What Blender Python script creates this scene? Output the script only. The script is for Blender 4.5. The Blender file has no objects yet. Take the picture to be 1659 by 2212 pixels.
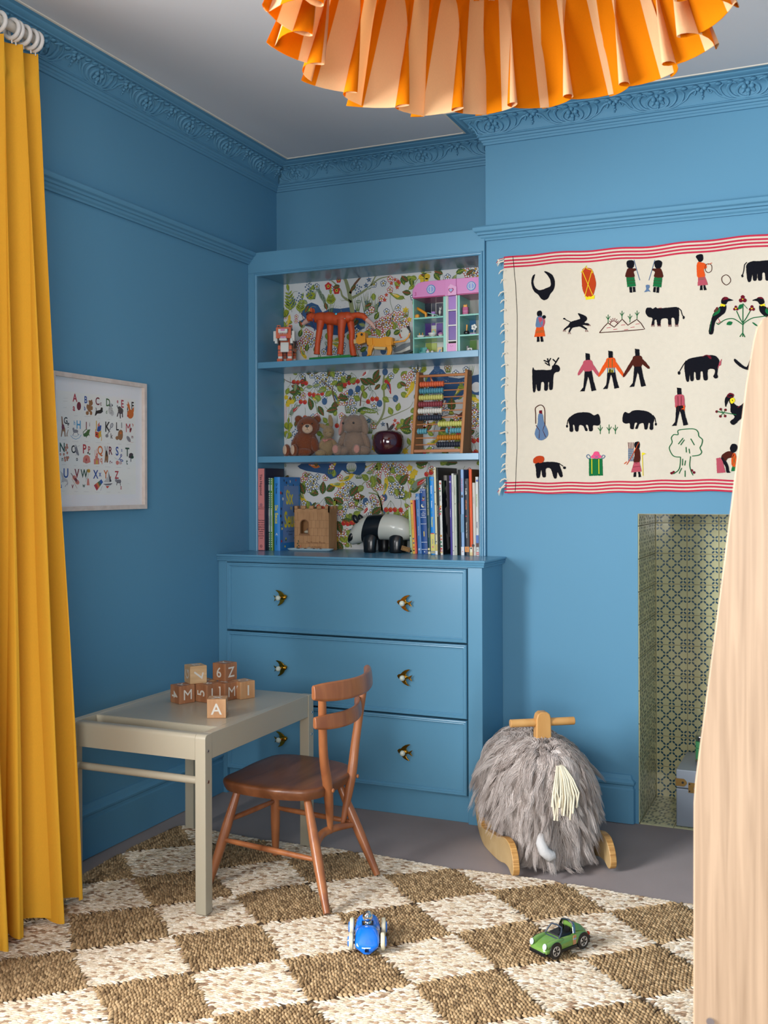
import bpy, math, random
import numpy as np
from mathutils import Vector, Matrix, noise
PI = math.pi
RND = random.Random(11)
SC = bpy.context.scene
COL = SC.collection

# ---------------------------------------------------------------- camera
F_PX, YAW, PITCH, ROLL, CYP = 2273.66, math.radians(23.6598), math.radians(.0572), math.radians(-.1889), 1050.83
CAM = Vector((2.1768, -3.6356, 1.15))
_F = Vector((-math.sin(YAW)*math.cos(PITCH), math.cos(YAW)*math.cos(PITCH), math.sin(PITCH)))
_R0 = Vector((math.cos(YAW), math.sin(YAW), 0)); _U0 = _R0.cross(_F)
_R = math.cos(ROLL)*_R0 + math.sin(ROLL)*_U0
_U = -math.sin(ROLL)*_R0 + math.cos(ROLL)*_U0
def ray(u, v): return _F + _R*((u-829.5)/F_PX) - _U*((v-CYP)/F_PX)
def at(u, v, ax, val):
    """point of a known plane of the room seen at a photograph pixel"""
    d = ray(u, v); i = 'XYZ'.index(ax)
    return CAM + d*((val-CAM[i])/d[i])
def dep(u, v, t): return CAM + ray(u, v)*t
cd = bpy.data.cameras.new('camera'); cam = bpy.data.objects.new('camera', cd); COL.objects.link(cam)
cam.matrix_world = Matrix(((_R.x, _U.x, -_F.x, CAM.x), (_R.y, _U.y, -_F.y, CAM.y), (_R.z, _U.z, -_F.z, CAM.z), (0, 0, 0, 1)))
cd.sensor_fit = 'HORIZONTAL'; cd.sensor_width = 36; cd.lens = F_PX*36/1659
cd.shift_y = -(1106-CYP)/1659; cd.clip_start = .05
cd.dof.use_dof = True; cd.dof.focus_distance = 3.3; cd.dof.aperture_fstop = 16
SC.camera = cam

# ---------------------------------------------------------------- light
SC.view_settings.view_transform = 'Standard'; SC.view_settings.look = 'None'
SC.view_settings.gamma = 1; SC.view_settings.exposure = 0.0
w = bpy.data.worlds.new('world'); SC.world = w; w.use_nodes = True
bg = w.node_tree.nodes['Background']; bg.inputs[0].default_value = (.75, .85, 1, 1); bg.inputs[1].default_value = .3
SC.cycles.use_denoising = True
SC.cycles.max_bounces = 10; SC.cycles.diffuse_bounces = 5; SC.cycles.caustics_reflective = False; SC.cycles.caustics_refractive = False
def area(name, loc, direction, sx, sy, power, col=(1, 1, 1), spread=180):
    l = bpy.data.lights.new(name, 'AREA'); l.shape = 'RECTANGLE'; l.size = sx; l.size_y = sy; l.energy = power; l.color = col
    l.spread = math.radians(spread)
    o = bpy.data.objects.new(name, l); COL.objects.link(o); o.location = loc
    o.rotation_euler = Vector(direction).to_track_quat('-Z', 'Y').to_euler(); return o
# daylight through the tall window on the left and the bay window behind the camera
area('window_daylight_left', (-.45, -3.10, 1.40), (.74, .64, -.26), 1.35, 1.3, 182, (.95, .975, 1.0), 150)
area('window_daylight_bay', (2.35, -5.1, 1.30), (-.22, 1, -.08), 1.7, 1.1, 56, (1.0, .985, .96), 140)

# ---------------------------------------------------------------- mesh helper
class MB:
    def __init__(s, o=None):
        s.v = []; s.f = []; s.m = []
        s.o = Vector(o.location) if hasattr(o, 'location') else Vector(o or (0, 0, 0))
    def add(s, vs, fs, mi=0, M=None):
        n = len(s.v)
        if M is not None: vs = [M @ Vector(p) for p in vs]
        s.v += [Vector(p) for p in vs]; s.f += [tuple(i+n for i in f) for f in fs]
        s.m += (list(mi) if isinstance(mi, (list, tuple)) else [mi]*len(fs)); return s
    def box(s, x0, x1, y0, y1, z0, z1, mi=0, M=None):
        vs = [(x, y, z) for z in (z0, z1) for y in (y0, y1) for x in (x0, x1)]
        return s.add(vs, [(0, 2, 3, 1), (4, 5, 7, 6), (0, 1, 5, 4), (2, 6, 7, 3), (0, 4, 6, 2), (1, 3, 7, 5)], mi, M)
    def loft(s, rings, mi=0, closed=True, cap0=True, cap1=True, M=None, loop=False):
        n = len(rings[0]); vs = [p for r in rings for p in r]; fs = []
        k = len(rings)
        for i in range(k if loop else k-1):
            a = i*n; b = ((i+1) % k)*n
            for j in range(n if closed else n-1):
                fs.append((a+j, a+(j+1) % n, b+(j+1) % n, b+j))
        if closed and not loop:
            if cap0: fs.append(tuple(range(n-1, -1, -1)))
            if cap1: fs.append(tuple(range((k-1)*n, k*n)))
        return s.add(vs, fs, mi, M)
    def tube(s, pts, r, n=8, mi=0, caps=True, M=None, flat=None, loop=False):
        pts = [Vector(p) for p in pts]; k = len(pts)
        rr = r if isinstance(r, (list, tuple)) else [r]*k
        t0 = (pts[1]-pts[0]).normalized(); up = Vector((0, 0, 1)) if abs(t0.z) < .9 else Vector((1, 0, 0))
        nn = (up - t0*up.dot(t0)).normalized(); rings = []
        for i, p in enumerate(pts):
            if loop: t = (pts[(i+1) % k]-pts[i-1]).normalized()
            else: t = (pts[min(i+1, k-1)]-pts[max(i-1, 0)]).normalized()
            nn = (nn - t*nn.dot(t)); nn = nn.normalized() if nn.length > 1e-6 else t.orthogonal().normalized()
            b = t.cross(nn)
            fx = 1 if flat is None else flat
            rings.append([p + (nn*math.cos(2*PI*j/n)*fx + b*math.sin(2*PI*j/n))*rr[i] for j in range(n)])
        return s.loft(rings, mi, True, caps, caps, M, loop)
    def cyl(s, a, b, r, r2=None, n=20, mi=0, M=None): return s.tube([a, b], [r, r if r2 is None else r2], n, mi, True, M)
    def lathe(s, prof, n=28, mi=0, M=None):
        rings = [[(max(r, 1e-5)*math.cos(2*PI*j/n), max(r, 1e-5)*math.sin(2*PI*j/n), z) for j in range(n)] for r, z in prof]
        return s.loft(rings, mi, True, True, True, M)
    def ell(s, c, r, mi=0, n=20, m=12, R=None, M=None, fn=None):
        c = Vector(c); r = r if isinstance(r, (tuple, list)) else (r, r, r); rings = []
        for i in range(m+1):
            th = PI*(i/m); th = max(1e-3, min(PI-1e-3, th)); ring = []
            for j in range(n):
                ph = 2*PI*j/n
                p = Vector((r[0]*math.sin(th)*math.cos(ph), r[1]*math.sin(th)*math.sin(ph), -r[2]*math.cos(th)))
                if fn: p = fn(p)
                if R is not None: p = R @ p
                ring.append(c+p)
            rings.append(ring)
        return s.loft(rings, mi, True, True, True, M)
    def prism(s, poly, fn, d0, d1, mi=0, M=None):
        """poly: 2D outline; fn(a,b,d)->3D; extruded between depths d0 and d1"""
        n = len(poly); vs = [fn(a, b, d0) for a, b in poly] + [fn(a, b, d1) for a, b in poly]
        fs = [tuple(range(n-1, -1, -1)), tuple(range(n, 2*n))] + [(i, (i+1) % n, n+(i+1) % n, n+i) for i in range(n)]
        return s.add(vs, fs, mi, M)
    def flat(s, pts, mi=0, M=None): return s.add(pts, [tuple(range(len(pts)))], mi, M)
    def text(s, txt, size, P, u, v, mi=0, align='C', sx=1.0, bold=0.0):
        tv, tf, wd = glyphs(txt, 0.0 if 'M' in txt else bold)
        P = Vector(P); u = Vector(u).normalized(); v = Vector(v).normalized()
        x0 = {'C': wd/2, 'L': 0, 'R': wd}[align]
        return s.add([P + u*((x-x0)*size*sx) + v*((y-.36)*size) for x, y in tv], tf, mi)
    def build(s, name, mats, parent=None, smooth=35, bevel=0, seg=2, recalc=True, sub=0):
        me = bpy.data.meshes.new(name)
        o0 = s.o
        me.from_pydata([tuple(p-o0) for p in s.v], [], s.f)
        mats = mats if isinstance(mats, (list, tuple)) else [mats]
        for m_ in mats: me.materials.append(m_)
        me.polygons.foreach_set('material_index', s.m)
        if recalc:
            import bmesh
            b = bmesh.new(); b.from_mesh(me); bmesh.ops.recalc_face_normals(b, faces=b.faces); b.to_mesh(me); b.free()
        if smooth is not None:
            me.polygons.foreach_set('use_smooth', [True]*len(me.polygons)); me.set_sharp_from_angle(angle=math.radians(smooth))
        me.update()
        o = bpy.data.objects.new(name, me); COL.objects.link(o)
        if parent is not None: o.parent = parent
        else: o.location = o0
        if bevel:
            bm = o.modifiers.new('bevel', 'BEVEL'); bm.width = bevel; bm.segments = seg; bm.limit_method = 'ANGLE'; bm.angle_limit = math.radians(40); bm.harden_normals = True
        if sub:
            sm = o.modifiers.new('sub', 'SUBSURF'); sm.levels = sub; sm.render_levels = sub
        return o
_gc = {}
def glyphs(txt, bold=0.0):
    if (txt, bold) in _gc: return _gc[(txt, bold)]
    c = bpy.data.curves.new('t', 'FONT'); c.body = txt; c.size = 1; c.resolution_u = 3; c.offset = bold
    o = bpy.data.objects.new('t', c); me = o.to_mesh()
    v = [(p.co.x, p.co.y) for p in me.vertices]; f = [tuple(p.vertices) for p in me.polygons]
    o.to_mesh_clear(); bpy.data.objects.remove(o); bpy.data.curves.remove(c)
    wd = max([p[0] for p in v], default=.3)
    _gc[(txt, bold)] = (v, f, wd); return _gc[(txt, bold)]
def thing(name, label, cat, loc, group=None, rz=0):
    o = bpy.data.objects.new(name, None); COL.objects.link(o); o.empty_display_size = .05
    o.location = loc; o.rotation_euler.z = rz; o['label'] = label; o['category'] = cat
    if group: o['group'] = group
    return o
def tag(o, label, cat, group=None, kind=None):
    o['label'] = label; o['category'] = cat
    if group: o['group'] = group
    if kind: o['kind'] = kind
    return o
def struct(o): o['kind'] = 'structure'; return o
def copy_thing(root, loc, label, group=None, rz=None):
    c = root.copy(); COL.objects.link(c); c.location = loc; c['label'] = label
    if group: c['group'] = group
    if rz is not None: c.rotation_euler.z = rz
    for ch in list(root.children):
        d = ch.copy(); COL.objects.link(d); d.parent = c
        for g in list(ch.children):
            e = g.copy(); COL.objects.link(e); e.parent = d
    return c
def lin(c): return tuple((x/12.92 if x <= .04045 else ((x+.055)/1.055)**2.4) for x in c)
def hexc(h): h = h.lstrip('#'); return lin([int(h[i:i+2], 16)/255 for i in (0, 2, 4)])

# ---------------------------------------------------------------- materials
_mc = {}
def mat(name, col, rough=.6, metal=0, spec=.5, var=0, scale=40, bump=0, bscale=None, coat=0, sheen=0, stretch=None, coord='Object'):
    if name in _mc: return _mc[name]
    m = bpy.data.materials.new(name); m.use_nodes = True; nt = m.node_tree; b = nt.nodes['Principled BSDF']
    c = hexc(col) if isinstance(col, str) else col
    b.inputs['Base Color'].default_value = (*c, 1); b.inputs['Roughness'].default_value = rough; b.inputs['Metallic'].default_value = metal
    b.inputs['Specular IOR Level'].default_value = spec; b.inputs['Coat Weight'].default_value = coat; b.inputs['Sheen Weight'].default_value = sheen
    if var or bump:
        tc = nt.nodes.new('ShaderNodeTexCoord'); mp = nt.nodes.new('ShaderNodeMapping')
        nt.links.new(tc.outputs[coord], mp.inputs[0])
        if stretch: mp.inputs['Scale'].default_value = stretch
        ns = nt.nodes.new('ShaderNodeTexNoise'); ns.inputs['Scale'].default_value = scale; ns.inputs['Detail'].default_value = 4
        nt.links.new(mp.outputs[0], ns.inputs[0])
        if var:
            mx = nt.nodes.new('ShaderNodeMix'); mx.data_type = 'RGBA'
            mx.inputs[6].default_value = (*[x*(1-var) for x in c], 1); mx.inputs[7].default_value = (*[min(1, x*(1+var)) for x in c], 1)
            nt.links.new(ns.outputs['Fac'], mx.inputs[0]); nt.links.new(mx.outputs[2], b.inputs['Base Color'])
        if bump:
            n2 = nt.nodes.new('ShaderNodeTexNoise'); n2.inputs['Scale'].default_value = bscale or scale; n2.inputs['Detail'].default_value = 3
            nt.links.new(mp.outputs[0], n2.inputs[0])
            bp = nt.nodes.new('ShaderNodeBump'); bp.inputs['Strength'].default_value = bump; bp.inputs['Distance'].default_value = .002
            nt.links.new(n2.outputs['Fac'], bp.inputs['Height']); nt.links.new(bp.outputs[0], b.inputs['Normal'])
    _mc[name] = m; return m
def wood(name, c1, c2, stretch=(1, 1, 12), scale=6, rough=.4, coat=0, bump=.15, dark=None, detail=6, coord='Object', rot=None):
    if name in _mc: return _mc[name]
    m = bpy.data.materials.new(name); m.use_nodes = True; nt = m.node_tree; b = nt.nodes['Principled BSDF']
    b.inputs['Roughness'].default_value = rough; b.inputs['Coat Weight'].default_value = coat
    tc = nt.nodes.new('ShaderNodeTexCoord'); mp = nt.nodes.new('ShaderNodeMapping'); nt.links.new(tc.outputs[coord], mp.inputs[0])
    mp.inputs['Scale'].default_value = stretch
    if rot: mp.inputs['Rotation'].default_value = rot
    ns = nt.nodes.new('ShaderNodeTexNoise'); ns.inputs['Scale'].default_value = scale; ns.inputs['Detail'].default_value = detail; ns.inputs['Distortion'].default_value = .6
    nt.links.new(mp.outputs[0], ns.inputs[0])
    cr = nt.nodes.new('ShaderNodeValToRGB'); e = cr.color_ramp.elements
    e[0].position = .34; e[0].color = (*hexc(c2), 1); e[1].position = .66; e[1].color = (*hexc(c1), 1)
    if dark: q = cr.color_ramp.elements.new(.2); q.color = (*hexc(dark), 1)
    nt.links.new(ns.outputs['Fac'], cr.inputs[0]); nt.links.new(cr.outputs[0], b.inputs['Base Color'])
    bp = nt.nodes.new('ShaderNodeBump'); bp.inputs['Strength'].default_value = bump; bp.inputs['Distance'].default_value = .001
    nt.links.new(ns.outputs['Fac'], bp.inputs['Height']); nt.links.new(bp.outputs[0], b.inputs['Normal'])
    _mc[name] = m; return m
def cloth(name, col, trans=.35, weave=900, rough=.9, var=.08):
    """woven fabric that lets some light through"""
    if name in _mc: return _mc[name]
    m = bpy.data.materials.new(name); m.use_nodes = True; nt = m.node_tree; nt.nodes.clear()
    c = hexc(col) if isinstance(col, str) else col
    out = nt.nodes.new('ShaderNodeOutputMaterial'); d = nt.nodes.new('ShaderNodeBsdfDiffuse'); t = nt.nodes.new('ShaderNodeBsdfTranslucent'); mx = nt.nodes.new('ShaderNodeMixShader')
    mx.inputs[0].default_value = trans
    tc = nt.nodes.new('ShaderNodeTexCoord'); ns = nt.nodes.new('ShaderNodeTexNoise'); ns.inputs['Scale'].default_value = weave; ns.inputs['Detail'].default_value = 2
    mp = nt.nodes.new('ShaderNodeMapping'); mp.inputs['Scale'].default_value = (1, 1, .25); nt.links.new(tc.outputs['Object'], mp.inputs[0]); nt.links.new(mp.outputs[0], ns.inputs[0])
    cm = nt.nodes.new('ShaderNodeMix'); cm.data_type = 'RGBA'
    cm.inputs[6].default_value = (*[x*(1-var) for x in c], 1); cm.inputs[7].default_value = (*[min(1, x*(1+var)) for x in c], 1)
    nt.links.new(ns.outputs['Fac'], cm.inputs[0])
    for x in (d, t): nt.links.new(cm.outputs[2], x.inputs['Color'])
    bp = nt.nodes.new('ShaderNodeBump'); bp.inputs['Strength'].default_value = .15; bp.inputs['Distance'].default_value = .001
    nt.links.new(ns.outputs['Fac'], bp.inputs['Height']); nt.links.new(bp.outputs[0], d.inputs['Normal'])
    nt.links.new(d.outputs[0], mx.inputs[1]); nt.links.new(t.outputs[0], mx.inputs[2]); nt.links.new(mx.outputs[0], out.inputs[0])
    _mc[name] = m; return m

M_BLUE = mat('wall_blue_paint', '#5F94B1', .6, spec=.25, var=.015, scale=4, bump=.02, bscale=300)
M_BLUEG = mat('joinery_blue_eggshell', '#5F94B1', .27, spec=.4, var=.015, scale=6, bump=.02, bscale=260)
M_CEIL = mat('ceiling_white', '#D6D4D4', .9, spec=.2, bump=.02, bscale=60)
M_CREAM = mat('cornice_edge_cream', '#E6DCCB', .8)
# ================================================================ room shell
XC, YB, ZC = .989, .2212, 2.481      # chimney breast left edge, alcove back, ceiling height
XR, YF = 3.75, -5.2                   # right wall, wall behind the camera
FX0, FX1, FZ, FY = 1.5285, 2.14, 1.058, .3507   # fireplace opening
T = .12
def wall_with_hole(name, ax, pos, thick, a0, a1, z0, z1, hole, m):
    """wall slab normal to axis ax with one rectangular opening; pos = inner face, thick signed"""
    b = MB()
    def bx(p0, p1, q0, q1):
        if ax == 'X': b.box(min(pos, pos+thick), max(pos, pos+thick), p0, p1, q0, q1)
        else: b.box(p0, p1, min(pos, pos+thick), max(pos, pos+thick), q0, q1)
    h0, h1, hz0, hz1 = hole
    bx(a0, h0, z0, z1); bx(h1, a1, z0, z1); bx(h0, h1, hz1, z1)
    if hz0 > z0+1e-4: bx(h0, h1, z0, hz0)
    return struct(b.build(name, m, smooth=None))
# floor: short pile carpet
mf = mat('carpet_taupe', '#8C7C78', .98, spec=.05, var=.22, scale=4, bump=.5, bscale=700, sheen=.2)
struct(MB().box(-T, XR+T, YF-T, .75, -.05, 0).build('floor', mf, smooth=None))
struct(MB().box(-T, XR+T, YF-T, .75, ZC, ZC+.06).build('ceiling', M_CEIL, smooth=None))
wall_with_hole('wall_left', 'X', 0, -T, YF, YB+T, 0, ZC, (-3.75, -2.25, .7, 2.3), M_BLUE)
struct(MB().box(0, XC+.01, YB, YB+T, 0, ZC).build('wall_back', M_BLUE, smooth=None))
b = MB()
b.box(XC, FX0, 0, YB+T, 0, ZC); b.box(FX1, 2.66, 0, YB+T, 0, ZC); b.box(FX0, FX1, 0, YB+T, FZ, ZC)
struct(b.build('wall_chimney_breast', M_BLUE, smooth=None))
struct(MB().box(2.66, XR+T, YB, YB+T, 0, ZC).build('wall_back_right', M_BLUE, smooth=None))
struct(MB().box(XR, XR+T, YF, YB, 0, ZC).build('wall_right', M_BLUE, smooth=None))
wall_with_hole('wall_front', 'Y', YF, -T, -T, XR+T, 0, ZC, (1.35, 3.35, .7, 2.35), M_BLUE)
# sash windows (out of frame, they bring the daylight in)
M_WHITEP = mat('window_white_gloss', '#E8E8E4', .3)
def window(name, ax, pos, a0, a1, z0, z1):
    b = MB(); w_ = .05
    def bx(p0, p1, q0, q1):
        if ax == 'X': b.box(pos-.06, pos-.02, p0, p1, q0, q1)
        else: b.box(p0, p1, pos-.06, pos-.02, q0, q1)
    bx(a0, a0+w_, z0, z1); bx(a1-w_, a1, z0, z1); bx(a0+w_, a1-w_, z0, z0+w_); bx(a0+w_, a1-w_, z1-w_, z1); bx(a0+w_, a1-w_, (z0+z1)/2-.02, (z0+z1)/2+.02)
    struct(b.build(name, M_WHITEP, smooth=None, bevel=.003))
window('window_1', 'X', 0, -3.75, -2.25, .7, 2.3); window('window_2', 'Y', YF, 1.35, 3.35, .7, 2.35)

# ---- swept trims: profile (out, z) along a polyline of wall corners, mitred
def sweep(b, path, prof, mi=0):
    """path: list of (x,y) wall points, room on the left-hand side normal; mitre at corners"""
    n = len(path); rings = []
    dirs = [(Vector(path[i+1])-Vector(path[i])).normalized() for i in range(n-1)]
    nor = [Vector((d.y, -d.x)) for d in dirs]
    for i in range(n):
        if i == 0: off = nor[0]
        elif i == n-1: off = nor[-1]
        else:
            off = nor[i-1]+nor[i]; off = off/(off.dot(nor[i]))
        rings.append([(path[i][0]+off.x*o, path[i][1]+off.y*o, z) for o, z in prof])
    b.loft(rings, mi)
WALLP = [(0, YF+.01), (0, YB), (XC, YB), (XC, 0), (2.66, 0), (2.66, YB), (XR, YB)]
# cornice
def arc(c, r, a0, a1, n, sx=1, sy=1): return [(c[0]+sx*r*math.cos(math.radians(a0+(a1-a0)*i/n)), c[1]+sy*r*math.sin(math.radians(a0+(a1-a0)*i/n))) for i in range(n+1)]
CP = [(-.002, 2.384), (.006, 2.385), (.0075, 2.392), (.011, 2.394), (.0125, 2.400), (.017, 2.402), (.019, 2.409), (.024, 2.4105), (.024, 2.414)]
COVE = [(.022, 2.416), (.024, 2.427), (.029, 2.438), (.037, 2.448), (.048, 2.457), (.062, 2.463)]
CP2 = [(.064, 2.466), (.072, 2.467), (.074, 2.470), (.094, 2.474), (.097, 2.4775), (.112, 2.479), (.112, 2.4805), (-.002, 2.4805)]
def cove_pt(t):
    t = max(0, min(1, t))*(len(COVE)-1); i = min(int(t), len(COVE)-2); q = t-i
    a, c = COVE[i], COVE[i+1]; o = a[0]+(c[0]-a[0])*q; z = a[1]+(c[1]-a[1])*q
    dx, dz = c[0]-a[0], c[1]-a[1]; L = math.hypot(dx, dz); return o, z, dz/L, -dx/L
def cornice_ornament(b, p0, p1, nrm, period, phase, miter0, miter1):
    p0 = Vector(p0); p1 = Vector(p1); d = (p1-p0).normalized(); L = (p1-p0).length
    def P(s, t, h):
        o, z, no, nz = cove_pt(t); o += no*h; z += nz*h
        s = max(miter0*o, min(L-miter1*o, s))
        q = p0 + d*s + Vector(nrm)*o
        return (q.x, q.y, z)
    def stroke(c, pts, r, n=5):
        # smooth the control points
        out = []
        for i in range(len(pts)-1):
            a = pts[max(i-1, 0)]; p = pts[i]; q = pts[i+1]; e = pts[min(i+2, len(pts)-1)]
            for k in range(3):
                t = k/3
                out.append(tuple(.5*((2*p[j])+(-a[j]+q[j])*t+(2*a[j]-5*p[j]+4*q[j]-e[j])*t*t+(-a[j]+3*p[j]-3*q[j]+e[j])*t**3) for j in (0, 1)))
        out.append(pts[-1][:2])
        k = len(out)
        b.tube([P(c+x, t, r*.3) for x, t in out], [r*(.45+.75*math.sin(PI*min(1, (i+.6)/k))) for i in range(k)], n)
    s = phase
    k = period/.28
    while s < L+.1:
        c = s
        for sg in (-1, 1):
            stroke(c, [(0, .05), (sg*.02, .12), (sg*.034*k, .35), (sg*.03*k, .62), (sg*.014, .78), (sg*.006, .6)], .0042)
            stroke(c, [(0, .02), (sg*.034*k, .1), (sg*.054*k, .35), (sg*.06*k, .7), (sg*.046*k, .95), (sg*.034*k, .86)], .0045)
            stroke(c, [(sg*.01, 0), (sg*.05*k, .05), (sg*.075*k, .3), (sg*.085*k, .7), (sg*.072*k, .92)], .0035)
            stroke(c, [(sg*.06*k, .1), (sg*.088*k, .35), (sg*.104*k, .68), (sg*.122*k, .8), (sg*.116*k, .55), (sg*.108*k, .62)], .0038)
            stroke(c, [(sg*.02, .3), (sg*.012, .5), (sg*.016, .66)], .0055)
        for ox, tt, r in ((-.012, .62, .009), (.012, .62, .009), (0, .40, .0085), (0, .22, .006), (0, .1, .004), (0, .8, .007)):
            if -.02 < c+ox < L+.02: b.ell(P(c+ox, tt, .002), (r, r, r), n=8, m=5)
        c2 = s + period/2
        for ox, tt, r in ((-.011, .86, .008), (.011, .86, .008), (0, .72, .0075), (0, .55, .0055), (.002, .40, .0042), (-.001, .28, .0032)):
            if -.02 < c2+ox < L+.02: b.ell(P(c2+ox, tt, .002), (r, r, r), n=8, m=5)
        # upper scalloped lip of leaves
        for q in range(8):
            x = c - period/2 + period*(q+.5)/8
            if 0 < x < L: b.ell(P(x, .97, .001), (.011, .011, .005), n=7, m=4)
        s += period
b = MB()
sweep(b, WALLP, CP+COVE+CP2)
cornice_ornament(b, (0, -3.2), (0, YB), (1, 0), .2505, .2255, 0, 1)
cornice_ornament(b, (0, YB), (XC, YB), (0, -1), .2805, .1105, 1, 1)
cornice_ornament(b, (XC, 0), (2.66, 0), (0, -1), .2885, .0385, -1, -1)
cornice_ornament(b, (XC, YB), (XC, 0), (-1, 0), .22, .11, 1, -1)
struct(b.build('trim_1', M_BLUE, smooth=40))
# cream bead where ceiling meets cornice
b = MB(); sweep(b, WALLP, [(.110, 2.479), (.119, 2.4785), (.121, 2.4815), (.110, 2.4815)])
struct(b.build('trim_2', M_CREAM, smooth=None))
# picture rail on the left wall and on the chimney breast
RAIL = [(-.002, 2.0395), (.008, 2.0395), (.010, 2.045), (.016, 2.050), (.018, 2.057), (.024, 2.059), (.026, 2.066), (.034, 2.070), (.038, 2.077), (.038, 2.083), (.033, 2.0885), (-.002, 2.0885)]
b = MB(); sweep(b, [(0, -3.9), (0, -.0125)], RAIL)
struct(b.build('trim_3', M_BLUE, smooth=30))
b = MB(); n0 = [[(XC-o, -o+(.0), z) for o, z in RAIL], [(2.66+o, -o, z) for o, z in RAIL]]
# mitred return at the left end, in front of the bookcase header
b.loft([[(XC-o, -.0128 if o > .0128 else -o, z) for o, z in RAIL], [(XC-o, -o, z) for o, z in RAIL], [(2.66+o, -o, z) for o, z in RAIL], [(2.66+o, .2, z) for o, z in RAIL]])
struct(b.build('trim_4', M_BLUE, smooth=30))
# baseboards
BASE = [(0, .002), (.02, .002), (.02, .117), (.016, .122), (.016, .130), (.021, .134), (.022, .141), (.017, .147), (.011, .151), (.009, .158), (.006, .164), (0, .165)]
b = MB(); sweep(b, [(0, YF+.01), (0, -.2345)], BASE); struct(b.build('baseboard_left', M_BLUE, smooth=30))
b = MB(); sweep(b, [(1.0486, 0), (1.4965, 0)], BASE); 
b.loft([[(1.4965, -o, z) for o, z in BASE], [(1.4965+o*.9, -o*.9, z) for o, z in BASE], [(1.4965+o*.9+.003, 0, z) for o, z in BASE]])
struct(b.build('baseboard_back', M_BLUE, smooth=30))
# fireplace niche: tiled back, cheeks and hearth
M_TILE = mat('tile_cream_glaze', '#CAC79C', .16, var=.14, scale=9, bump=.06, bscale=14, coat=.3)
M_GROUT = mat('grout', '#A59A7A', .9)
M_PETAL = mat('tile_navy_petal', '#15485F', .25, var=.25, scale=60, coat=.3)
def tiled(name, fn, au, av, u0, v0, ts, inset):
    """fn(a,b,d): surface; tiles of size ts from offset (u0,v0) clipped to au x av"""
    b = MB(); r = random.Random(5)
    b.prism([(0, 0), (au, 0), (au, av), (0, av)], fn, -.012, 0, 1)
    i0 = int(math.floor(-u0/ts)); j0 = int(math.floor(-v0/ts)); g = .0012
    for i in range(i0-1, i0+int(au/ts)+3):
        for j in range(j0-1, j0+int(av/ts)+3):
            a0 = u0+i*ts; b0 = v0+j*ts
            x0, x1 = max(0, a0+g), min(au, a0+ts-g); y0, y1 = max(0, b0+g), min(av, b0+ts-g)
            if x1-x0 < .003 or y1-y0 < .003: continue
            h = .003+r.uniform(-.0004, .0004)
            b.prism([(x0, y0), (x1, y0), (x1, y1), (x0, y1)], fn, 0, h, 0)
            cs = [(a, c) for a in (.125, .5, .875) for c in (.125, .5, .875)] + [(a, c) for a in (.3125, .6875) for c in (.3125, .6875)]
            jx, jy = 0, 0
            for cx, cy in cs:
                for dx, dy in ((1, 1), (1, -1), (-1, 1), (-1, -1)):
                    px, py = a0+(cx+jx)*ts+dx*.056*ts, b0+(cy+jy)*ts+dy*.056*ts
                    ux, uy = dx*.7071, dy*.7071; q = []
                    for k in range(8):
                        th = 2*PI*k/8; l = .053*ts*math.cos(th); w_ = .031*ts*math.sin(th)*(1 if abs(math.cos(th)) < .9 else .5)
                        q.append((px+ux*l-uy*w_, py+uy*l+ux*w_))
                    if all(x0-1e-4 < x < x1+1e-4 and y0-1e-4 < y < y1+1e-4 for x, y in q):
                        b.flat([fn(x, y, h+.0002) for x, y in q], 2)
    return b
W = FX1-FX0
b = tiled('', lambda a, c, d: (FX0+a, FY-d, c), W, FZ, .0035, .1155-.1125, .1125, 0)
c = tiled('', lambda a, c_, d: (FX0+d, .0012+a, c_), FY-.0012, FZ, .0, .003, .1125, 0); b.add(c.v, c.f, c.m)
c = tiled('', lambda a, c_, d: (FX1-d, .0012+a, c_), FY-.0012, FZ, .0, .003, .1125, 0); b.add(c.v, c.f, c.m)
c = tiled('', lambda a, c_, d: (FX0+a, .0012+c_, d+.0005), W, FY-.0012, .0035, .01, .1125, 0); b.add(c.v, c.f, c.m)
b.box(FX0, FX1, .001, FY+.012, FZ-.002, FZ+.03, 1)
struct(b.build('trim_5', [M_TILE, M_GROUT, M_PETAL], smooth=None, recalc=True))
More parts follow.
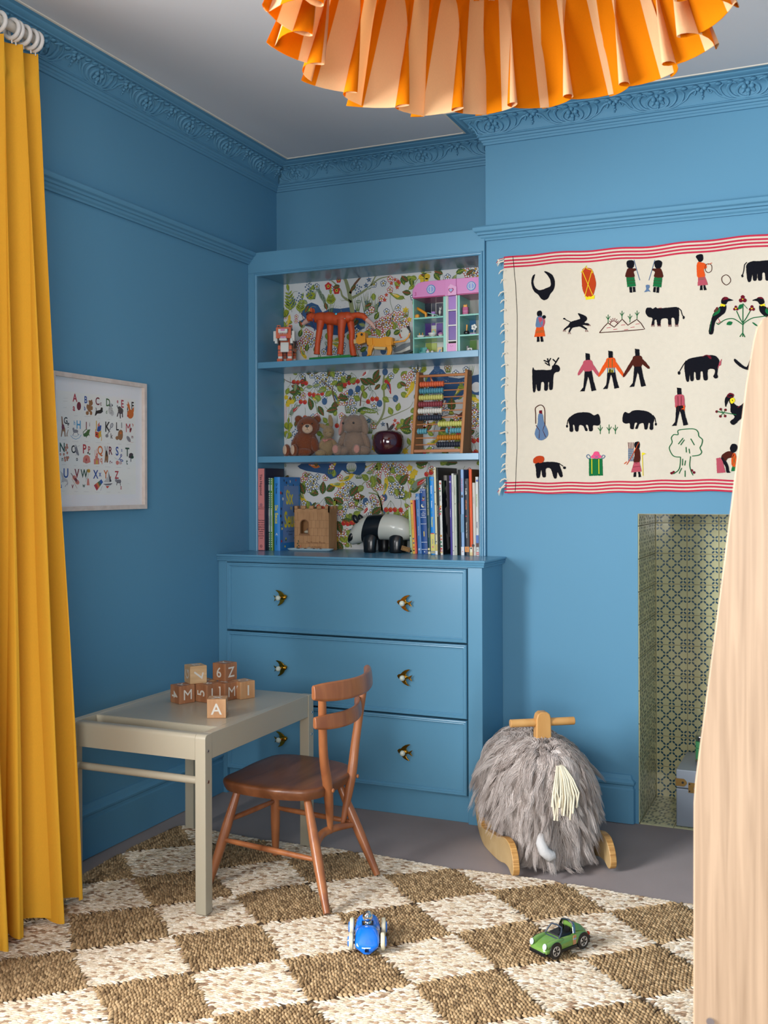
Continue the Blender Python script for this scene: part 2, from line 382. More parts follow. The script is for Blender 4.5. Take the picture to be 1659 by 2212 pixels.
# ================================================================ built-in bookcase
BF, BK = -.012, .207          # front face and papered back
Z0, Z1, Z2, Z3 = .901, 1.2744, 1.648, 1.995
BX0, BX1 = .0408, .9628
bk = thing('bookcase', 'tall blue painted built-in bookcase with botanical wallpaper inside, above the chest of drawers', 'bookcase', (0, BF, Z0))
b = MB(bk)
b.box(.0005, .0268, BF, BK, Z0, 2.003); b.box(.9812, .988, BF, BK, Z0, 2.003)
b.box(.0005, .988, BF, BF+.02, 2.003, 2.0835); b.box(.0268, BX0, BF+.006, BK, Z0, 2.003); b.box(BX1, .9812, BF+.006, BK, Z0, 2.003)
b.box(BX0, BX1, BF+.006, BK, Z3, 2.003); b.box(.0005, .988, BF+.02, YB-.001, 2.076, 2.0835)
b.build('carcass', M_BLUEG, bk, smooth=None, bevel=.0012)
def frame_profile(b, x0, x1, z0, z1, prof, y, sides='LTRB', mi=0, sgn=-1):
    """moulding round a rectangle; prof: (inset, proud)"""
    pts = {'L': ((x0, z0), (x0, z1)), 'T': ((x0, z1), (x1, z1)), 'R': ((x1, z1), (x1, z0)), 'B': ((x1, z0), (x0, z0))}
    inn = {'L': (1, 0), 'T': (0, -1), 'R': (-1, 0), 'B': (0, 1)}
    for s_ in sides:
        (ax_, az_), (bx_, bz_) = pts[s_]; rings = []
        for (px, pz), nb in (((ax_, az_), {'L': 'B', 'T': 'L', 'R': 'T', 'B': 'R'}[s_]), ((bx_, bz_), {'L': 'T', 'T': 'R', 'R': 'B', 'B': 'L'}[s_])):
            ox, oz = inn[s_]
            if nb in sides: ox += inn[nb][0]; oz += inn[nb][1]
            rings.append([(px+ox*i, y+sgn*p, pz+oz*i) for i, p in prof])
        b.loft(rings, mi)
b = MB(bk)
frame_profile(b, .0268, .9812, Z0, 2.003, [(0, -.006), (0, .0015), (.002, .005), (.005, .005), (.006, .001), (.008, .001), (.0095, .0), (.0125, -.001), (.014, -.005), (.014, -.006)], BF, 'LTR')
b.build('beading', M_BLUEG, bk, smooth=40)
for z in (Z1, Z2, Z0):
    b = MB(bk); b.box(BX0+.0003, BX1-.0003, BF+(.004 if z > 1 else .0118), BK-.001, z-.0246, z)
    b.build('shelf', M_BLUEG, bk, smooth=None, bevel=.0015)
# high gloss underside of the top board is part of the carcass; wallpaper as the back panel
WP = [mat('paper_ground', '#D8D8D6', .75), mat('paper_leaf_dark', '#3F5F2A', .75), mat('paper_leaf_mid', '#7C8F3C', .75), mat('paper_leaf_lime', '#C5C93A', .75),
      mat('paper_blue', '#2F5480', .75), mat('paper_red', '#C5302C', .75), mat('paper_yellow', '#E0BE2E', .75), mat('paper_trunk', '#8E9468', .75),
      mat('paper_white', '#EEEEEA', .75), mat('paper_sage', '#7F9079', .75), mat('paper_brown', '#6F4A32', .75), mat('paper_plum', '#42648C', .75), mat('paper_orange', '#D8702A', .75), mat('paper_ink', '#24301F', .75)]
class Paper:
    """printed shapes on the back panel, in (x,z) of the wall"""
    def __init__(s, b): s.b = b; s.item = 0; s.sub = 0; s.clip = None
    def poly(s, pts, mi):
        z0, z1 = s.clip
        pts = [(min(max(x, BX0+.0005), BX1-.0005), min(max(z, z0+.0005), z1-.0005)) for x, z in pts]
        xs = [p[0] for p in pts]; zs = [p[1] for p in pts]
        if max(xs)-min(xs) < .0008 or max(zs)-min(zs) < .0008: return
        y = BK-.0004-(s.item % 24)*6e-5-min(s.sub, 4)*1.2e-5; s.sub += 1
        s.b.flat([(x, y, z) for x, z in pts], mi)
    def line(s, pts, w, mi):
        n = len(pts); L = []; R_ = []
        for i, p in enumerate(pts):
            a = pts[max(i-1, 0)]; c = pts[min(i+1, n-1)]; dx, dz = c[0]-a[0], c[1]-a[1]; l = math.hypot(dx, dz) or 1
            ww = w[i] if isinstance(w, (list, tuple)) else w
            L.append((p[0]-dz/l*ww/2, p[1]+dx/l*ww/2)); R_.append((p[0]+dz/l*ww/2, p[1]-dx/l*ww/2))
        for i in range(n-1): s.poly([L[i], L[i+1], R_[i+1], R_[i]], mi)
    def curve(s, p, w, mi, n=6):
        out = []
        for i in range(len(p)-1):
            a = p[max(i-1, 0)]; q = p[i]; r = p[i+1]; e = p[min(i+2, len(p)-1)]
            for k in range(n):
                t = k/n
                out.append(tuple(.5*((2*q[j])+(-a[j]+r[j])*t+(2*a[j]-5*q[j]+4*r[j]-e[j])*t*t+(-a[j]+3*q[j]-3*r[j]+e[j])*t**3) for j in (0, 1)))
        out.append(p[-1]); m = len(out)
        ww = w if not isinstance(w, (list, tuple)) else [w[0]+(w[1]-w[0])*i/(m-1) for i in range(m)]
        s.line(out, ww, mi); return out
    def disc(s, x, z, r, mi, rx=1, n=14, rot=0):
        c, d = math.cos(rot), math.sin(rot)
        s.poly([(x+c*r*rx*math.cos(2*PI*i/n)-d*r*math.sin(2*PI*i/n), z+d*r*rx*math.cos(2*PI*i/n)+c*r*math.sin(2*PI*i/n)) for i in range(n)], mi)
    def leaf(s, x, z, l, ang, mi=1, vein=3, fat=.5):
        l *= 1.3; s.sub = 1
        c, d = math.cos(ang), math.sin(ang)
        prof = [(0, 0), (.12, .28), (.35, .48), (.6, .45), (.85, .2), (1, 0), (.85, -.2), (.6, -.45), (.35, -.48), (.12, -.28)]
        T_ = lambda a, q: (x+l*(a*c-q*fat*d), z+l*(a*d+q*fat*c))
        s.poly([T_(a, q) for a, q in prof], mi)
        s.line([T_(.03, 0), T_(.93, 0)], .0012, vein)
        for t in (.25, .42, .59, .75):
            for g in (-1, 1): s.line([T_(t, 0), T_(t+.13, g*.3*(1.2-t))], .0009, vein)
    def cherry(s, x, z, r=.0098):
        s.sub = 1; s.disc(x, z, r, 5); s.sub = 3; s.curve([(x-r*.2, z+r*.7), (x+r*.45, z+r*.45), (x+r*.65, z-.1*r)], .0011, 6, 3)
    def cherries(s, x, z, n=3):
        for i in range(n):
            s.sub = 0; cx = x+(i-(n-1)/2)*.019; cz = z-.035-RND.uniform(0, .012)
            s.curve([(x, z), ((x+cx)/2+.002, (z+cz)/2+.006), (cx, cz+.007)], .0012, 1, 3); s.cherry(cx, cz)
    def plum(s, x, z, r=.0155):
        s.disc(x, z, r, 11, rx=.85); s.curve([(x+r*.3, z+r*.9), (x+r*.5, z), (x+.2*r, z-r*.8)], .0009, 4, 3)
    def blossom(s, x, z, r=.010, edge=5):
        r *= 1.3
        for k in range(5):
            a = 2*PI*k/5+.3; px, pz = x+math.cos(a)*r*.62, z+math.sin(a)*r*.62
            s.sub = 1; s.disc(px, pz, r*.50, edge, n=9); s.sub = 2; s.disc(px, pz, r*.30, 8, n=9)
        s.sub = 4; s.disc(x, z, r*.25, 6, n=7)
    def cluster(s, x, z, n=6, edge=5, R=.025):
        R *= 1.2
        for i in range(n):
            a = i*2.4; s.blossom(x+math.cos(a)*R*math.sqrt((i+.3)/n), z+math.sin(a)*R*math.sqrt((i+.3)/n), .0098, edge)
    def poppy(s, x, z, r=.015, mi=5):
        s.poly([(x+r*(1+.12*math.sin(5*a))*math.cos(a), z+r*(1+.12*math.sin(5*a))*math.sin(a)) for a in [2*PI*k/20 for k in range(20)]], mi)
        s.disc(x, z, r*.42, 6); s.disc(x, z, r*.2, 13)
    def star(s, x, z, r, mi, n=5, q=.42):
        s.poly([(x+r*(1 if k % 2 == 0 else q)*math.cos(PI*k/n+.4), z+r*(1 if k % 2 == 0 else q)*math.sin(PI*k/n+.4)) for k in range(2*n)], mi); s.disc(x, z, r*.15, 6, n=6)
    def bird(s, x, z, l, ang, mi=2, wing=5, beak=6):
        l *= 1.25
        c, d = math.cos(ang), math.sin(ang); T_ = lambda a, q: (x+l*(a*c-q*d), z+l*(a*d+q*c))
        s.poly([T_(*p) for p in [(.5, .1), (.44, .19), (.33, .2), (.2, .14), (0, .15), (-.25, .07), (-.5, .03), (-.5, -.03), (-.2, -.1), (.1, -.15), (.3, -.08), (.44, .0)]], mi)
        s.poly([T_(*p) for p in [(.2, .1), (0, .12), (-.35, .02), (-.1, -.05), (.12, -.04)]], wing)
        for k in range(3): s.line([T_(.1-.1*k, .06), (T_(-.3+.02*k, .03-.02*k))], .0008, 8)
        s.poly([T_(.49, .12), T_(.6, .08), T_(.49, .06)], beak); s.disc(*T_(.42, .12), l*.025, 13, n=6)
    def reeds(s, x, z, h, n=6, mi=2):
        for i in range(n):
            a = (i-(n-1)/2)*.16+RND.uniform(-.05, .05)
            s.curve([(x+(i-n/2)*.003, z), (x+(i-n/2)*.004+h*.4*math.sin(a*.6), z+h*.5), (x+h*math.sin(a), z+h*math.cos(a))], [.0035, .0006], mi if i % 2 else 1, 4)
    def pinnate(s, x, z, h, ang=PI/2, mi=2, lf=.022):
        s.line([(x, z), (x+h*math.cos(ang), z+h*math.sin(ang))], .0014, 1)
        for k in range(1, 6):
            t = k/6*h
            for g in (-1, 1): s.leaf(x+t*math.cos(ang), z+t*math.sin(ang), lf*(1.2-.12*k), ang+g*.85, mi if k % 2 else 1, 3, .4)
        s.leaf(x+h*math.cos(ang), z+h*math.sin(ang), lf, ang, mi, 3, .4)
    def spray(s, x, z, n=9, mi=11, r=.0045, R=.02):
        for i in range(n):
            a = i*2.4; q = R*math.sqrt((i+.5)/n); s.star(x+math.cos(a)*q*.8, z+math.sin(a)*q, r, mi, 4, .6)
    def dots(s, x, z, w, h, n=60, mi=13):
        for i in range(n): s.disc(x+RND.gauss(0, w/3), z+RND.gauss(0, h/3), .0008, mi, n=4)
    def pond(s, pts): s.poly(pts, 4)
    def bfly(s, x, z, r):
        for g in (-1, 1):
            s.disc(x+g*r*.75, z+r*.35, r*.72, 6, rx=1.1); s.disc(x+g*r*.6, z-r*.5, r*.5, 6)
            s.disc(x+g*r*.95, z+r*.5, r*.1, 5, n=6); s.curve([(x, z), (x+g*r, z-.05*r), (x+g*r*1.3, z+.3*r)], .0009, 2, 3)
        s.line([(x, z-r*.8), (x, z+r)], .003, 2)
b = MB(bk)
for za, zb in ((Z0, Z1-.0246), (Z1, Z2-.0246), (Z2, Z3)): b.box(BX0, BX1, BK, BK+.006, za, zb, 0)
P = Paper(b)
BKP = lambda ox, oy, s, px, py: (lambda q: (q.x, q.z))(at(ox+px*s, oy+py*s, 'Y', BK))
# --- top shelf: old tree over a pond, meadow plants
P.clip = (Z2, Z3); q = lambda px, py: BKP(540, 540, .31344, px, py)
def C(fn, px, py, *a, **k): x, z = q(px, py); P.item += 1; P.sub = 0; getattr(P, fn)(x, z, *a, **k)
def PL(pts): return [q(*p) for p in pts]
P.pond(PL([(350, 520), (330, 500), (380, 470), (350, 440), (395, 375), (425, 362), (470, 380), (500, 430), (560, 400), (620, 405), (690, 395), (740, 420), (800, 470), (790, 540), (740, 560), (700, 540), (640, 590), (560, 585), (540, 540), (470, 560), (420, 530)]))
P.disc(*q(710, 505), .018, 0, 1.1); P.pond(PL([(785, 430), (840, 405), (905, 345), (905, 370), (870, 420), (820, 450), (790, 445)]))
for x_, y_ in ((660, 340), (590, 400), (520, 400), (860, 440), (720, 470)): P.dots(*q(x_, y_), .05, .02, 60)
P.curve(PL([(720, 520), (705, 420), (690, 330), (675, 260), (650, 190), (600, 130)]), [.022, .012], 7)
P.curve(PL([(705, 330), (760, 300), (830, 250), (890, 200), (970, 180)]), [.012, .003], 7)
P.curve(PL([(690, 300), (720, 240), (760, 190), (790, 140)]), [.012, .006], 10)
P.curve(PL([(700, 360), (640, 320), (620, 270), (560, 210), (500, 190)]), [.010, .003], 7)
P.curve(PL([(830, 250), (880, 150), (900, 100)]), [.007, .003], 7)
for x_, y_, a in ((450, 230, -1.1), (470, 260, -1.2), (500, 300, -1.3)): C('leaf', x_, y_, .05, a, 9, 13, .25)
for x_, y_, h in ((745, 420, .06), (800, 430, .075), (820, 440, .09), (870, 430, .07), (1080, 460, .03), (560, 440, .05), (440, 340, .06)): C('reeds', x_, y_, h, 5)
for x_, y_ in ((540, 250), (598, 280)): C('poppy', x_, y_)
C('poppy', 612, 208, .011)
C('pinnate', 560, 385, .045, 1.6); C('pinnate', 250, 470, .03, 1.9, 1); C('pinnate', 290, 430, .09, 1.75, 2, .028); C('pinnate', 340, 440, .06, 1.35); C('pinnate', 420, 350, .03, 1.6)
for x_, y_ in ((400, 250), (410, 300), (345, 325), (300, 360), (560, 180), (745, 270)): C('spray', x_, y_)
for x_, y_ in ((820, 205), (800, 245), (920, 235), (805, 360)): C('star', x_, y_, .013, 11)
for x_, y_ in ((1000, 205), (975, 230), (1020, 215), (1015, 258), (940, 310), (930, 345), (1030, 225)): C('star', x_, y_, .0105, 5)
for x_, y_, a in ((985, 280, -1.9), (1000, 400, -2.0), (900, 360, -1.5)): P.curve([q(x_, y_), q(x_-20, y_+60), q(x_+5, y_+150)], .0014, 1)
C('bird', 1010, 320, .055, -.5, 2, 6, 2); C('bird', 268, 490, .04, 1.2, 6, 6); C('bird', 850, 420, .05, .7, 9, 2)
C('bfly', 1202, 195, .016)
for x_, y_, a in ((1110, 190, -1.4), (1048, 180, -1.3), (1090, 220, 2.4), (1110, 300, 2.9), (1330, 165, 2.8), (1420, 160, .3), (1270, 160, -.9)): C('leaf', x_, y_, .03, a, 1, 5 if a > 2 else 3, .6)
C('cluster', 930, 500, 6); C('cluster', 975, 475, 5, 5, .02); C('cluster', 1045, 490, 7, 5, .024); C('cluster', 890, 560, 6); C('cluster', 400, 610, 7); C('cluster', 460, 640, 5, 4); C('cluster', 620, 690, 5, 4)
C('cluster', 1535, 160, 10, 5, .028); C('cluster', 360, 660, 5); C('cluster', 855, 540, 5, 5, .02)
for x_, y_, a in ((900, 590, 2.2), (945, 600, 1.2), (860, 480, 1.0), (990, 580, .4), (1000, 550, 1.9), (390, 700, 1.4), (440, 700, .8), (760, 700, .5), (730, 690, 2.6), (840, 580, 2.8), (960, 540, 1.8), (340, 600, 1.2)): C('leaf', x_, y_, .027, a, 1 if a < 1.5 else 2, 3, .62)
for x_, y_, a in ((600, 620, .1), (590, 650, -.4), (365, 710, -1.2)): C('bird', x_, y_, .045, a, 6, 2)
C('star', 1072, 415, .016, 6, 6, .5); C('star', 1098, 480, .012, 6, 5, .6); P.curve([q(1075, 440), q(1100, 520), q(1095, 600)], .0013, 1)
for x_, y_ in ((1050, 590), (820, 650), (600, 660)): C('disc', x_, y_, .009, 5)
for x_, y_ in ((250, 520), (320, 460), (318, 490), (245, 460)): C('blossom', x_, y_, .007)
for x_, y_ in ((790, 715), (920, 695), (540, 680)): C('plum', x_, y_)
# --- middle shelf: cherry and plum boughs
P.clip = (Z1, Z2-.0246); q = lambda px, py: BKP(540, 780, .31344, px, py)
P.curve(PL([(850, 470), (900, 400), (925, 330), (925, 240), (920, 140), (935, 60), (930, 20)]), [.010, .006], 7)
P.curve(PL([(905, 405), (980, 375), (1040, 350), (1100, 320), (1125, 280)]), [.005, .001], 7)
P.curve(PL([(885, 370), (850, 310), (790, 280), (740, 270)]), [.005, .001], 7)
P.curve(PL([(760, 310), (770, 230), (800, 190), (850, 150), (870, 90)]), [.005, .002], 10)
P.curve(PL([(600, 340), (580, 260), (570, 190), (580, 130), (540, 60)]), [.006, .002], 10)
P.curve(PL([(470, 380), (440, 250), (400, 210), (350, 200)]), [.004, .001], 7)
P.curve(PL([(560, 190), (500, 140), (440, 90)]), [.004, .001], 10)
P.curve(PL([(700, 120), (740, 150), (730, 200), (680, 260)]), [.003, .001], 7)
for x_, y_, n in ((345, 80, 4), (455, 160, 4), (365, 210, 2), (700, 80, 4), (845, 200, 3), (380, 320, 1), (1440, 430, 3), (600, 370, 1)): C('cherries', x_, y_, n)
for x_, y_ in ((932, 75), (695, 215), (745, 193), (515, 278), (893, 292), (1003, 258), (1330, 470)): C('plum', x_, y_, .0145)
for x_, y_, a in ((360, 180, 1.3), (350, 200, 2.7), (340, 215, 3.1), (355, 215, 3.6), (430, 100, 2.3), (445, 90, 1.0), (560, 110, 1.8), (600, 150, -.5), (590, 170, .3), (820, 165, 2.5), (840, 150, .6), (850, 130, 1.0), (800, 120, -.6),
                  (470, 310, -1.0), (430, 330, 1.9), (600, 330, 3.3), (1060, 450, .9), (1110, 450, 3.3), (1115, 490, 2.9), (500, 60, .1), (680, 260, 3.0), (700, 100, -2.6), (420, 340, 1.5), (560, 320, .5)): C('leaf', x_, y_, .038, a, 1, 5 if x_ % 20 < 11 else 3, .55)
for x_, y_, a in ((1000, 90, 1.4), (1040, 110, .7), (970, 140, 2.9), (1020, 190, 1.0), (1040, 220, -.5), (980, 370, 2.0), (1015, 345, 1.3), (1040, 400, -.9), (1105, 350, .3), (1100, 390, 0), (520, 240, .6), (490, 270, 2.5), (530, 200, 2.9), (640, 210, 2.4), (660, 150, 2.2), (690, 150, .6), (760, 270, 2.6), (800, 260, 1.9), (910, 200, .9), (915, 250, -.6), (560, 60, -1.2)): C('leaf', x_, y_, .027, a, 2, 3, .72)
for x_, y_, n, e in ((515, 140, 8, 4), (540, 190, 6, 4), (620, 85, 7, 4), (650, 255, 6, 5), (715, 255, 5, 4), (1085, 130, 4, 5), (700, 340, 3, 4), (600, 120, 4, 4), (450, 120, 3, 4), (1555, 320, 8, 4), (1560, 400, 8, 5)): C('cluster', x_, y_, n, e)
C('bird', 590, 250, .055, 2.0, 2, 4); C('bird', 445, 260, .04, 2.6, 2, 6); C('bird', 310, 330, .055, 3.7, 9, 5); C('bird', 957, 175, .05, 1.85, 5, 4); C('bird', 1105, 200, .058, .95, 6, 6); C('bird', 790, 90, .045, .6, 8, 5); C('bird', 1560, 270, .045, 2.6, 6, 6)
C('bird', 800, 335, .06, 3.0, 1, 9); C('leaf', 820, 340, .04, .0, 9, 8, .3); C('leaf', 870, 350, .05, 3.0, 2, 8, .3)
for x_, y_ in ((270, 280), (262, 300), (292, 280), (250, 250)): C('star', x_, y_, .012, 6, 5, .7)
for x0_ in (255, 270, 290, 245): P.curve([q(x0_, 300), q(x0_-4, 400), q(x0_+3, 520)], .0012, 5 if x0_ < 260 else 1)
C('pinnate', 262, 480, .03, 1.5, 1); C('pinnate', 250, 540, .03, 1.2, 2)
for x_, y_ in ((300, 520), (320, 480)): C('spray', x_, y_)
for x_, y_ in ((1000, 410), (1020, 430), (990, 440), (1010, 465)): C('star', x_, y_, .0105, 5)
for x_, y_ in ((917, 435), (820, 410), (640, 460)): C('star', x_, y_, .012, 11)
for x_, y_, h in ((830, 500, .05), (680, 360, .04), (860, 440, .02), (1370, 80, .04), (1520, 100, .04)): C('reeds', x_, y_, h)
P.pond(PL([(1210, 150), (1235, 90), (1280, 40), (1330, 60), (1370, 110), (1440, 120), (1590, 90), (1600, 240), (1540, 230), (1500, 200), (1440, 260), (1380, 280), (1300, 260), (1330, 220), (1240, 190)]))
C('bird', 1260, 150, .04, -1.2, 12, 12); C('bird', 1440, 200, .05, .9, 2, 6); P.disc(*q(1560, 180), .02, 0)
for x_, y_ in ((1300, 90), (1350, 140), (1480, 150)): C('dots', x_, y_, .03, .02, 25, 8)
C('leaf', 1390, 350, .045, 1.55, 1, 5, .6); C('leaf', 1440, 380, .04, .3, 10, 5, .5); C('leaf', 1320, 370, .04, 2.7, 10, 5, .5); C('leaf', 1380, 400, .04, -.9, 1, 3, .6)
C('leaf', 1300, 480, .045, -.6, 2, 3, .8); C('leaf', 1230, 480, .04, 2.2, 2, 3, .8); C('bird', 1240, 440, .04, .2, 6, 2); C('bird', 1260, 560, .04, .2, 6, 2)
for x_, y_ in ((1540, 560), (1330, 580), (1560, 480)): C('cherries', x_, y_, 2)
C('pinnate', 1130, 60, .04, 1.9, 1); C('pinnate', 1170, 90, .04, 1.2, 2)
for x_, y_ in ((1070, 620), (860, 600)): C('star', x_, y_, .016, 6, 6, .6)
# --- bottom shelf
P.clip = (Z0, Z1-.0246); q = lambda px, py: BKP(540, 980, .33755, px, py)
P.pond(PL([(305, 80), (330, 60), (380, 60), (740, 50), (735, 110), (700, 140), (640, 125), (590, 105), (560, 150), (515, 165), (480, 130), (420, 120), (360, 110), (320, 95)]))
P.disc(*q(650, 85), .023, 0); C('reeds', 650, 115, .03, 9); C('bird', 410, 80, .04, -.3, 12, 12); C('bird', 530, 80, .036, .6, 6, 2); P.curve(PL([(740, 90), (770, 75), (790, 60)]), .003, 6)
for x_, y_ in ((370, 150), (520, 130), (700, 160)): C('reeds', x_, y_, .02, 7)
P.curve(PL([(850, 370), (820, 260), (790, 230), (740, 180), (700, 230)]), [.008, .002], 7)
P.curve(PL([(850, 600), (850, 430), (830, 280), (760, 250)]), [.008, .005], 7)
P.curve(PL([(640, 350), (620, 300), (590, 260)]), [.004, .001], 7); P.curve(PL([(650, 600), (620, 500), (560, 470)]), [.006, .002], 7)
P.curve(PL([(1035, 280), (1010, 180), (1020, 60)]), .0014, 5); P.curve(PL([(1050, 260), (1050, 180), (1055, 130)]), .0014, 1); P.curve(PL([(820, 570), (860, 590), (870, 620)]), .004, 2)
for x_, y_, n in ((480, 280, 4), (640, 380, 4), (900, 300, 3), (965, 290, 1), (1145, 60, 2), (600, 560, 2)): C('cherries', x_, y_, n)
for x_, y_ in ((740, 305), (785, 290), (860, 280), (867, 380), (647, 505), (380, 330)): C('plum', x_, y_, .0155)
for x_, y_, a in ((465, 260, 1.5), (440, 260, 2.8), (490, 240, .6), (480, 280, -.6), (420, 310, -1.8), (600, 320, 2.7), (640, 270, .8), (660, 290, .2), (780, 390, .6), (660, 450, 2.8), (680, 470, 1.9), (350, 260, 2.0), (560, 430, -1.2), (560, 560, -1.1), (1140, 60, 2.9), (1060, 60, .1), (960, 200, .9), (700, 250, 2.5), (910, 240, .3), (1020, 240, .4), (990, 280, 2.7)): C('leaf', x_, y_, .042, a, 1, 5 if x_ % 20 < 11 else 3, .6)
for x_, y_, a in ((620, 430, .9), (640, 440, 2.0), (660, 400, .5), (760, 170, 2.5), (730, 210, 3.6), (780, 190, .9), (820, 110, 1.5), (900, 120, .5), (880, 150, -.5), (930, 410, 1.2), (960, 420, .2), (340, 230, 1.3), (360, 300, -1.2), (380, 250, .8), (590, 480, 2.6), (620, 490, -.8), (930, 150, -.2), (1000, 410, 1.2), (780, 140, -1.3)): C('leaf', x_, y_, .030, a, 2, 3, .72)
for x_, y_, n, e in ((400, 190, 8, 4), (360, 180, 4, 5), (590, 260, 8, 5), (640, 230, 8, 4), (680, 310, 7, 4), (590, 370, 5, 4), (820, 100, 5, 5), (900, 90, 8, 5), (975, 130, 7, 5), (800, 190, 6, 5), (940, 240, 7, 4), (820, 325, 4, 5), (600, 530, 5, 5), (1000, 410, 4, 5), (770, 340, 4, 4)): C('cluster', x_, y_, n, e)
for x_, y_, a in ((620, 160, .3), (560, 200, -.1), (870, 210, 1.3), (330, 270, -1.2), (570, 590, -1.4)): C('bird', x_, y_, .055, a, 6, 2)
C('bird', 1090, 180, .075, 3.6, 9, 5); C('bird', 745, 365, .055, .8, 8, 5)
for x_, y_ in ((1022, 92), (1055, 120), (1040, 140)): C('star', x_, y_, .015, 6, 5, .7)
C('pinnate', 1000, 300, .035, 1.9); C('pinnate', 1020, 200, .02, 1.0); C('leaf', 1230, 60, .05, .2, 1, 5, .5); C('leaf', 1330, 60, .05, 2.8, 1, 5, .5)
for cz0, cz1 in ((Z2, Z3), (Z1, Z2-.0246), (Z0, Z1-.0246)):
    P.clip = (cz0, cz1)
    for i in range(11):
        P.item += 1; P.sub = 0; x = BX0+RND.random()*(BX1-BX0); z = cz0+RND.random()*(cz1-cz0); a = RND.uniform(0, 6.28); b0 = RND.choice([.9, -.9]); L_ = RND.uniform(.05, .11)
        pp = [(x, z), (x+L_*.4*math.cos(a), z+L_*.4*math.sin(a)), (x+L_*math.cos(a+b0*.5), z+L_*math.sin(a+b0*.5)), (x+L_*1.35*math.cos(a+b0), z+L_*1.35*math.sin(a+b0))]
        P.curve(pp, [.0042, .0012], 7 if i % 3 else 10)
        for q_ in pp[1:]: P.sub = 1; P.leaf(q_[0], q_[1], .024, a+RND.uniform(-1.5, 1.5), 2 if i % 2 else 9, 3, .6)
# smaller repeats of the print between the main motifs
for cz0, cz1 in ((Z2, Z3), (Z1, Z2-.0246), (Z0, Z1-.0246)):
    P.clip = (cz0, cz1); gx = 0
    for i in range(26):
        for j in range(9):
            x = BX0+(i+.5+RND.uniform(-.35, .35))*(BX1-BX0)/26; z = cz0+(j+.5+RND.uniform(-.35, .35))*(cz1-cz0)/9
            P.item += 1; P.sub = 0; k = RND.random(); right = x > .62
            if k > (.8 if right else .42): continue
            a = RND.uniform(0, 6.28)
            if k < .12: P.leaf(x, z, .024, a, 2, 3, .7)
            elif k < .2: P.leaf(x, z, .022, a, 9, 8, .5)
            elif k < .26: P.leaf(x, z, .026, a, 1, 5, .55)
            elif k < .32: P.blossom(x, z, .0095, 5)
            elif k < .38: P.blossom(x, z, .0095, 4)
            elif k < .42: P.curve([(x, z), (x+.02*math.cos(a), z+.02*math.sin(a)), (x+.045*math.cos(a+.5), z+.045*math.sin(a+.5))], .0016, 7, 4)
            elif k < .52: P.leaf(x, z, .03, a, 1, 5, .6)
            elif k < .60: P.cluster(x, z, 4, 5 if j % 2 else 4, .017)
            elif k < .66: P.plum(x, z)
            elif k < .72: P.cherries(x, z, 2)
            else: P.leaf(x, z, .034, a, 2, 3, .7)
b.build('back_panel', WP, bk, smooth=None, recalc=False)

# ================================================================ chest of drawers
CF, CX1 = -.2345, 1.0486
ch = thing('chest_of_drawers', 'low wide blue painted chest of three deep drawers with brass swallow handles', 'chest of drawers', (.5, -.12, 0))
b = MB(ch)
b.box(.0005, .0375, CF, -.0025, 0, .876); b.box(.997, CX1, CF, -.0025, 0, .876); b.box(.0375, .997, CF+.016, -.0025, 0, .092)
b.box(.0375, .997, CF+.05, CF+.06, .092, .876); b.box(.0375, .997, CF, -.0025, .872, .8765)
b.build('carcass', M_BLUEG, ch, smooth=None, bevel=.0015)
b = MB(ch)
prof = [(0, .8765), (.0085, .877), (.0095, .8805), (.0075, .8825), (.0110, .886), (.0118, .8885), (.0095, .8905), (.0135, .8935), (.0145, .8965), (.0125, .9005), (0, .901)]
b.loft([[(0.0006, CF-o, z) for o, z in prof], [(CX1+o, CF-o, z) for o, z in prof], [(CX1+o, -.0006, z) for o, z in prof], [(.0006, -.0006, z) for o, z in prof]], cap0=True, cap1=True)
b.box(.0006, CX1, CF, -.0006, .8766, .90098)
b.build('top', M_BLUEG, ch, smooth=40)
M_BRASS = mat('polished_brass', '#C08A2E', .16, metal=1); M_PEARL = mat('pearl_ball', '#C9CFBF', .2, coat=.5, var=.05, scale=30)
BIRD = [(.026, .002), (.021, .0075), (.014, .009), (.0085, .016), (.0, .0225), (-.012, .0265), (-.0185, .0265), (-.009, .019), (-.0045, .011), (-.006, .0055), (-.014, .003), (-.028, .0105), (-.0215, .0), (-.028, -.0105), (-.014, -.003), (-.006, -.0055), (-.0045, -.011), (-.009, -.019), (-.0185, -.0265), (-.012, -.0265), (0, -.0225), (.0085, -.016), (.014, -.009), (.021, -.0055)]
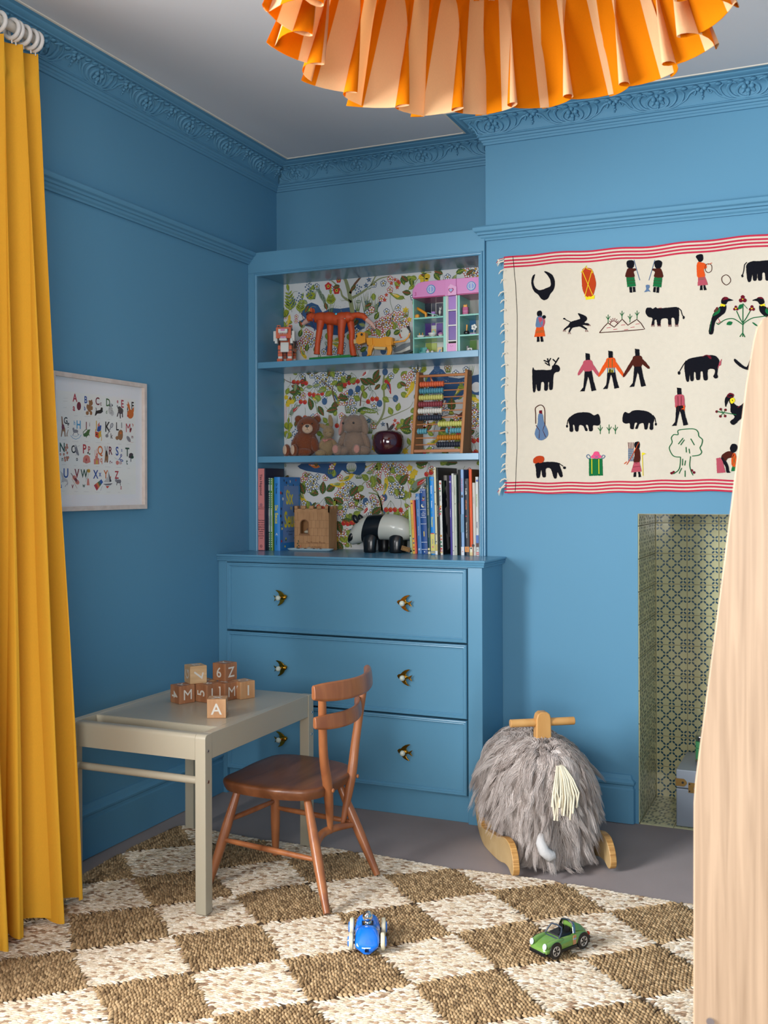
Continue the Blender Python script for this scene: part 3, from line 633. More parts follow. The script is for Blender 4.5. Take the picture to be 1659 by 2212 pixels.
for (zt, zb) in ((.8706, .6180), (.6128, .3585), (.3533, .0965)):
    b = MB(ch); b.box(.0405, .994, CF, CF+.02, zb, zt)
    dr = b.build('drawer', M_BLUEG, ch, smooth=None, bevel=.001)
    b = MB(ch)
    frame_profile(b, .0405, .994, zb, zt, [(0, -.003), (0, .004), (.002, .0075), (.005, .0085), (.007, .0065), (.0085, .0065), (.011, .0075), (.0135, .005), (.0145, .0025), (.017, .0025), (.0175, 0), (.0175, -.003)], CF)
    b.build('drawer_moulding', M_BLUEG, dr, smooth=35)
    zk = (zt+zb)/2 + .003
    for xk, sg in ((.277, 1), (.768, -1)):
        tl = .14 if sg > 0 else -.05
        b = MB(ch)
        def F3(a, c_, d, xk=xk, sg=sg, tl=tl):
            a *= sg*1.06; c_ *= 1.08; a2 = a*math.cos(tl)-c_*math.sin(tl); c2 = a*math.sin(tl)+c_*math.cos(tl)
            return (xk+a2, CF-.012-d+.10*abs(c_), zk+c2)
        b.prism(BIRD, F3, 0, .004)
        b.ell(F3(.006, 0, .002), (.017, .005, .0075), n=14, m=8)
        b.cyl((xk, CF+.001, zk), (xk, CF-.014, zk), .006, .006, 14)
        b.build('swallow_handle', M_BRASS, dr, smooth=50, bevel=.0008)
        b = MB(ch); b.cyl((xk, CF-.014, zk), (xk, CF-.026, zk), .0042, .005, 14, 1); b.ell((xk, CF-.034, zk), .0098, 0, 20, 12)
        b.build('pull_ball', [M_PEARL, M_BRASS], dr, smooth=50)
# ================================================================ embroidered wall hanging
TY = -.014
tp = thing('wall_hanging', 'cream cloth embroidered with people and animals, hung on the chimney breast', 'wall hanging', (1.5, TY, 1.13))
ET = [mat('hanging_cotton', '#D9CFBC', .95, spec=.1, var=.05, scale=60, bump=.5, bscale=900), mat('stitch_black', '#15151C', .95, spec=.1, bump=.8, bscale=500), mat('stitch_red', '#C2324A', .95, spec=.1, bump=.5, bscale=500),
      mat('stitch_orange', '#D9531E', .95, spec=.1, bump=.6, bscale=500), mat('stitch_green', '#1B6B3C', .95, spec=.1, bump=.6, bscale=500), mat('stitch_pink', '#B3505E', .95, spec=.1, bump=.6, bscale=500),
      mat('stitch_brown', '#4B2018', .95, spec=.1, bump=.6, bscale=500), mat('stitch_yellow', '#E8D52A', .95, spec=.1, bump=.5, bscale=500), mat('stitch_blue', '#5F7898', .95, spec=.1, bump=.6, bscale=500),
      mat('stitch_maroon', '#6B1626', .95, spec=.1, bump=.6, bscale=500), mat('stitch_magenta', '#E0527E', .95, spec=.1, bump=.6, bscale=500), mat('stitch_rust', '#B8401C', .95, spec=.1, bump=.6, bscale=500)]
K_, R_, O_, G_, PK, BR, Y_, BL, MA, MG, RU = 1, 2, 3, 4, 5, 6, 7, 8, 9, 10, 11
TS = 599/1659
def tq(px, py):
    p = at(1060+px*TS, 500+py*TS, 'Y', TY); return p.x, p.z
def wav(x, z):
    return -.0022*math.sin(x*9+1)*math.sin(z*5+.5) - .0025*math.sin(x*23+z*3) - .0015*math.sin(z*31)
TX0, TX1 = 1.0585, 2.22
def ztop(x): return 1.9725 + .0 - .008*(x-TX0) - .0025*math.sin(x*9) + .002*math.sin(x*31)
def zbot(x): return 1.1300 - .0035*math.sin((x-TX0)*7) + .0015*math.sin(x*40)
b = MB(tp); nx, nz = 90, 64; rows = []
for side in (0, 1):
    for j in range(nz+1):
        for i in range(nx+1):
            x = TX0+(TX1-TX0)*i/nx; t = j/nz; xe = x + (.009*(1-t) + .002*math.sin(t*40))*(1-i/nx)
            z = zbot(x)+(ztop(x)-zbot(x))*t; rows.append((xe, TY+wav(x, z)+side*.0014, z))
N = (nx+1)*(nz+1); fs = []; idx = lambda i, j, s_: s_*N+j*(nx+1)+i
for j in range(nz):
    for i in range(nx):
        fs.append((idx(i, j, 0), idx(i+1, j, 0), idx(i+1, j+1, 0), idx(i, j+1, 0))); fs.append((idx(i, j, 1), idx(i, j+1, 1), idx(i+1, j+1, 1), idx(i+1, j, 1)))
for i in range(nx): fs.append((idx(i, 0, 0), idx(i, 0, 1), idx(i+1, 0, 1), idx(i+1, 0, 0))); fs.append((idx(i, nz, 0), idx(i+1, nz, 0), idx(i+1, nz, 1), idx(i, nz, 1)))
for j in range(nz): fs.append((idx(0, j, 0), idx(0, j+1, 0), idx(0, j+1, 1), idx(0, j, 1))); fs.append((idx(nx, j, 0), idx(nx, j, 1), idx(nx, j+1, 1), idx(nx, j+1, 0)))
b.add(rows, fs, 0)
# printed red stripes along top and bottom, following the cloth
def stripe(zf, w_, mi):
    pts = []
    for i in range(81):
        x = TX0+.002+(TX1-TX0-.004)*i/80; z = zf(x); pts.append((x, z))
    for i in range(80):
        (x0, a), (x1, c) = pts[i], pts[i+1]
        b.flat([(x0, TY+wav(x0, a)-.0007, a-w_/2), (x1, TY+wav(x1, c)-.0007, c-w_/2), (x1, TY+wav(x1, c)-.0007, c+w_/2), (x0, TY+wav(x0, a)-.0007, a+w_/2)], mi)
for k, d in enumerate((.003, .0155, .027, .0385)): stripe(lambda x, d=d: ztop(x)-d, .0060, R_)
for k, d in enumerate((.003, .0145, .026, .037)): stripe(lambda x, d=d: zbot(x)+d, .0058, R_)
_ek = [0]
def E3(x, z, up=0):
    return (x, TY+wav(x, z)-.0009-up, z)
def fill(px, mi, jag=1.2):
    """an area of embroidery: outline traced from the cloth, thickened a little, with a stitched edge"""
    pts = [tq(*p) for p in px]; out = []; n = len(pts)
    for i in range(n):
        a, c = pts[i], pts[(i+1) % n]; L = math.hypot(c[0]-a[0], c[1]-a[1]); k = max(1, int(L/.003))
        for t in range(k): out.append((a[0]+(c[0]-a[0])*t/k+RND.uniform(-1, 1)*.00035*jag, a[1]+(c[1]-a[1])*t/k+RND.uniform(-1, 1)*.00035*jag))
    _ek[0] += 1; up = _ek[0]*2.5e-6
    b.prism(out, lambda x, z, d: E3(x, z, up+d), 0, .0007, mi)
def line(px, mi, w_=.0022, closed=False):
    w_ = w_*1.4
    pts = [tq(*p) for p in px]
    if closed: pts = pts+[pts[0]]
    _ek[0] += 1; up = _ek[0]*2.5e-6; L3 = []
    for i in range(len(pts)-1):
        a, c = pts[i], pts[i+1]; k = max(1, int(math.hypot(c[0]-a[0], c[1]-a[1])/.006))
        L3 += [E3(a[0]+(c[0]-a[0])*t/k, a[1]+(c[1]-a[1])*t/k, up) for t in range(k)]
    L3.append(E3(*pts[-1], up)); b.tube(L3, w_/2, 5, mi)
def sm(pts, n=4, closed=True):
    """rounded outline through the traced points"""
    out = []; m = len(pts)
    for i in range(m if closed else m-1):
        a, p, q, e = pts[(i-1) % m] if closed else pts[max(i-1, 0)], pts[i], pts[(i+1) % m], pts[(i+2) % m] if closed else pts[min(i+2, m-1)]
        for k in range(n):
            t = k/n; out.append(tuple(.5*((2*p[j])+(-a[j]+q[j])*t+(2*a[j]-5*p[j]+4*q[j]-e[j])*t*t+(-a[j]+3*p[j]-3*q[j]+e[j])*t**3) for j in (0, 1)))
    return out
def circ(x, y, r, mi, ry=None, n=14): fill([(x+r*math.cos(2*PI*i/n), y+(ry or r)*math.sin(2*PI*i/n)) for i in range(n)], mi, .5)
line([(133, 148), (140, 220), (150, 320), (157, 500), (158, 650), (155, 800), (152, 1000), (155, 1150), (157, 1300), (150, 1450), (146, 1558)], K_, .0014)
# row 1
fill(sm([(268, 258), (250, 275), (246, 320), (262, 360), (285, 378), (300, 400), (320, 412), (345, 400), (358, 375), (380, 345), (385, 300), (370, 262), (345, 245), (322, 240), (340, 262), (358, 290), (360, 325), (340, 338), (310, 350), (285, 350), (265, 330), (258, 300)]), K_)
fill(sm([(548, 228), (580, 218), (606, 228), (625, 280), (630, 320), (615, 375), (595, 395), (570, 388), (550, 350), (545, 300)]), RU)
fill([(565, 385), (600, 388), (622, 380), (620, 402), (568, 408)], Y_); line([(550, 240), (610, 380)], Y_); line([(605, 240), (562, 390)], Y_); line([(540, 245), (556, 228), (572, 205), (574, 222), (606, 232), (612, 250)], Y_); line(sm([(550, 228), (580, 220), (606, 230), (580, 236)]), R_, .0015)
for (hx, sx_) in ((835, 1), (1003, -1)):
    f_ = lambda pts: [(hx+(px-835)*sx_, py) for px, py in pts]
    fill(sm(f_([(815, 180), (835, 172), (856, 178), (858, 205), (845, 222), (822, 218), (814, 200)])), K_)
    fill(sm(f_([(822, 222), (850, 222), (868, 222), (872, 232), (856, 242), (860, 272), (812, 276), (808, 255)])), BR)
    fill(f_([(812, 276), (860, 274), (868, 328), (818, 334)]), G_); line(f_([(814, 296), (864, 292)]), BR, .0014); line(f_([(816, 312), (866, 308)]), BR, .0014)
    fill(f_([(830, 333), (846, 333), (848, 366), (832, 366)]), K_); fill(f_([(850, 332), (864, 331), (868, 362), (852, 364)]), K_)
    line(f_([(857, 170), (872, 225), (892, 292)]), BL, .0018)
fill(sm([(928, 322), (948, 320), (950, 335), (944, 345), (956, 360), (940, 358), (918, 362), (930, 345)]), BL)
fill(sm([(1228, 150), (1250, 138), (1270, 142), (1270, 175), (1250, 185), (1238, 170)]), K_)
fill(sm([(1238, 188), (1268, 188), (1290, 200), (1292, 222), (1276, 228), (1282, 272), (1240, 278), (1234, 230)]), O_)
fill([(1242, 278), (1284, 272), (1300, 320), (1238, 326)], PK); line([(1246, 282), (1280, 278)], G_, .0014); line([(1246, 290), (1282, 286)], G_, .0014)
fill([(1254, 325), (1268, 324), (1268, 352), (1252, 352)], K_); fill([(1272, 323), (1284, 322), (1292, 350), (1276, 352)], K_)
line(sm([(1303, 195), (1322, 205), (1322, 235), (1303, 248), (1286, 235), (1286, 205)]), BR, .0016, True); line([(1300, 200), (1325, 190)], O_, .0016)
line(sm([(1408, 260), (1430, 275), (1434, 300), (1410, 320), (1386, 302), (1384, 275)]), BR, .0018, True)
def elephant(f_, trunk=False):
    fill(sm(f_([(1530, 200), (1560, 180), (1600, 178), (1640, 175), (1680, 172), (1720, 180), (1745, 200), (1748, 240), (1735, 290), (1712, 292), (1708, 250), (1670, 250), (1668, 288), (1645, 292), (1640, 252), (1625, 250), (1622, 290), (1600, 292), (1595, 252), (1590, 290), (1570, 292), (1565, 255), (1557, 296), (1538, 298), (1530, 250)]), 3), K_)
    line(f_([(1532, 185), (1518, 200), (1514, 235), (1506, 262)]), K_); fill(sm(f_([(1506, 255), (1512, 268), (1504, 275), (1498, 266)])), K_)
elephant(lambda p: p)
# row 2
fill(sm([(282, 478), (300, 474), (308, 490), (304, 508), (285, 508), (277, 495)]), K_); fill(sm([(282, 510), (312, 510), (312, 560), (298, 575), (272, 572), (272, 540)]), BL)
fill(sm([(285, 520), (305, 515), (325, 528), (322, 560), (308, 572)]), PK); circ(320, 512, 11, K_)
fill([(274, 575), (318, 572), (328, 628), (262, 632)], O_); line([(272, 598), (322, 594)], G_, .0014); line([(270, 606), (324, 602)], G_, .0014)
fill([(278, 631), (292, 630), (294, 660), (278, 662)], K_); fill([(298, 630), (312, 629), (318, 660), (302, 661)], K_)
fill(sm([(478, 542), (510, 530), (535, 520), (520, 490), (545, 495), (572, 510), (574, 530), (560, 545), (585, 550), (586, 562), (548, 560), (575, 580), (570, 588), (535, 570), (510, 572), (488, 578), (474, 602), (466, 600), (475, 575), (462, 578), (442, 592), (438, 585), (465, 560)], 3), K_)
line([(478, 542), (455, 532), (440, 522)], K_); circ(440, 522, 7, K_, 5)
for x_, y_ in ((470, 604), (440, 590), (586, 556), (572, 590)):
    for k in (-5, 0, 5): line([(x_+k, y_), (x_+k*1.6+2, y_+10)], MA, .0012)
line([(652, 605), (680, 570), (702, 548), (740, 574), (788, 526), (822, 562), (875, 527), (900, 550), (922, 585), (860, 592), (760, 600), (652, 606)], BR, .002, True)
line(sm([(715, 555), (722, 542), (740, 536), (758, 548), (760, 556)], 4, False), MA, .0018)
for k in range(6): a = PI*(.15+.7*k/5); line([(738+20*math.cos(a), 552-20*math.sin(a)), (738+32*math.cos(a), 552-34*math.sin(a))], MA, .0014)
for x_, y_ in ((695, 578), (735, 588), (782, 562), (800, 590), (838, 576), (868, 556)): line([(x_, y_), (x_+24, y_-3)], R_, .0013)
for x_, y_ in ((703, 548), (786, 526), (834, 545), (876, 524)):
    line([(x_, y_), (x_, y_-50)], G_, .0018); line([(x_, y_-20), (x_-12, y_-38)], G_, .0016); line([(x_, y_-20), (x_+12, y_-40)], G_, .0016)
fill(sm([(930, 460), (955, 455), (970, 462), (985, 452), (1000, 460), (1050, 456), (1110, 452), (1125, 470), (1126, 520), (1120, 555), (1104, 556), (1098, 520), (1080, 520), (1080, 555), (1062, 556), (1058, 522), (1020, 525), (1015, 560), (998, 562), (992, 530), (980, 532), (978, 558), (962, 558), (968, 520), (945, 512), (928, 490)], 3), K_)
for x_ in (1012, 1042, 1070): fill([(x_-10, 458), (x_+10, 456), (x_+12, 480), (x_+2, 496), (x_-6, 480)], MA)
line([(1120, 456), (1138, 472), (1146, 500), (1156, 515)], K_); circ(1154, 515, 6, K_, 10)
for x_ in (970, 1008, 1072, 1112):
    for k in (-7, 0, 7): line([(x_+k, 555), (x_+k*1.1, 570)], MA, .0014)
def bird2(f_):
    fill(sm(f_([(1388, 440), (1410, 445), (1404, 480), (1385, 500), (1355, 525), (1340, 555), (1330, 612), (1306, 612), (1312, 560), (1330, 500), (1350, 468), (1372, 450)]), 3), K_)
    fill(sm(f_([(1372, 460), (1370, 485), (1345, 502), (1326, 505), (1338, 485), (1355, 462)])), G_); fill(sm(f_([(1355, 452), (1362, 470), (1342, 484), (1336, 478), (1345, 462)])), MA)
    fill(f_([(1376, 432), (1404, 438), (1402, 455), (1373, 447)]), Y_)
    fill(sm(f_([(1382, 405), (1400, 394), (1422, 400), (1452, 412), (1420, 418), (1406, 436), (1380, 430)]), 3), K_); fill(sm(f_([(1382, 405), (1398, 391), (1420, 396), (1418, 410), (1390, 412)])), MA)
    line(f_([(1360, 520), (1372, 540), (1360, 550)]), R_, .0014); line(f_([(1372, 540), (1384, 545)]), R_, .0014); line(f_([(1322, 530), (1314, 600)]), G_, .0016)
bird2(lambda p: p); bird2(lambda p: [(3015-x, y) for x, y in p])
line([(1507, 640-10), (1508, 560), (1508, 430)], G_); line([(1490, 630), (1507, 605), (1520, 632)], G_)
line(sm([(1362, 558), (1400, 530), (1450, 522), (1500, 552), (1508, 560)], 4, False), G_); line(sm([(1650, 505), (1600, 512), (1560, 520), (1520, 545), (1508, 560)], 4, False), G_)
line([(1505, 545), (1490, 520), (1470, 475)], G_); line([(1510, 545), (1530, 515), (1552, 475)], G_); line([(1362, 558), (1350, 548)], G_)
for x_, y_, r in ((1507, 405, 22), (1466, 460, 15), (1562, 460, 17)):
    for k in range(3): circ(x_+r*.6*math.cos(2.1*k+.5), y_+r*.6*math.sin(2.1*k+.5), r*.55, MA)
    circ(x_, y_, 5, Y_)
for x_, y_, a in ((1428, 550, .4), (1580, 555, -.5), (1492, 450, .8), (1522, 448, -.8)): fill(sm([(x_+20*math.cos(a), y_-20*math.sin(a)), (x_-6, y_-10), (x_-18*math.cos(a), y_+18*math.sin(a)), (x_+8, y_+10)]), G_)
# row 3
fill(sm([(248, 830), (255, 815), (262, 828), (300, 828), (360, 828), (368, 805), (385, 798), (402, 800), (414, 815), (410, 838), (385, 845), (376, 870), (372, 942), (352, 944), (350, 905), (345, 905), (342, 948), (322, 950), (320, 905), (302, 905), (298, 950), (280, 952), (272, 912), (268, 954), (252, 954)], 3), K_)
line([(352, 805), (340, 760)], K_, .0035); line([(345, 782), (318, 772)], K_, .0035); line([(348, 780), (360, 758)], K_, .003); line([(380, 800), (408, 755)], K_, .0035); line([(390, 782), (372, 765)], K_, .0035); line([(345, 800), (325, 785)], K_, .003)
def walker(cx, top, shirt, armL, armR, pants=K_):
    y = top
    fill([(cx-14, y), (cx+12, y+4), (cx+14, y+42), (cx-12, y+44)], K_)
    fill(sm([(cx-18, y+44), (cx+18, y+42), (cx+30, y+60), (cx+24, y+105), (cx-20, y+108), (cx-28, y+62)]), shirt)
    fill(sm([(cx-22, y+52), (cx-14, y+78), (armL[0]+6, armL[1]), (armL[0]-6, armL[1]-8)], 2), shirt); fill(sm([(cx+20, y+50), (cx+14, y+76), (armR[0]-6, armR[1]), (armR[0]+6, armR[1]-8)], 2), shirt)
    fill([(cx-18, y+108), (cx+24, y+106), (cx+36, y+170), (cx+52, y+222), (cx+24, y+228), (cx+10, y+160), (cx+2, y+140), (cx-6, y+175), (cx-18, y+228), (cx-46, y+230), (cx-26, y+205), (cx-22, y+165)], pants)
walker(580, 728, PK, (526, 858), (645, 864)); walker(718, 714, O_, (650, 864), (795, 866)); walker(878, 702, BR, (800, 866), (945, 820))
for k in (-12, 10): line([(718+k, 762), (718+k, 815)], G_, .002)
fill([(696, 818), (742, 815), (744, 844), (700, 848)], BL); line([(708, 818), (708, 845)], Y_); line([(722, 818), (722, 845)], Y_); line([(734, 818), (734, 845)], Y_)
fill(sm([(1165, 780), (1190, 760), (1230, 752), (1270, 745), (1320, 740), (1350, 748), (1368, 775), (1362, 810), (1356, 850), (1360, 872), (1345, 880), (1332, 868), (1340, 850), (1338, 825), (1300, 828), (1298, 885), (1275, 888), (1268, 840), (1255, 842), (1252, 885), (1230, 886), (1225, 845), (1215, 845), (1214, 890), (1195, 892), (1190, 850), (1186, 895), (1170, 894), (1162, 850), (1158, 810)], 3), K_)
line([(1170, 772), (1150, 800), (1130, 835)], K_); circ(1126, 846, 8, K_, 11); fill(sm([(1268, 750), (1290, 738), (1318, 748), (1316, 770), (1290, 775), (1268, 765)]), MA); fill([(1362, 790), (1382, 762), (1376, 800), (1362, 806)], PK); fill([(1340, 822), (1366, 802), (1360, 820), (1344, 830)], PK)
fill(sm([(1455, 768), (1462, 762), (1490, 785), (1530, 810), (1555, 760), (1590, 748), (1660, 745), (1700, 770), (1705, 850), (1680, 890), (1660, 850), (1640, 890), (1610, 888), (1600, 830), (1575, 825), (1540, 828), (1500, 815), (1462, 784)], 3), K_)
# row 4
line(sm([(268, 1150), (268, 1090), (268, 1055), (300, 1038), (322, 1060), (324, 1120), (324, 1170)], 4, False), BR); fill([(290, 1072), (306, 1070), (308, 1092), (290, 1093)], MA)
fill(sm([(285, 1095), (310, 1094), (318, 1140), (342, 1190), (340, 1225), (312, 1248), (284, 1245), (264, 1218), (266, 1190), (280, 1150)]), BL); line([(270, 1160), (292, 1190), (290, 1238)], BR); line([(322, 1160), (312, 1190), (330, 1230)], BR)
def boar(f_):
    fill(sm(f_([(468, 1120), (500, 1092), (545, 1082), (590, 1084), (618, 1100), (640, 1092), (652, 1110), (655, 1150), (635, 1162), (612, 1160), (610, 1190), (590, 1194), (582, 1160), (568, 1160), (580, 1190), (565, 1192), (555, 1165), (530, 1160), (524, 1194), (508, 1194), (500, 1160), (492, 1162), (494, 1195), (474, 1196), (472, 1160), (466, 1140)]), 3), K_)
    line(f_([(474, 1112), (462, 1130), (458, 1155)]), K_); circ(*f_([(457, 1165)])[0], 6, K_, 9)
boar(lambda p: p); boar(lambda p: [(1445-x*1.0, y-12) for x, y in p])
for x_, y_ in ((655, 1212), (708, 1210), (746, 1212)):
    line([(x_, y_), (x_, y_-55)], G_, .0018); line([(x_, y_-18), (x_-14, y_-38)], G_, .0016); line([(x_, y_-18), (x_+14, y_-42)], G_, .0016)
walker(1128, 934, PK, (1108, 1055), (1158, 1055)); fill([(1108, 1044), (1160, 1042), (1160, 1072), (1112, 1074)], O_); line([(1120, 984), (1122, 1074)], BR, .0018); line([(1140, 984), (1140, 1074)], BR, .0018)
fill(sm([(1418, 985), (1450, 985), (1448, 1010), (1462, 1035), (1490, 1045), (1520, 1020), (1560, 1010), (1560, 1150), (1520, 1140), (1500, 1118), (1455, 1158), (1432, 1138), (1460, 1110), (1436, 1080), (1434, 1040)], 3), K_)
fill(sm([(1405, 1050), (1400, 1010), (1412, 985), (1440, 975), (1452, 990), (1430, 1005), (1415, 1030)]), K_); fill(sm([(1412, 985), (1430, 966), (1455, 975), (1450, 990), (1425, 994)]), MA); fill(sm([(1432, 1005), (1452, 995), (1462, 1015), (1440, 1030)]), Y_); fill([(1476, 1052), (1495, 1040), (1522, 1045), (1510, 1060), (1490, 1062)], MA)
line([(1470, 1096), (1420, 1088), (1360, 1078)], G_)
for x_, y_ in ((1352, 1078), (1376, 1064), (1404, 1068), (1374, 1106), (1402, 1104)): circ(x_, y_, 8, MA); line([(x_, y_), (1390, 1086)], G_, .0015)
# row 5
fill(sm([(256, 1385), (256, 1360), (280, 1344), (312, 1345), (322, 1362), (310, 1382), (280, 1388)]), RU); fill(sm([(268, 1388), (320, 1380), (360, 1378), (405, 1384), (418, 1410), (432, 1460), (418, 1470), (400, 1440), (395, 1474), (378, 1474), (360, 1420), (330, 1420), (330, 1466), (310, 1468), (302, 1425), (292, 1470), (274, 1472), (270, 1420)], 3), K_); line([(408, 1386), (435, 1405)], K_); circ(443, 1414, 9, K_, 8)
fill([(588, 1360), (668, 1358), (670, 1460), (588, 1462)], G_); fill([(604, 1446), (650, 1444), (650, 1452), (604, 1462)], 0)
for x_ in (606, 648): line([(x_, 1362), (x_, 1450)], Y_, .0028)
fill(sm([(600, 1352), (612, 1335), (622, 1318), (645, 1318), (652, 1335), (668, 1350), (630, 1360)]), MG); line(sm([(598, 1352), (585, 1335), (574, 1345), (585, 1358)]), BL, .002, True); line(sm([(664, 1352), (672, 1338), (684, 1345), (672, 1358)]), BL, .002, True); line([(622, 1340), (648, 1358)], BL, .0018); line([(646, 1340), (620, 1358)], BL, .0018)
fill(sm([(866, 1262), (888, 1258), (894, 1280), (886, 1300), (868, 1298), (860, 1280)]), K_); fill(sm([(866, 1300), (888, 1298), (896, 1330), (892, 1380), (858, 1382), (862, 1340)]), BR); fill([(858, 1382), (892, 1380), (904, 1436), (840, 1442)], PK); line([(850, 1410), (898, 1404)], MA, .0014)
fill([(858, 1440), (872, 1440), (870, 1468), (854, 1470)], K_); fill([(882, 1438), (894, 1438), (900, 1468), (886, 1470)], K_)
line([(888, 1262), (850, 1340), (815, 1395)], O_, .002); line([(800, 1390), (815, 1378)], O_, .002)
for k in range(5): line([(826+k*7, 1300), (826+k*7, 1376)], BL, .0014)
for k in range(6): line([(824, 1302+k*13), (856, 1302+k*13)], BL, .0014)
for k in range(4): line([(824+k*10, 1262), (828+k*9, 1300)], MA, .0014)
line([(908, 1325), (912, 1462)], Y_, .0018); fill([(908, 1322), (932, 1330), (908, 1340)], Y_)
line(sm([(1135, 1350), (1105, 1348), (1085, 1335), (1068, 1295), (1085, 1262), (1080, 1235), (1095, 1215), (1120, 1215), (1120, 1190), (1165, 1182), (1218, 1182), (1240, 1200), (1245, 1225), (1266, 1245), (1262, 1275), (1252, 1295), (1262, 1320), (1245, 1338), (1195, 1345)], 4, False), G_)
line(sm([(1135, 1350), (1132, 1400), (1120, 1430), (1085, 1455)], 4, False), G_); line(sm([(1195, 1345), (1190, 1400), (1200, 1440), (1212, 1462)], 4, False), G_)
for a, c in (((1122, 1272), (1150, 1236)), ((1136, 1278), (1158, 1246)), ((1196, 1240), (1218, 1278)), ((1168, 1290), (1170, 1322)), ((1186, 1300), (1190, 1328)), ((1148, 1360), (1146, 1400)), ((1165, 1370), (1160, 1400)), ((1142, 1415), (1126, 1448)), ((1162, 1430), (1162, 1468))): line([a, c], G_)
for x_, y_ in ((1082, 1446), (1094, 1440), (1202, 1430), (1216, 1442)): circ(x_, y_, 8, MA)
fill(sm([(1432, 1295), (1445, 1272), (1470, 1275), (1476, 1298), (1462, 1320), (1440, 1320)]), K_); fill(sm([(1380, 1345), (1420, 1315), (1455, 1325), (1450, 1350), (1420, 1358), (1405, 1372)]), BR); fill(sm([(1380, 1348), (1405, 1368), (1422, 1400), (1428, 1435), (1440, 1440), (1412, 1444), (1405, 1410), (1385, 1370)], 2), K_)
fill([(1350, 1358), (1375, 1352), (1388, 1375), (1405, 1442), (1354, 1446)], PK); fill(sm([(1450, 1330), (1464, 1330), (1474, 1370), (1470, 1405), (1446, 1405), (1440, 1365)]), O_); fill([(1446, 1405), (1470, 1405), (1478, 1434), (1438, 1434)], G_); line([(1448, 1345), (1468, 1400)], G_, .0015); line([(1466, 1345), (1446, 1400)], G_, .0015)
b.build('cloth', ET, tp, smooth=50, recalc=False)
# knotted tassels along the left hem
M_TAS = mat('tassel_cotton', '#E6DDCB', .95, bump=.5, bscale=500); M_TASR = mat('tassel_red_cotton', '#C44A58', .95, bump=.5, bscale=500)
TZ = [240, 295, 370, 420, 478, 560, 600, 665, 735, 805, 885, 925, 1020, 1065, 1140, 1210, 1270, 1340, 1400, 1430, 1490]
for k, py in enumerate(TZ):
    x0, z0 = tq(88 if py < 500 else 96, py-6); r = random.Random(k); L = r.uniform(.016, .026); dz = -r.uniform(.002, .012)
    b = MB(tp); pts = [(x0+.002, TY, z0), (x0-L*.3, TY-.003, z0+.003), (x0-L*.65, TY-.004, z0-.001), (x0-L, TY-.002, z0+dz)]
    for o in (-.001, .001): b.tube([(p[0], p[1]+o, p[2]+o*(2 if i > 2 else 1)) for i, p in enumerate(pts)], [.0016, .0017, .0019, .0009], 6)
    b.ell(pts[2], .0032, n=8, m=6); b.build('tassel', M_TAS, tp)
for (a, zz, sg) in ((80, 160, -1), (88, 1520, 1)):
    for j in range(2):
        x0, z0 = tq(a, zz+j*14*sg*-1); b = MB(tp); x1, z1 = tq(a-46+j*6, zz+(30 if sg < 0 else 40)+j*14)
        xm, zm = (x0+x1)/2-.002, (z0+z1)/2+.004
        b.tube([(x0, TY, z0), (xm, TY-.004, zm), (x1, TY-.003, z1)], [.0018, .002, .001], 6, 1 if j == 0 else 0); b.tube([(x0, TY-.002, z0-.003), (xm, TY-.006, zm-.003), (x1+.002, TY-.004, z1-.004)], [.0016, .0018, .0009], 6, 0)
        b.ell((xm-(x0-x1)*.15, TY-.004, zm-(z0-z1)*.15), .0035, 0, n=8, m=6); b.build('tassel', [M_TAS, M_TASR], tp)

# ================================================================ framed alphabet print on the left wall
fr = thing('framed_alphabet_print', 'white framed alphabet print with letters and animals, on the left wall', 'framed picture', (.0, -.94, 1.08))
FY0, FY1, FZ0, FZ1 = -1.170, -.708, 1.081, 1.5015
M_FR = wood('frame_limed_oak', '#D9CBC2', '#C9B9AF', (1, 1, 1), 30, .5, bump=.1); M_MAT = mat('mat_board', '#F3F1F2', .8); M_PRINT = mat('print_paper', '#F4F2EC', .8)
b = MB(fr)
for (y0, y1, z0, z1) in ((FY0, FY0+.014, FZ0, FZ1), (FY1-.014, FY1, FZ0, FZ1), (FY0+.014, FY1-.014, FZ0, FZ0+.014), (FY0+.014, FY1-.014, FZ1-.014, FZ1)): b.box(.001, .024, y0, y1, z0, z1)
b.build('frame', M_FR, fr, smooth=None, bevel=.0008)
b = MB(fr); b.box(.003, .0125, FY0+.013, FY1-.013, FZ0+.013, FZ1-.013); b.build('mat_board', M_MAT, fr, smooth=None)
PS = 240/1561
def pq(px, py): q = at(100+px*PS, 780+py*PS, 'X', .0145); return q.y, q.z
CI = {'k': '#1C1C20', 'r': '#B8283A', 'b': '#2450A0', 'm': '#7A2030', 'g': '#3F6A34', 'G': '#1F4A38', 'o': '#D9702F', 'c': '#4FA0D0', 'y': '#D8A830', 'n': '#9A6A42', 'w': '#8E8A90', 'p': '#D98070', 'l': '#C9C6C4', 'R': '#D04030', 'd': '#4A4048'}
PM = [M_PRINT]+[mat('print_'+{'k': 'black', 'r': 'red', 'b': 'blue', 'm': 'maroon', 'g': 'green', 'G': 'dark_green', 'o': 'orange', 'c': 'sky', 'y': 'ochre', 'n': 'tan', 'w': 'grey', 'p': 'coral', 'l': 'pale_grey', 'R': 'vermilion', 'd': 'charcoal'}[k_], v, .8) for k_, v in CI.items()]
KI = {k_: i+1 for i, k_ in enumerate(CI)}
b = MB(fr)
y0, zt = pq(185, 400); y1, z1 = pq(1258, 540); yb, zb = pq(1240, 1870); b.box(.0125, .0132, y0-.01, y1, zb, zt-.002, 0)
_pk = [0]
def pl(pts, c):
    _pk[0] += 1; b.flat([(.0134+_pk[0]*1.5e-6, *pq(*p)) for p in pts], KI[c])
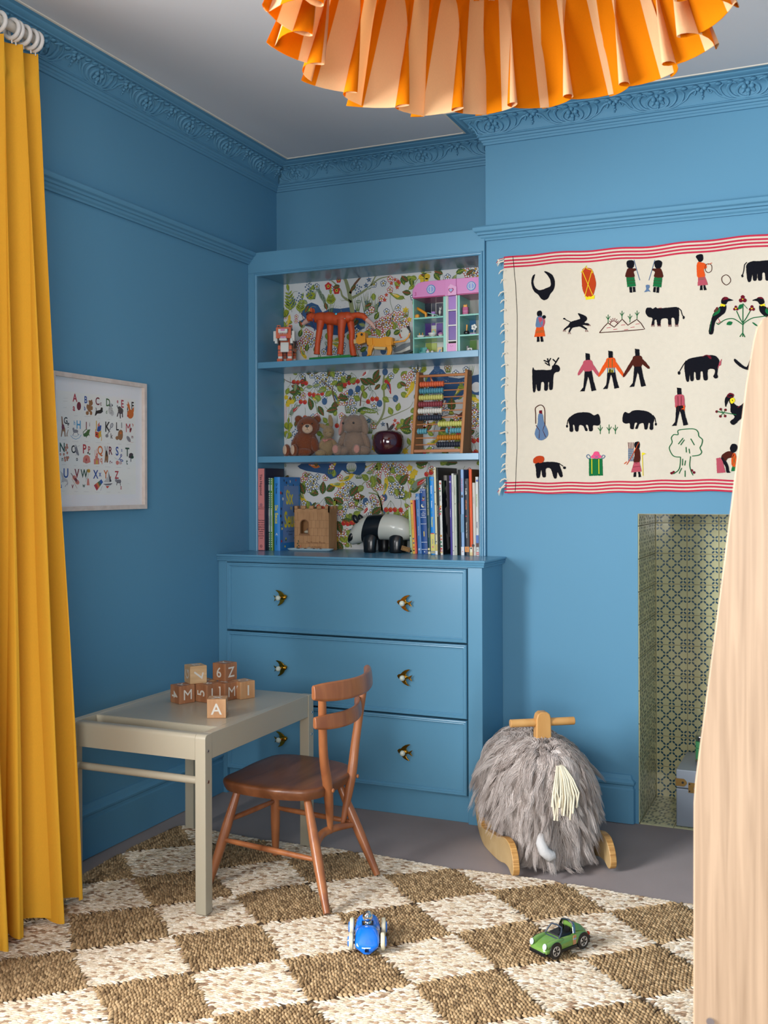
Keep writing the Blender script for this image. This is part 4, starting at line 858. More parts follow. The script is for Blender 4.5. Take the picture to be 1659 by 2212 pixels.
def pe(x, y, rx, ry, c, rot=0, n=12): pl([(x+math.cos(rot)*rx*math.cos(2*PI*i/n)-math.sin(rot)*ry*math.sin(2*PI*i/n), y+math.sin(rot)*rx*math.cos(2*PI*i/n)+math.cos(rot)*ry*math.sin(2*PI*i/n)) for i in range(n)], c)
def ps(pts, w_, c):
    for i in range(len(pts)-1):
        (ax, ay), (cx, cy) = pts[i], pts[i+1]; L = math.hypot(cx-ax, cy-ay) or 1; nx_, ny_ = -(cy-ay)/L*w_/2, (cx-ax)/L*w_/2
        pl([(ax+nx_, ay+ny_), (cx+nx_, cy+ny_), (cx-nx_, cy-ny_), (ax-nx_, ay-ny_)], c)
def lt(ch_, x, y, h, c, sx=.86, bold=.02):
    _pk[0] += 1; q = pq(x, y); hh = (pq(x, y-h/2)[1]-pq(x, y+h/2)[1])/.73
    b.text(ch_, hh, (.0134+_pk[0]*1.5e-6, q[0], q[1]), (0, 1, 0), (0, 0, 1), KI[c], sx=sx, bold=bold)
for a in [('A', 408, 512, 115, 'r'), ('a', 392, 650, 95, 'r'), ('B', 558, 540, 100, 'b'), ('b', 545, 660, 62, 'b'), ('C', 722, 560, 110, 'm'), ('c', 770, 592, 60, 'm'), ('D', 870, 578, 110, 'g'), ('d', 850, 712, 52, 'g'),
          ('e', 1006, 560, 60, 'r'), ('E', 1072, 598, 110, 'r'), ('F', 1215, 625, 110, 'k'), ('f', 1148, 680, 85, 'k'), ('G', 275, 832, 95, 'k'), ('g', 312, 880, 80, 'k'), ('h', 400, 865, 62, 'c'), ('H', 456, 890, 118, 'c'),
          ('I', 564, 905, 112, 'm'), ('i', 612, 888, 58, 'k'), ('J', 706, 890, 112, 'y'), ('j', 780, 1062, 72, 'y'), ('K', 865, 920, 145, 'k'), ('k', 922, 1050, 75, 'k'), ('L', 1002, 915, 115, 'k'), ('l', 1062, 900, 80, 'k'), ('M', 1150, 935, 130, 'r'), ('m', 1212, 1060, 50, 'm'),
          ('N', 225, 1208, 130, 'G'), ('n', 230, 1372, 65, 'G'), ('O', 388, 1235, 110, 'k'), ('o', 435, 1370, 62, 'k'), ('P', 540, 1230, 130, 'r'), ('p', 605, 1210, 85, 'r'), ('Q', 760, 1250, 125, 'o'), ('q', 775, 1378, 85, 'o'), ('R', 905, 1255, 115, 'm'), ('r', 902, 1410, 62, 'm'),
          ('S', 998, 1262, 125, 'b'), ('s', 1064, 1245, 55, 'b'), ('T', 1142, 1275, 125, 'G'), ('t', 1138, 1412, 80, 'G'), ('U', 278, 1570, 135, 'b'), ('u', 208, 1745, 70, 'b'), ('V', 436, 1575, 128, 'm'), ('v', 374, 1748, 80, 'm'), ('W', 538, 1577, 118, 'G'), ('w', 532, 1742, 66, 'G'),
          ('X', 700, 1588, 122, 'b'), ('x', 760, 1580, 80, 'b'), ('Y', 842, 1588, 118, 'o'), ('y', 902, 1630, 80, 'o'), ('Z', 994, 1596, 110, 'r'), ('z', 1054, 1770, 60, 'r')]: lt(*a)
pe(462, 632, 30, 60, 'm')
for x_, y_, rx, ry in ((610, 660, 30, 55), (630, 590, 28, 38), (580, 730, 22, 28), (632, 730, 18, 30), (582, 640, 14, 35), (645, 660, 12, 32), (608, 562, 11, 13), (640, 556, 11, 13)): pe(x_, y_, rx, ry, 'n')
pl([(700, 700), (760, 685), (780, 660), (795, 655), (795, 690), (800, 712), (770, 735), (720, 738), (700, 765), (685, 768)], 'k'); ps([(703, 705), (708, 672), (698, 655)], 8, 'k'); pe(782, 668, 15, 18, 'k')
pe(912, 620, 24, 28, 'l'); pe(905, 690, 30, 60, 'l'); pe(930, 730, 24, 40, 'l')
for k in range(9): pe(890+(k*37) % 45, 640+(k*29) % 115, 4, 5, 'k')
pe(895, 622, 7, 14, 'k'); pe(932, 622, 7, 14, 'k')
pe(1048, 700, 38, 45, 'd'); pe(1030, 660, 24, 25, 'd'); ps([(1015, 660), (1000, 640), (1003, 620)], 9, 'd'); ps([(1015, 720), (1000, 780)], 14, 'd'); ps([(1040, 740), (1045, 805)], 14, 'd'); ps([(1072, 720), (1075, 790)], 14, 'd')
pe(1185, 745, 46, 65, 'o'); pl([(1165, 690), (1130, 600), (1150, 610), (1150, 560), (1175, 620), (1185, 690)], 'o'); pl([(1200, 690), (1235, 640), (1235, 700), (1225, 730)], 'o'); pe(1150, 770, 12, 14, 'R')
pl([(215, 775), (230, 780), (240, 880), (270, 950), (275, 1060), (262, 1062), (255, 990), (235, 985), (220, 1065), (208, 1060), (222, 940)], 'n'); pe(238, 925, 20, 40, 'm'); ps([(312, 965), (285, 1060)], 8, 'n'); ps([(290, 1010), (305, 1062)], 6, 'n')
pe(415, 985, 38, 24, 'w'); pe(385, 955, 14, 22, 'w'); ps([(395, 1000), (375, 1045)], 8, 'w'); ps([(440, 1000), (455, 1040)], 8, 'w'); ps([(346, 1045), (380, 1085), (420, 1098), (465, 1080), (495, 1035)], 6, 'c'); ps([(372, 1045), (420, 1060), (470, 1030)], 4, 'c')
pl([(520, 1030), (560, 1000), (585, 965), (622, 958), (610, 1000), (600, 1040), (570, 1062), (530, 1060)], 'g'); ps([(530, 1040), (520, 1000), (560, 960), (578, 960)], 9, 'g'); ps([(570, 1050), (565, 1078)], 8, 'g'); ps([(600, 1020), (612, 1050)], 8, 'g')
pl([(690, 985), (738, 1000), (738, 1088), (690, 1060)], 'R'); pl([(738, 1000), (775, 975), (772, 1060), (738, 1088)], 'y'); pe(712, 1030, 10, 14, 'k'); pl([(715, 980), (730, 900), (778, 905), (770, 975), (738, 995)], 'b'); pe(740, 900, 16, 20, 'p'); ps([(738, 880), (755, 865)], 8, 'r')
ps([(855, 1050), (905, 940)], 12, 'w'); pe(855, 1050, 22, 25, 'w'); pe(922, 905, 22, 38, 'w', .3); pe(922, 905, 13, 26, 'l', .3)
pe(1045, 1040, 36, 75, 'n'); pe(1052, 1005, 28, 40, 'n'); pe(1000, 1080, 25, 28, 'n'); pe(1050, 1010, 12, 18, 'o')
pe(1160, 1095, 22, 48, 'w', -.5); ps([(1180, 1120), (1200, 1145), (1228, 1138)], 3, 'p'); pl([(1172, 960), (1195, 935), (1205, 950), (1188, 1005)], 'm'); ps([(1208, 880), (1225, 895), (1218, 920)], 7, 'R')
for x_, y_ in ((292, 1180), (275, 1215), (300, 1215), (280, 1250), (298, 1290), (250, 1310), (202, 1310), (262, 1360), (290, 1355), (268, 1395), (298, 1385), (312, 1355)): pe(x_, y_, 12, 20, 'n'); pe(x_, y_, 7, 13, 'p')
pl([(405, 1180), (425, 1178), (450, 1260), (465, 1320), (450, 1330), (420, 1290), (402, 1230)], 'w'); pe(412, 1192, 14, 18, 'l'); ps([(440, 1200), (475, 1185)], 3, 'w'); ps([(430, 1310), (415, 1325)], 4, 'd')
pl([(518, 1420), (522, 1360), (545, 1325), (580, 1318), (612, 1345), (625, 1420), (570, 1440)], 'p'); pe(565, 1385, 10, 20, 'r'); ps([(560, 1410), (560, 1440)], 5, 'k'); pe(590, 1290, 12, 12, 'd'); pe(612, 1305, 10, 10, 'g')
pl([(672, 1450), (672, 1380), (690, 1370), (690, 1330), (708, 1330), (712, 1290), (725, 1290), (728, 1360), (748, 1370), (748, 1450)], 'p'); pl([(700, 1450), (700, 1400), (715, 1385), (728, 1400), (728, 1450)], 'y'); ps([(690, 1330), (690, 1250)], 5, 'p'); ps([(708, 1290), (712, 1230)], 5, 'p'); pe(712, 1310, 8, 8, 'R')
pl([(835, 1260), (855, 1255), (875, 1340), (870, 1425), (850, 1425), (845, 1390), (835, 1425), (820, 1425), (828, 1330)], 'n'); ps([(838, 1265), (826, 1195)], 9, 'w'); ps([(852, 1262), (862, 1195)], 9, 'w'); pe(852, 1300, 12, 45, 'k'); pe(922, 1425, 7, 9, 'm')
ps([(1020, 1390), (1062, 1330)], 10, 'b'); pe(1055, 1325, 14, 20, 'b'); pe(1060, 1395, 26, 16, 'b', .5); pe(1060, 1395, 15, 8, 'l', .5); pe(1055, 1325, 7, 11, 'l'); pe(1002, 1428, 22, 30, 'p'); pe(1045, 1430, 20, 22, 'p'); pe(1045, 1430, 15, 17, 'l'); ps([(960, 1355), (1010, 1385)], 3, 'w')
pe(1195, 1320, 30, 30, 'd'); pe(1210, 1350, 22, 22, 'G'); pe(1180, 1345, 20, 20, 'd'); ps([(1192, 1340), (1190, 1415)], 9, 'k'); ps([(1192, 1370), (1215, 1350)], 5, 'k')
pl([(215, 1560), (240, 1580), (255, 1640), (300, 1665), (312, 1720), (300, 1760), (292, 1700), (262, 1690), (240, 1705), (215, 1690), (225, 1650), (212, 1590)], 'l'); ps([(212, 1575), (203, 1545)], 4, 'w'); ps([(230, 1690), (215, 1705)], 6, 'w'); ps([(300, 1720), (265, 1765)], 6, 'w')
pe(400, 1640, 26, 38, 'p', -.5); pe(438, 1700, 28, 36, 'p', -.5); pe(418, 1668, 20, 26, 'm', -.5); ps([(350, 1575), (440, 1710)], 8, 'd'); ps([(360, 1650), (438, 1790)], 3, 'n')
pe(600, 1542, 22, 26, 'y'); pe(600, 1542, 8, 10, 'n'); ps([(600, 1565), (580, 1650)], 3, 'g'); pl([(572, 1745), (580, 1650), (600, 1650), (612, 1745)], 'p'); ps([(550, 1660), (572, 1640), (555, 1700)], 3, 'w')
pl([(672, 1745), (778, 1660), (800, 1700), (712, 1822)], 'b'); pl([(672, 1745), (712, 1822), (735, 1790), (700, 1722)], 'r'); pl([(700, 1722), (735, 1790), (755, 1762), (724, 1702)], 'o'); pl([(724, 1702), (755, 1762), (775, 1735), (748, 1684)], 'g'); ps([(790, 1755), (765, 1820)], 3, 'd')
pl([(868, 1620), (872, 1540), (878, 1540), (895, 1705), (810, 1700)], 'l'); pl([(878, 1560), (920, 1690), (892, 1700)], 'd'); ps([(808, 1730), (930, 1722)], 8, 'd'); pl([(820, 1735), (925, 1725), (905, 1745), (840, 1748)], 'w'); pl([(838, 1758), (890, 1755), (862, 1790)], 'R')
pe(1020, 1690, 36, 28, 'w'); pe(985, 1675, 16, 24, 'w'); ps([(1000, 1700), (990, 1745)], 8, 'd'); ps([(1040, 1700), (1045, 1750)], 8, 'd')
for k in range(5): ps([(1000+k*12, 1665), (996+k*12, 1712)], 3, 'd')
for x_, y_, w_ in ((420, 765, 50), (590, 775, 100), (745, 800, 40), (890, 820, 40), (1040, 835, 50), (1180, 850, 30), (260, 1100, 50), (415, 1128, 90), (570, 1130, 60), (740, 1142, 80), (880, 1155, 40), (1035, 1165, 50), (1170, 1170, 80), (250, 1450, 60), (410, 1465, 40), (560, 1470, 70), (722, 1478, 50), (872, 1485, 80), (1030, 1490, 80), (1165, 1505, 40), (245, 1825, 50), (425, 1830, 50), (570, 1832, 80), (730, 1840, 80), (880, 1838, 50), (1028, 1842, 40), (272, 560, 60), (275, 520, 60), (265, 650, 50), (262, 710, 20), (1160, 1720, 26), (1158, 1780, 20)):
    for k in range(int(w_/12)): ps([(x_-w_/2+k*12, y_+(k % 3)*2), (x_-w_/2+k*12+8, y_+3)], 2.5, 'w')
b.build('print', PM, fr, smooth=None, recalc=False)
gl = bpy.data.materials.new('picture_glass'); gl.use_nodes = True; nt = gl.node_tree; nt.nodes.clear()
o_ = nt.nodes.new('ShaderNodeOutputMaterial'); t_ = nt.nodes.new('ShaderNodeBsdfTransparent'); g_ = nt.nodes.new('ShaderNodeBsdfGlossy'); g_.inputs['Roughness'].default_value = .08; m_ = nt.nodes.new('ShaderNodeMixShader'); m_.inputs[0].default_value = .045
nt.links.new(t_.outputs[0], m_.inputs[1]); nt.links.new(g_.outputs[0], m_.inputs[2]); nt.links.new(m_.outputs[0], o_.inputs[0])
b = MB(fr); b.box(.0185, .0195, FY0+.0135, FY1-.0135, FZ0+.0135, FZ1-.0135); b.build('glass', gl, fr, smooth=None)
# ================================================================ children's table
M_TBL = mat('table_taupe_lacquer', '#A9A08C', .27, spec=.5, var=.02, scale=8, bump=.015, bscale=200)
M_CHROME = mat('chrome', '#D8D8D8', .12, metal=1); M_DARK = mat('recess_black', '#17181A', .6)
RT = .0108      # top of the rug pile under the feet
tx0, tx1, ty0, ty1 = .145, .614, -1.260, -.637; TT = .491
tb = thing('childrens_table', 'low putty coloured play table holding the toy blocks', 'table', ((tx0+tx1)/2, (ty0+ty1)/2, RT))
L = .033
def rounded_leg(x0, x1, y0, y1, xs, ys):
    """square leg; top outer edge rounded towards ys"""
    b = MB(tb); r = .012; pts = [(y0, RT), (y1, RT)]
    a = [(y1, TT-r)] + [(y1-r+r*math.cos(t), TT-r+r*math.sin(t)) for t in [PI/2*k/6 for k in range(1, 7)]] if ys > 0 else [(y1, TT)]
    c = [(y0, TT)] if ys > 0 else [(y0+r-r*math.cos(t), TT-r+r*math.sin(t)) for t in [PI/2*k/6 for k in range(6, 0, -1)]] + [(y0, TT-r)]
    b.prism(pts+a+c, lambda y, z, d: (d, y, z), x0, x1); b.build('leg', M_TBL, tb, smooth=40, bevel=.0018)
for x0 in (tx0, tx1-L):
    rounded_leg(x0, x0+L, ty0, ty0+L, 0, -1); rounded_leg(x0, x0+L, ty1-L, ty1, 0, 1)
def apron_x(y0, y1, ys):
    b = MB(tb); r = .011; ya, yb = (y0, y1)
    if ys < 0: prof = [(yb, .4215), (yb, TT-.001)] + [(ya+r-r*math.sin(t), TT-.001-r+r*math.cos(t)) for t in [PI/2*k/6 for k in range(0, 7)]] + [(ya, .4215)]
    else: prof = [(ya, .4215), (ya, TT-.001)] + [(yb-r+r*math.sin(t), TT-.001-r+r*math.cos(t)) for t in [PI/2*k/6 for k in range(0, 7)]] + [(yb, .4215)]
    b.prism(prof, lambda y, z, d: (d, y, z), tx0+L+.0008, tx1-L-.0008); b.build('apron', M_TBL, tb, smooth=40, bevel=.001)
apron_x(ty0+.002, ty0+.030, -1); apron_x(ty1-.030, ty1-.002, 1)
for x0 in (tx0+.002, tx1-.026-.002):
    b = MB(tb); b.box(x0, x0+.026, ty0+L+.0006, ty1-L-.0006, .4215, TT); b.build('apron', M_TBL, tb, smooth=None, bevel=.0015)
b = MB(tb)
b.box(tx0+.0285, tx1-.0285, -1.156, ty1-.0305, .478, TT-.0007); b.box(tx0+.0285, tx1-.0285, ty0+.031, -1.156, .455, .459)
b.box(tx0+.0285, tx1-.0285, -1.160, -1.156, .455, .4895)
b.build('tabletop', M_TBL, tb, smooth=None, bevel=.001)
for y in (ty0+.0165,):
    b = MB(tb); b.cyl((tx0+.004, y, .364), (tx1-.004, y, .364), .0105); b.build('stretcher', M_TBL, tb, smooth=50)
for y, z in ((ty0+.0135, .4463), (ty0+.0135, .364), (ty1-.0105, .4329), (ty1-.0135, .364)):
    b = MB(tb); b.cyl((tx1-.004, y, z), (tx1+.0012, y, z), .0052, .0048, 16, 0); b.cyl((tx1+.0011, y, z), (tx1+.0014, y, z), .0026, .0026, 6, 1); b.build('screw', [M_CHROME, M_DARK], tb)

# ================================================================ toy blocks
BS = .0545
M_BLK = wood('block_beech', '#C99B6E', '#B98558', (1, 1, .12), 55, .55, bump=.05); M_BLK2 = wood('block_walnut_tone', '#B07A55', '#97613F', (1, 1, .12), 55, .5, bump=.05); M_BLK3 = wood('block_pale_maple', '#D6B184', '#C39C6E', (.12, 1, 1), 55, .55, bump=.05)
M_BLT = mat('block_white_print', '#D9D2C6', .6)
def block(loc, rz, wd, front, side, top, label, frot=0, srot=0, trot=0, size=BS, name='letter_block'):
    """front faces local -Y, side local +X (or -X when side given as ('L', ch))"""
    t = thing(name, label, 'toy block', loc, 'wooden letter blocks on the play table', rz); h = size/2
    b = MB(); b.box(-h, h, -h, h, 0, size); o = b.build('cube', wd, t, smooth=None, bevel=.0018)
    b = MB()
    def rotuv(u, v, a):
        u = Vector(u); v = Vector(v); return u*math.cos(a)+v*math.sin(a), -u*math.sin(a)+v*math.cos(a)
    def dt(c, P, u, v, a):
        if not c: return
        u, v = rotuv(u, v, a); b.text(c, size*.82, P, u, v, 0, bold=.012)
    dt(front, (0, -h-.0004, h), (1, 0, 0), (0, 0, 1), frot)
    if side:
        s_, c = side
        if s_ == 'R': dt(c, (h+.0004, 0, h), (0, 1, 0), (0, 0, 1), srot)
        else: dt(c, (-h-.0004, 0, h), (0, -1, 0), (0, 0, 1), srot)
    dt(top, (0, 0, size+.0004), (1, 0, 0), (0, 1, 0), trot)
    if b.v: b.build('printed_letters', M_BLT, t, smooth=None, recalc=False)
    return t
TZT = TT-.0006
def blk_at(u, v, z, rz, sx=0, sy=-1):
    """centre of a block whose nearest lower corner sits at a photo pixel on height z"""
    p = at(u, v, 'Z', z); h = BS/2; c, s_ = math.cos(rz), math.sin(rz)
    return (p.x-(sx*h*c-sy*h*s_), p.y-(sx*h*s_+sy*h*c), z)
R45 = math.radians
block(blk_at(388, 1522, TZT, R45(66), -1), R45(66), M_BLK2, 'M', ('L', '4'), 'K', 'brown letter block printed M with a sideways 4, leftmost of the bottom row', 0, R45(-90))
block(blk_at(447, 1519, TZT, R45(77), -1), R45(77), M_BLK2, 'L', ('L', '5'), '8', 'brown letter block printed with a sideways 5, just right of the leftmost block', 0, R45(90))
block(blk_at(486, 1515.5, TZT, R45(76), -1), R45(76), M_BLK2, 'M', ('L', 'L'), 'P', 'letter block printed M directly under the 6 and Z block', 0, R45(180))
block(blk_at(520, 1512, TZT, R45(66), -1), R45(66), M_BLK, 'I', ('L', 'Y'), 'O', 'letter block printed with a capital I, rightmost of the bottom row')
block(blk_at(447, 1552, TZT, R45(26), -1), R45(26), M_BLK, 'A', ('R', '8'), 'X', 'letter block printed with a white capital A, standing alone in front of the pile')
p = blk_at(447, 1519, TZT, R45(77), -1); block((p[0]-.040, p[1]+.048, TZT), R45(70), M_BLK, None, None, 'S', 'half hidden letter block behind the sideways 5 block in the bottom row')
block(blk_at(411, 1478.5, TZT+BS, R45(54), -1), R45(54), M_BLK3, '7', ('L', 'G'), 'B', 'pale letter block printed with a tilted 7 and sideways G, left of top row', R45(-105), R45(90))
block(blk_at(486.5, 1472.5, TZT+BS, R45(79), -1), R45(79), M_BLK2, 'Z', ('L', '6'), 'K', 'brown letter block printed 6 and Z, on the right of the top row')

# ================================================================ school chair
M_CW = wood('chair_golden_beech', '#AD6C40', '#8D5231', (1, 1, .15), 22, .38, coat=.15, bump=.25); M_SEAT = wood('chair_seat_walnut', '#875333', '#63381F', (1.2, .22, 1), 16, .4, coat=.1, bump=.3, dark='#3B1D10')
cr = thing('childs_chair', 'small wooden school chair with brown seat, drawn up to the play table', 'chair', (.70, -.93, RT))
# seat, saddled and rounded
out = []
SP = [(.497, -.905), (.497, -.985), (.530, -1.022), (.600, -1.040), (.700, -1.043), (.775, -1.026), (.806, -.995), (.818, -.965), (.822, -.90), (.823, -.83), (.820, -.775), (.800, -.735), (.745, -.700), (.650, -.676), (.560, -.672), (.510, -.700), (.497, -.77), (.494, -.84)]
SP = sm(SP, 4)
cxs, cys = .66, -.865
def sring(k, z): return [(cxs+(x-cxs)*k, cys+(y-cys)*k, z) for x, y in SP]
b = MB(cr)
def topz(k): return .300-.0045*max(0, 1-(k/.75)**2)
b.loft([sring(.90, .2675), sring(.955, .269), sring(.985, .280), sring(1.0, .290), sring(.995, .2965), sring(.975, .2998), sring(.93, .3005)] + [sring(k, topz(k)) for k in (.75, .6, .45, .3, .15, .03)])
b.build('seat', M_SEAT, cr, smooth=50)
tops = {'A': (.772, -.985, .276), 'B': (.778, -.80, .276), 'C': (.548, -.985, .276), 'D': (.556, -.785, .276)}
RF = RT+.0024
bots = {'A': (.9064, -1.1254, RF), 'B': (.9148, -.8137, RF), 'C': (.4998, -1.0676, RF), 'D': (.5555, -.782, RF)}
def lerp(a, c, t): return tuple(a[i]+(c[i]-a[i])*t for i in range(3))
for k in 'ABCD':
    b = MB(cr); r = [(0, .0105), (.15, .012), (.4, .0145), (.6, .0145), (.8, .0125), (1, .0095)]
    b.tube([lerp(tops[k], bots[k], t) for t, _ in r], [q for _, q in r], 16); b.build('leg', M_CW, cr, smooth=50)
def legp(k, z): return lerp(tops[k], bots[k], (tops[k][2]-z)/(tops[k][2]-bots[k][2]))
for (a, c, z) in (('C', 'A', .132), ('D', 'B', .160), ('C', 'D', .185)):
    b = MB(cr); p, q = legp(a, z), legp(c, z-.004); b.tube([p, lerp(p, q, .15), lerp(p, q, .5), lerp(p, q, .85), q], [.006, .0075, .0085, .0075, .006], 12); b.build('stretcher', M_CW, cr, smooth=50)
pa, pb = legp('A', .135), legp('B', .150)
b = MB(cr); pts = []
for i in range(13):
    t = i/12; p = lerp(pa, pb, t); bow = math.sin(PI*t); pts.append((p[0]-.048*bow, p[1]+.004*bow, p[2]+.012*bow))
b.tube(pts, [.007+.005*math.sin(PI*i/12) for i in range(13)], 12); b.build('curved_stretcher', M_CW, cr, smooth=50)
# back uprights
UP = [((.8035, -.897, .148), (.820, -.945, .29), (.8265, -.985, .40), (.848, -1.035, .585)), ((.8075, -.825, .148), (.823, -.795, .29), (.829, -.775, .40), (.850, -.752, .585))]
for pts in UP:
    b = MB(cr); c = []
    for i in range(25):
        t = i/24*3; k = min(int(t), 2); f_ = t-k; a = pts[max(k-1, 0)]; p = pts[k]; q = pts[k+1]; e = pts[min(k+2, 3)]
        c.append(tuple(.5*((2*p[j])+(-a[j]+q[j])*f_+(2*a[j]-5*p[j]+4*q[j]-e[j])*f_*f_+(-a[j]+3*p[j]-3*q[j]+e[j])*f_**3) for j in range(3)))
    rr = [.006+.0085*math.sin(min(1, i/9)*PI/2) - (.0035*(max(0, i-10)/14)) for i in range(25)]
    b.tube(c, rr, 14); b.build('back_upright', M_CW, cr, smooth=50)
for (x, y, z) in ((.8395, -.9505, .288), (.8395, -.787, .288)):
    b = MB(cr); b.ell((x, y, z), (.004, .0062, .0062), n=12, m=8); b.build('peg', M_CW, cr)
def crest(y0, y1, x0, xb, z0, h, tz, thick):
    """curved back rail from y0 to y1, bowing back to xb"""
    b = MB(cr); rings = []; n = 18
    for i in range(n+1):
        t = -1+2*i/n; y = (y0+y1)/2+(y1-y0)/2*t; x = xb-(xb-x0)*t*t; e = 1-.28*abs(t)**6; hh = h/2*e; th = thick/2
        dx, dy = -2*(xb-x0)*t, (y1-y0)/2; l = math.hypot(dx, dy); nx_, ny_ = dy/l, -dx/l
        zc = z0 + tz*t + .006*t*t
        prof = [(-th, -hh*.7), (-th*.6, -hh), (th*.5, -hh), (th, -hh*.75), (th*.85, hh*.3), (th*.5, hh*.95), (0, hh), (-th*.6, hh*.92), (-th, hh*.6)]
        rings.append([(x+nx_*u*(.9 if u < 0 else 1)+.10*w_*0, y+ny_*u, zc+w_) for u, w_ in prof])
    b.loft(rings); return b
crest(-1.078, -.722, .842, .902, .584, .056, .001, .023).build('crest_rail', M_CW, cr, smooth=55, bevel=.003)
crest(-1.052, -.772, .832, .880, .498, .045, .004, .020).build('lower_back_rail', M_CW, cr, smooth=55, bevel=.003)
b = MB(cr); b.cyl((.842, -1.008, .480), (.8485, -1.0115, .4805), .0042, .0042, 14, 0); b.cyl((.848, -1.0113, .4805), (.8488, -1.0117, .4805), .002, .002, 8, 1); b.build('bolt', [M_DARK, M_CHROME], cr)

# ================================================================ curtain, rings and pole
CURT_Y = -1.335
CB = [(.258, -1.338), (.318, -1.462), (.275, -1.572), (.305, -1.66), (.26, -1.73), (.30, -1.82), (.27, -1.91), (.30, -2.00), (.27, -2.10)]
CT = [(.136, -1.352), (.142, -1.418), (.146, -1.492), (.140, -1.56), (.146, -1.63), (.14, -1.70), (.146, -1.77), (.14, -1.84), (.14, -1.91)]
def curtain_pt(s, z):
    """s: fold number along the pole; crests run from the heading (CT) down to the hem (CB)"""
    t = max(0, min(1, (2.352-z)/2.33)); k = min(int(s), len(CB)-2); f_ = s-k; te = t
    ct = [CT[k][j]+(CT[k+1][j]-CT[k][j])*f_ for j in (0, 1)]; cb = [CB[k][j]+(CB[k+1][j]-CB[k][j])*f_ for j in (0, 1)]
    pinch = math.exp(-((z-2.268)/.030)**2)
    dpt = (.034+.072*te)*(1-.62*pinch)
    v = (.5-.5*math.cos(2*PI*s))**1.35
    x = ct[0]+(cb[0]-ct[0])*te - dpt*v + .006*math.sin(s*5+z*2.1)*t
    y = ct[1]+(cb[1]-ct[1])*te + (.010+.022*te)*math.sin(2*PI*s)*(1-.9*pinch) + .008*math.sin(z*2.4+s*3)*t
    return x, y, z
hem = lambda s: .022+.006*math.sin(s*5+.5)
b = MB((0.15, -1.6, 0.02)); NS, NZ = 260, 70; S1 = 8.0; vs = []
for side in (0, 1):
    for i in range(NS+1):
        s_ = S1*i/NS; h0 = hem(s_)
        for j in range(NZ+1):
            z = h0+(2.352-h0)*(j/NZ)**.92; x, y, z = curtain_pt(s_, z); vs.append((x-side*.0022, y, z))
M_ = (NS+1)*(NZ+1); fs = []; ix = lambda i, j, q: q*M_+i*(NZ+1)+j
for i in range(NS):
    for j in range(NZ):
        fs.append((ix(i, j, 0), ix(i, j+1, 0), ix(i+1, j+1, 0), ix(i+1, j, 0))); fs.append((ix(i, j, 1), ix(i+1, j, 1), ix(i+1, j+1, 1), ix(i, j+1, 1)))
    fs.append((ix(i, 0, 0), ix(i+1, 0, 0), ix(i+1, 0, 1), ix(i, 0, 1))); fs.append((ix(i, NZ, 0), ix(i, NZ, 1), ix(i+1, NZ, 1), ix(i+1, NZ, 0)))
for j in range(NZ): fs.append((ix(0, j, 0), ix(0, j, 1), ix(0, j+1, 1), ix(0, j+1, 0))); fs.append((ix(NS, j, 0), ix(NS, j+1, 0), ix(NS, j+1, 1), ix(NS, j, 1)))
b.add(vs, fs)
M_CUR = cloth('curtain_mustard_linen', '#F6BD40', .25, 700, var=.06)
o = b.build('curtain', M_CUR, None, smooth=60)
tag(o, 'floor length mustard yellow pleated curtain hanging at the left edge of the room', 'curtain')
M_RING = mat('ring_white', '#DCDAD6', .35)
PX, PZ = .135, 2.3885
b = MB((PX, -1.9, PZ)); b.cyl((PX, -1.352, PZ), (PX, -3.95, PZ), .0135, n=20)
o = b.build('curtain_pole', mat('pole_off_white', '#CFCBC2', .4), None, smooth=50); tag(o, 'off-white curtain pole under the cornice carrying the white rings', 'curtain pole')
def ring_mb(y):
    b = MB((PX, y, PZ-.006)); R_ = .0245; pts = [(PX+R_*math.cos(2*PI*i/28), y, PZ-.006+R_*math.sin(2*PI*i/28)) for i in range(28)]
    b.tube(pts, .0058, 10, loop=True); b.tube([(PX, y, PZ-.036), (PX, y+.001, PZ-.044)], .002, 6); return b
r0 = ring_mb(-1.362).build('curtain_ring', M_RING, None, smooth=60)
GR = 'white rings carrying the mustard curtain'
tag(r0, 'white curtain ring on the pole, the last one at the corner side end', 'curtain ring', GR)
ord_ = ['second', 'third', 'fourth', 'fifth', 'sixth', 'seventh']
for k, y in enumerate((-1.380, -1.408, -1.437, -1.452, -1.50, -1.56)):
    c = r0.copy(); COL.objects.link(c); c.location.y = y
    c['label'] = f'white curtain ring on the pole, {ord_[k]} from the corner side end'

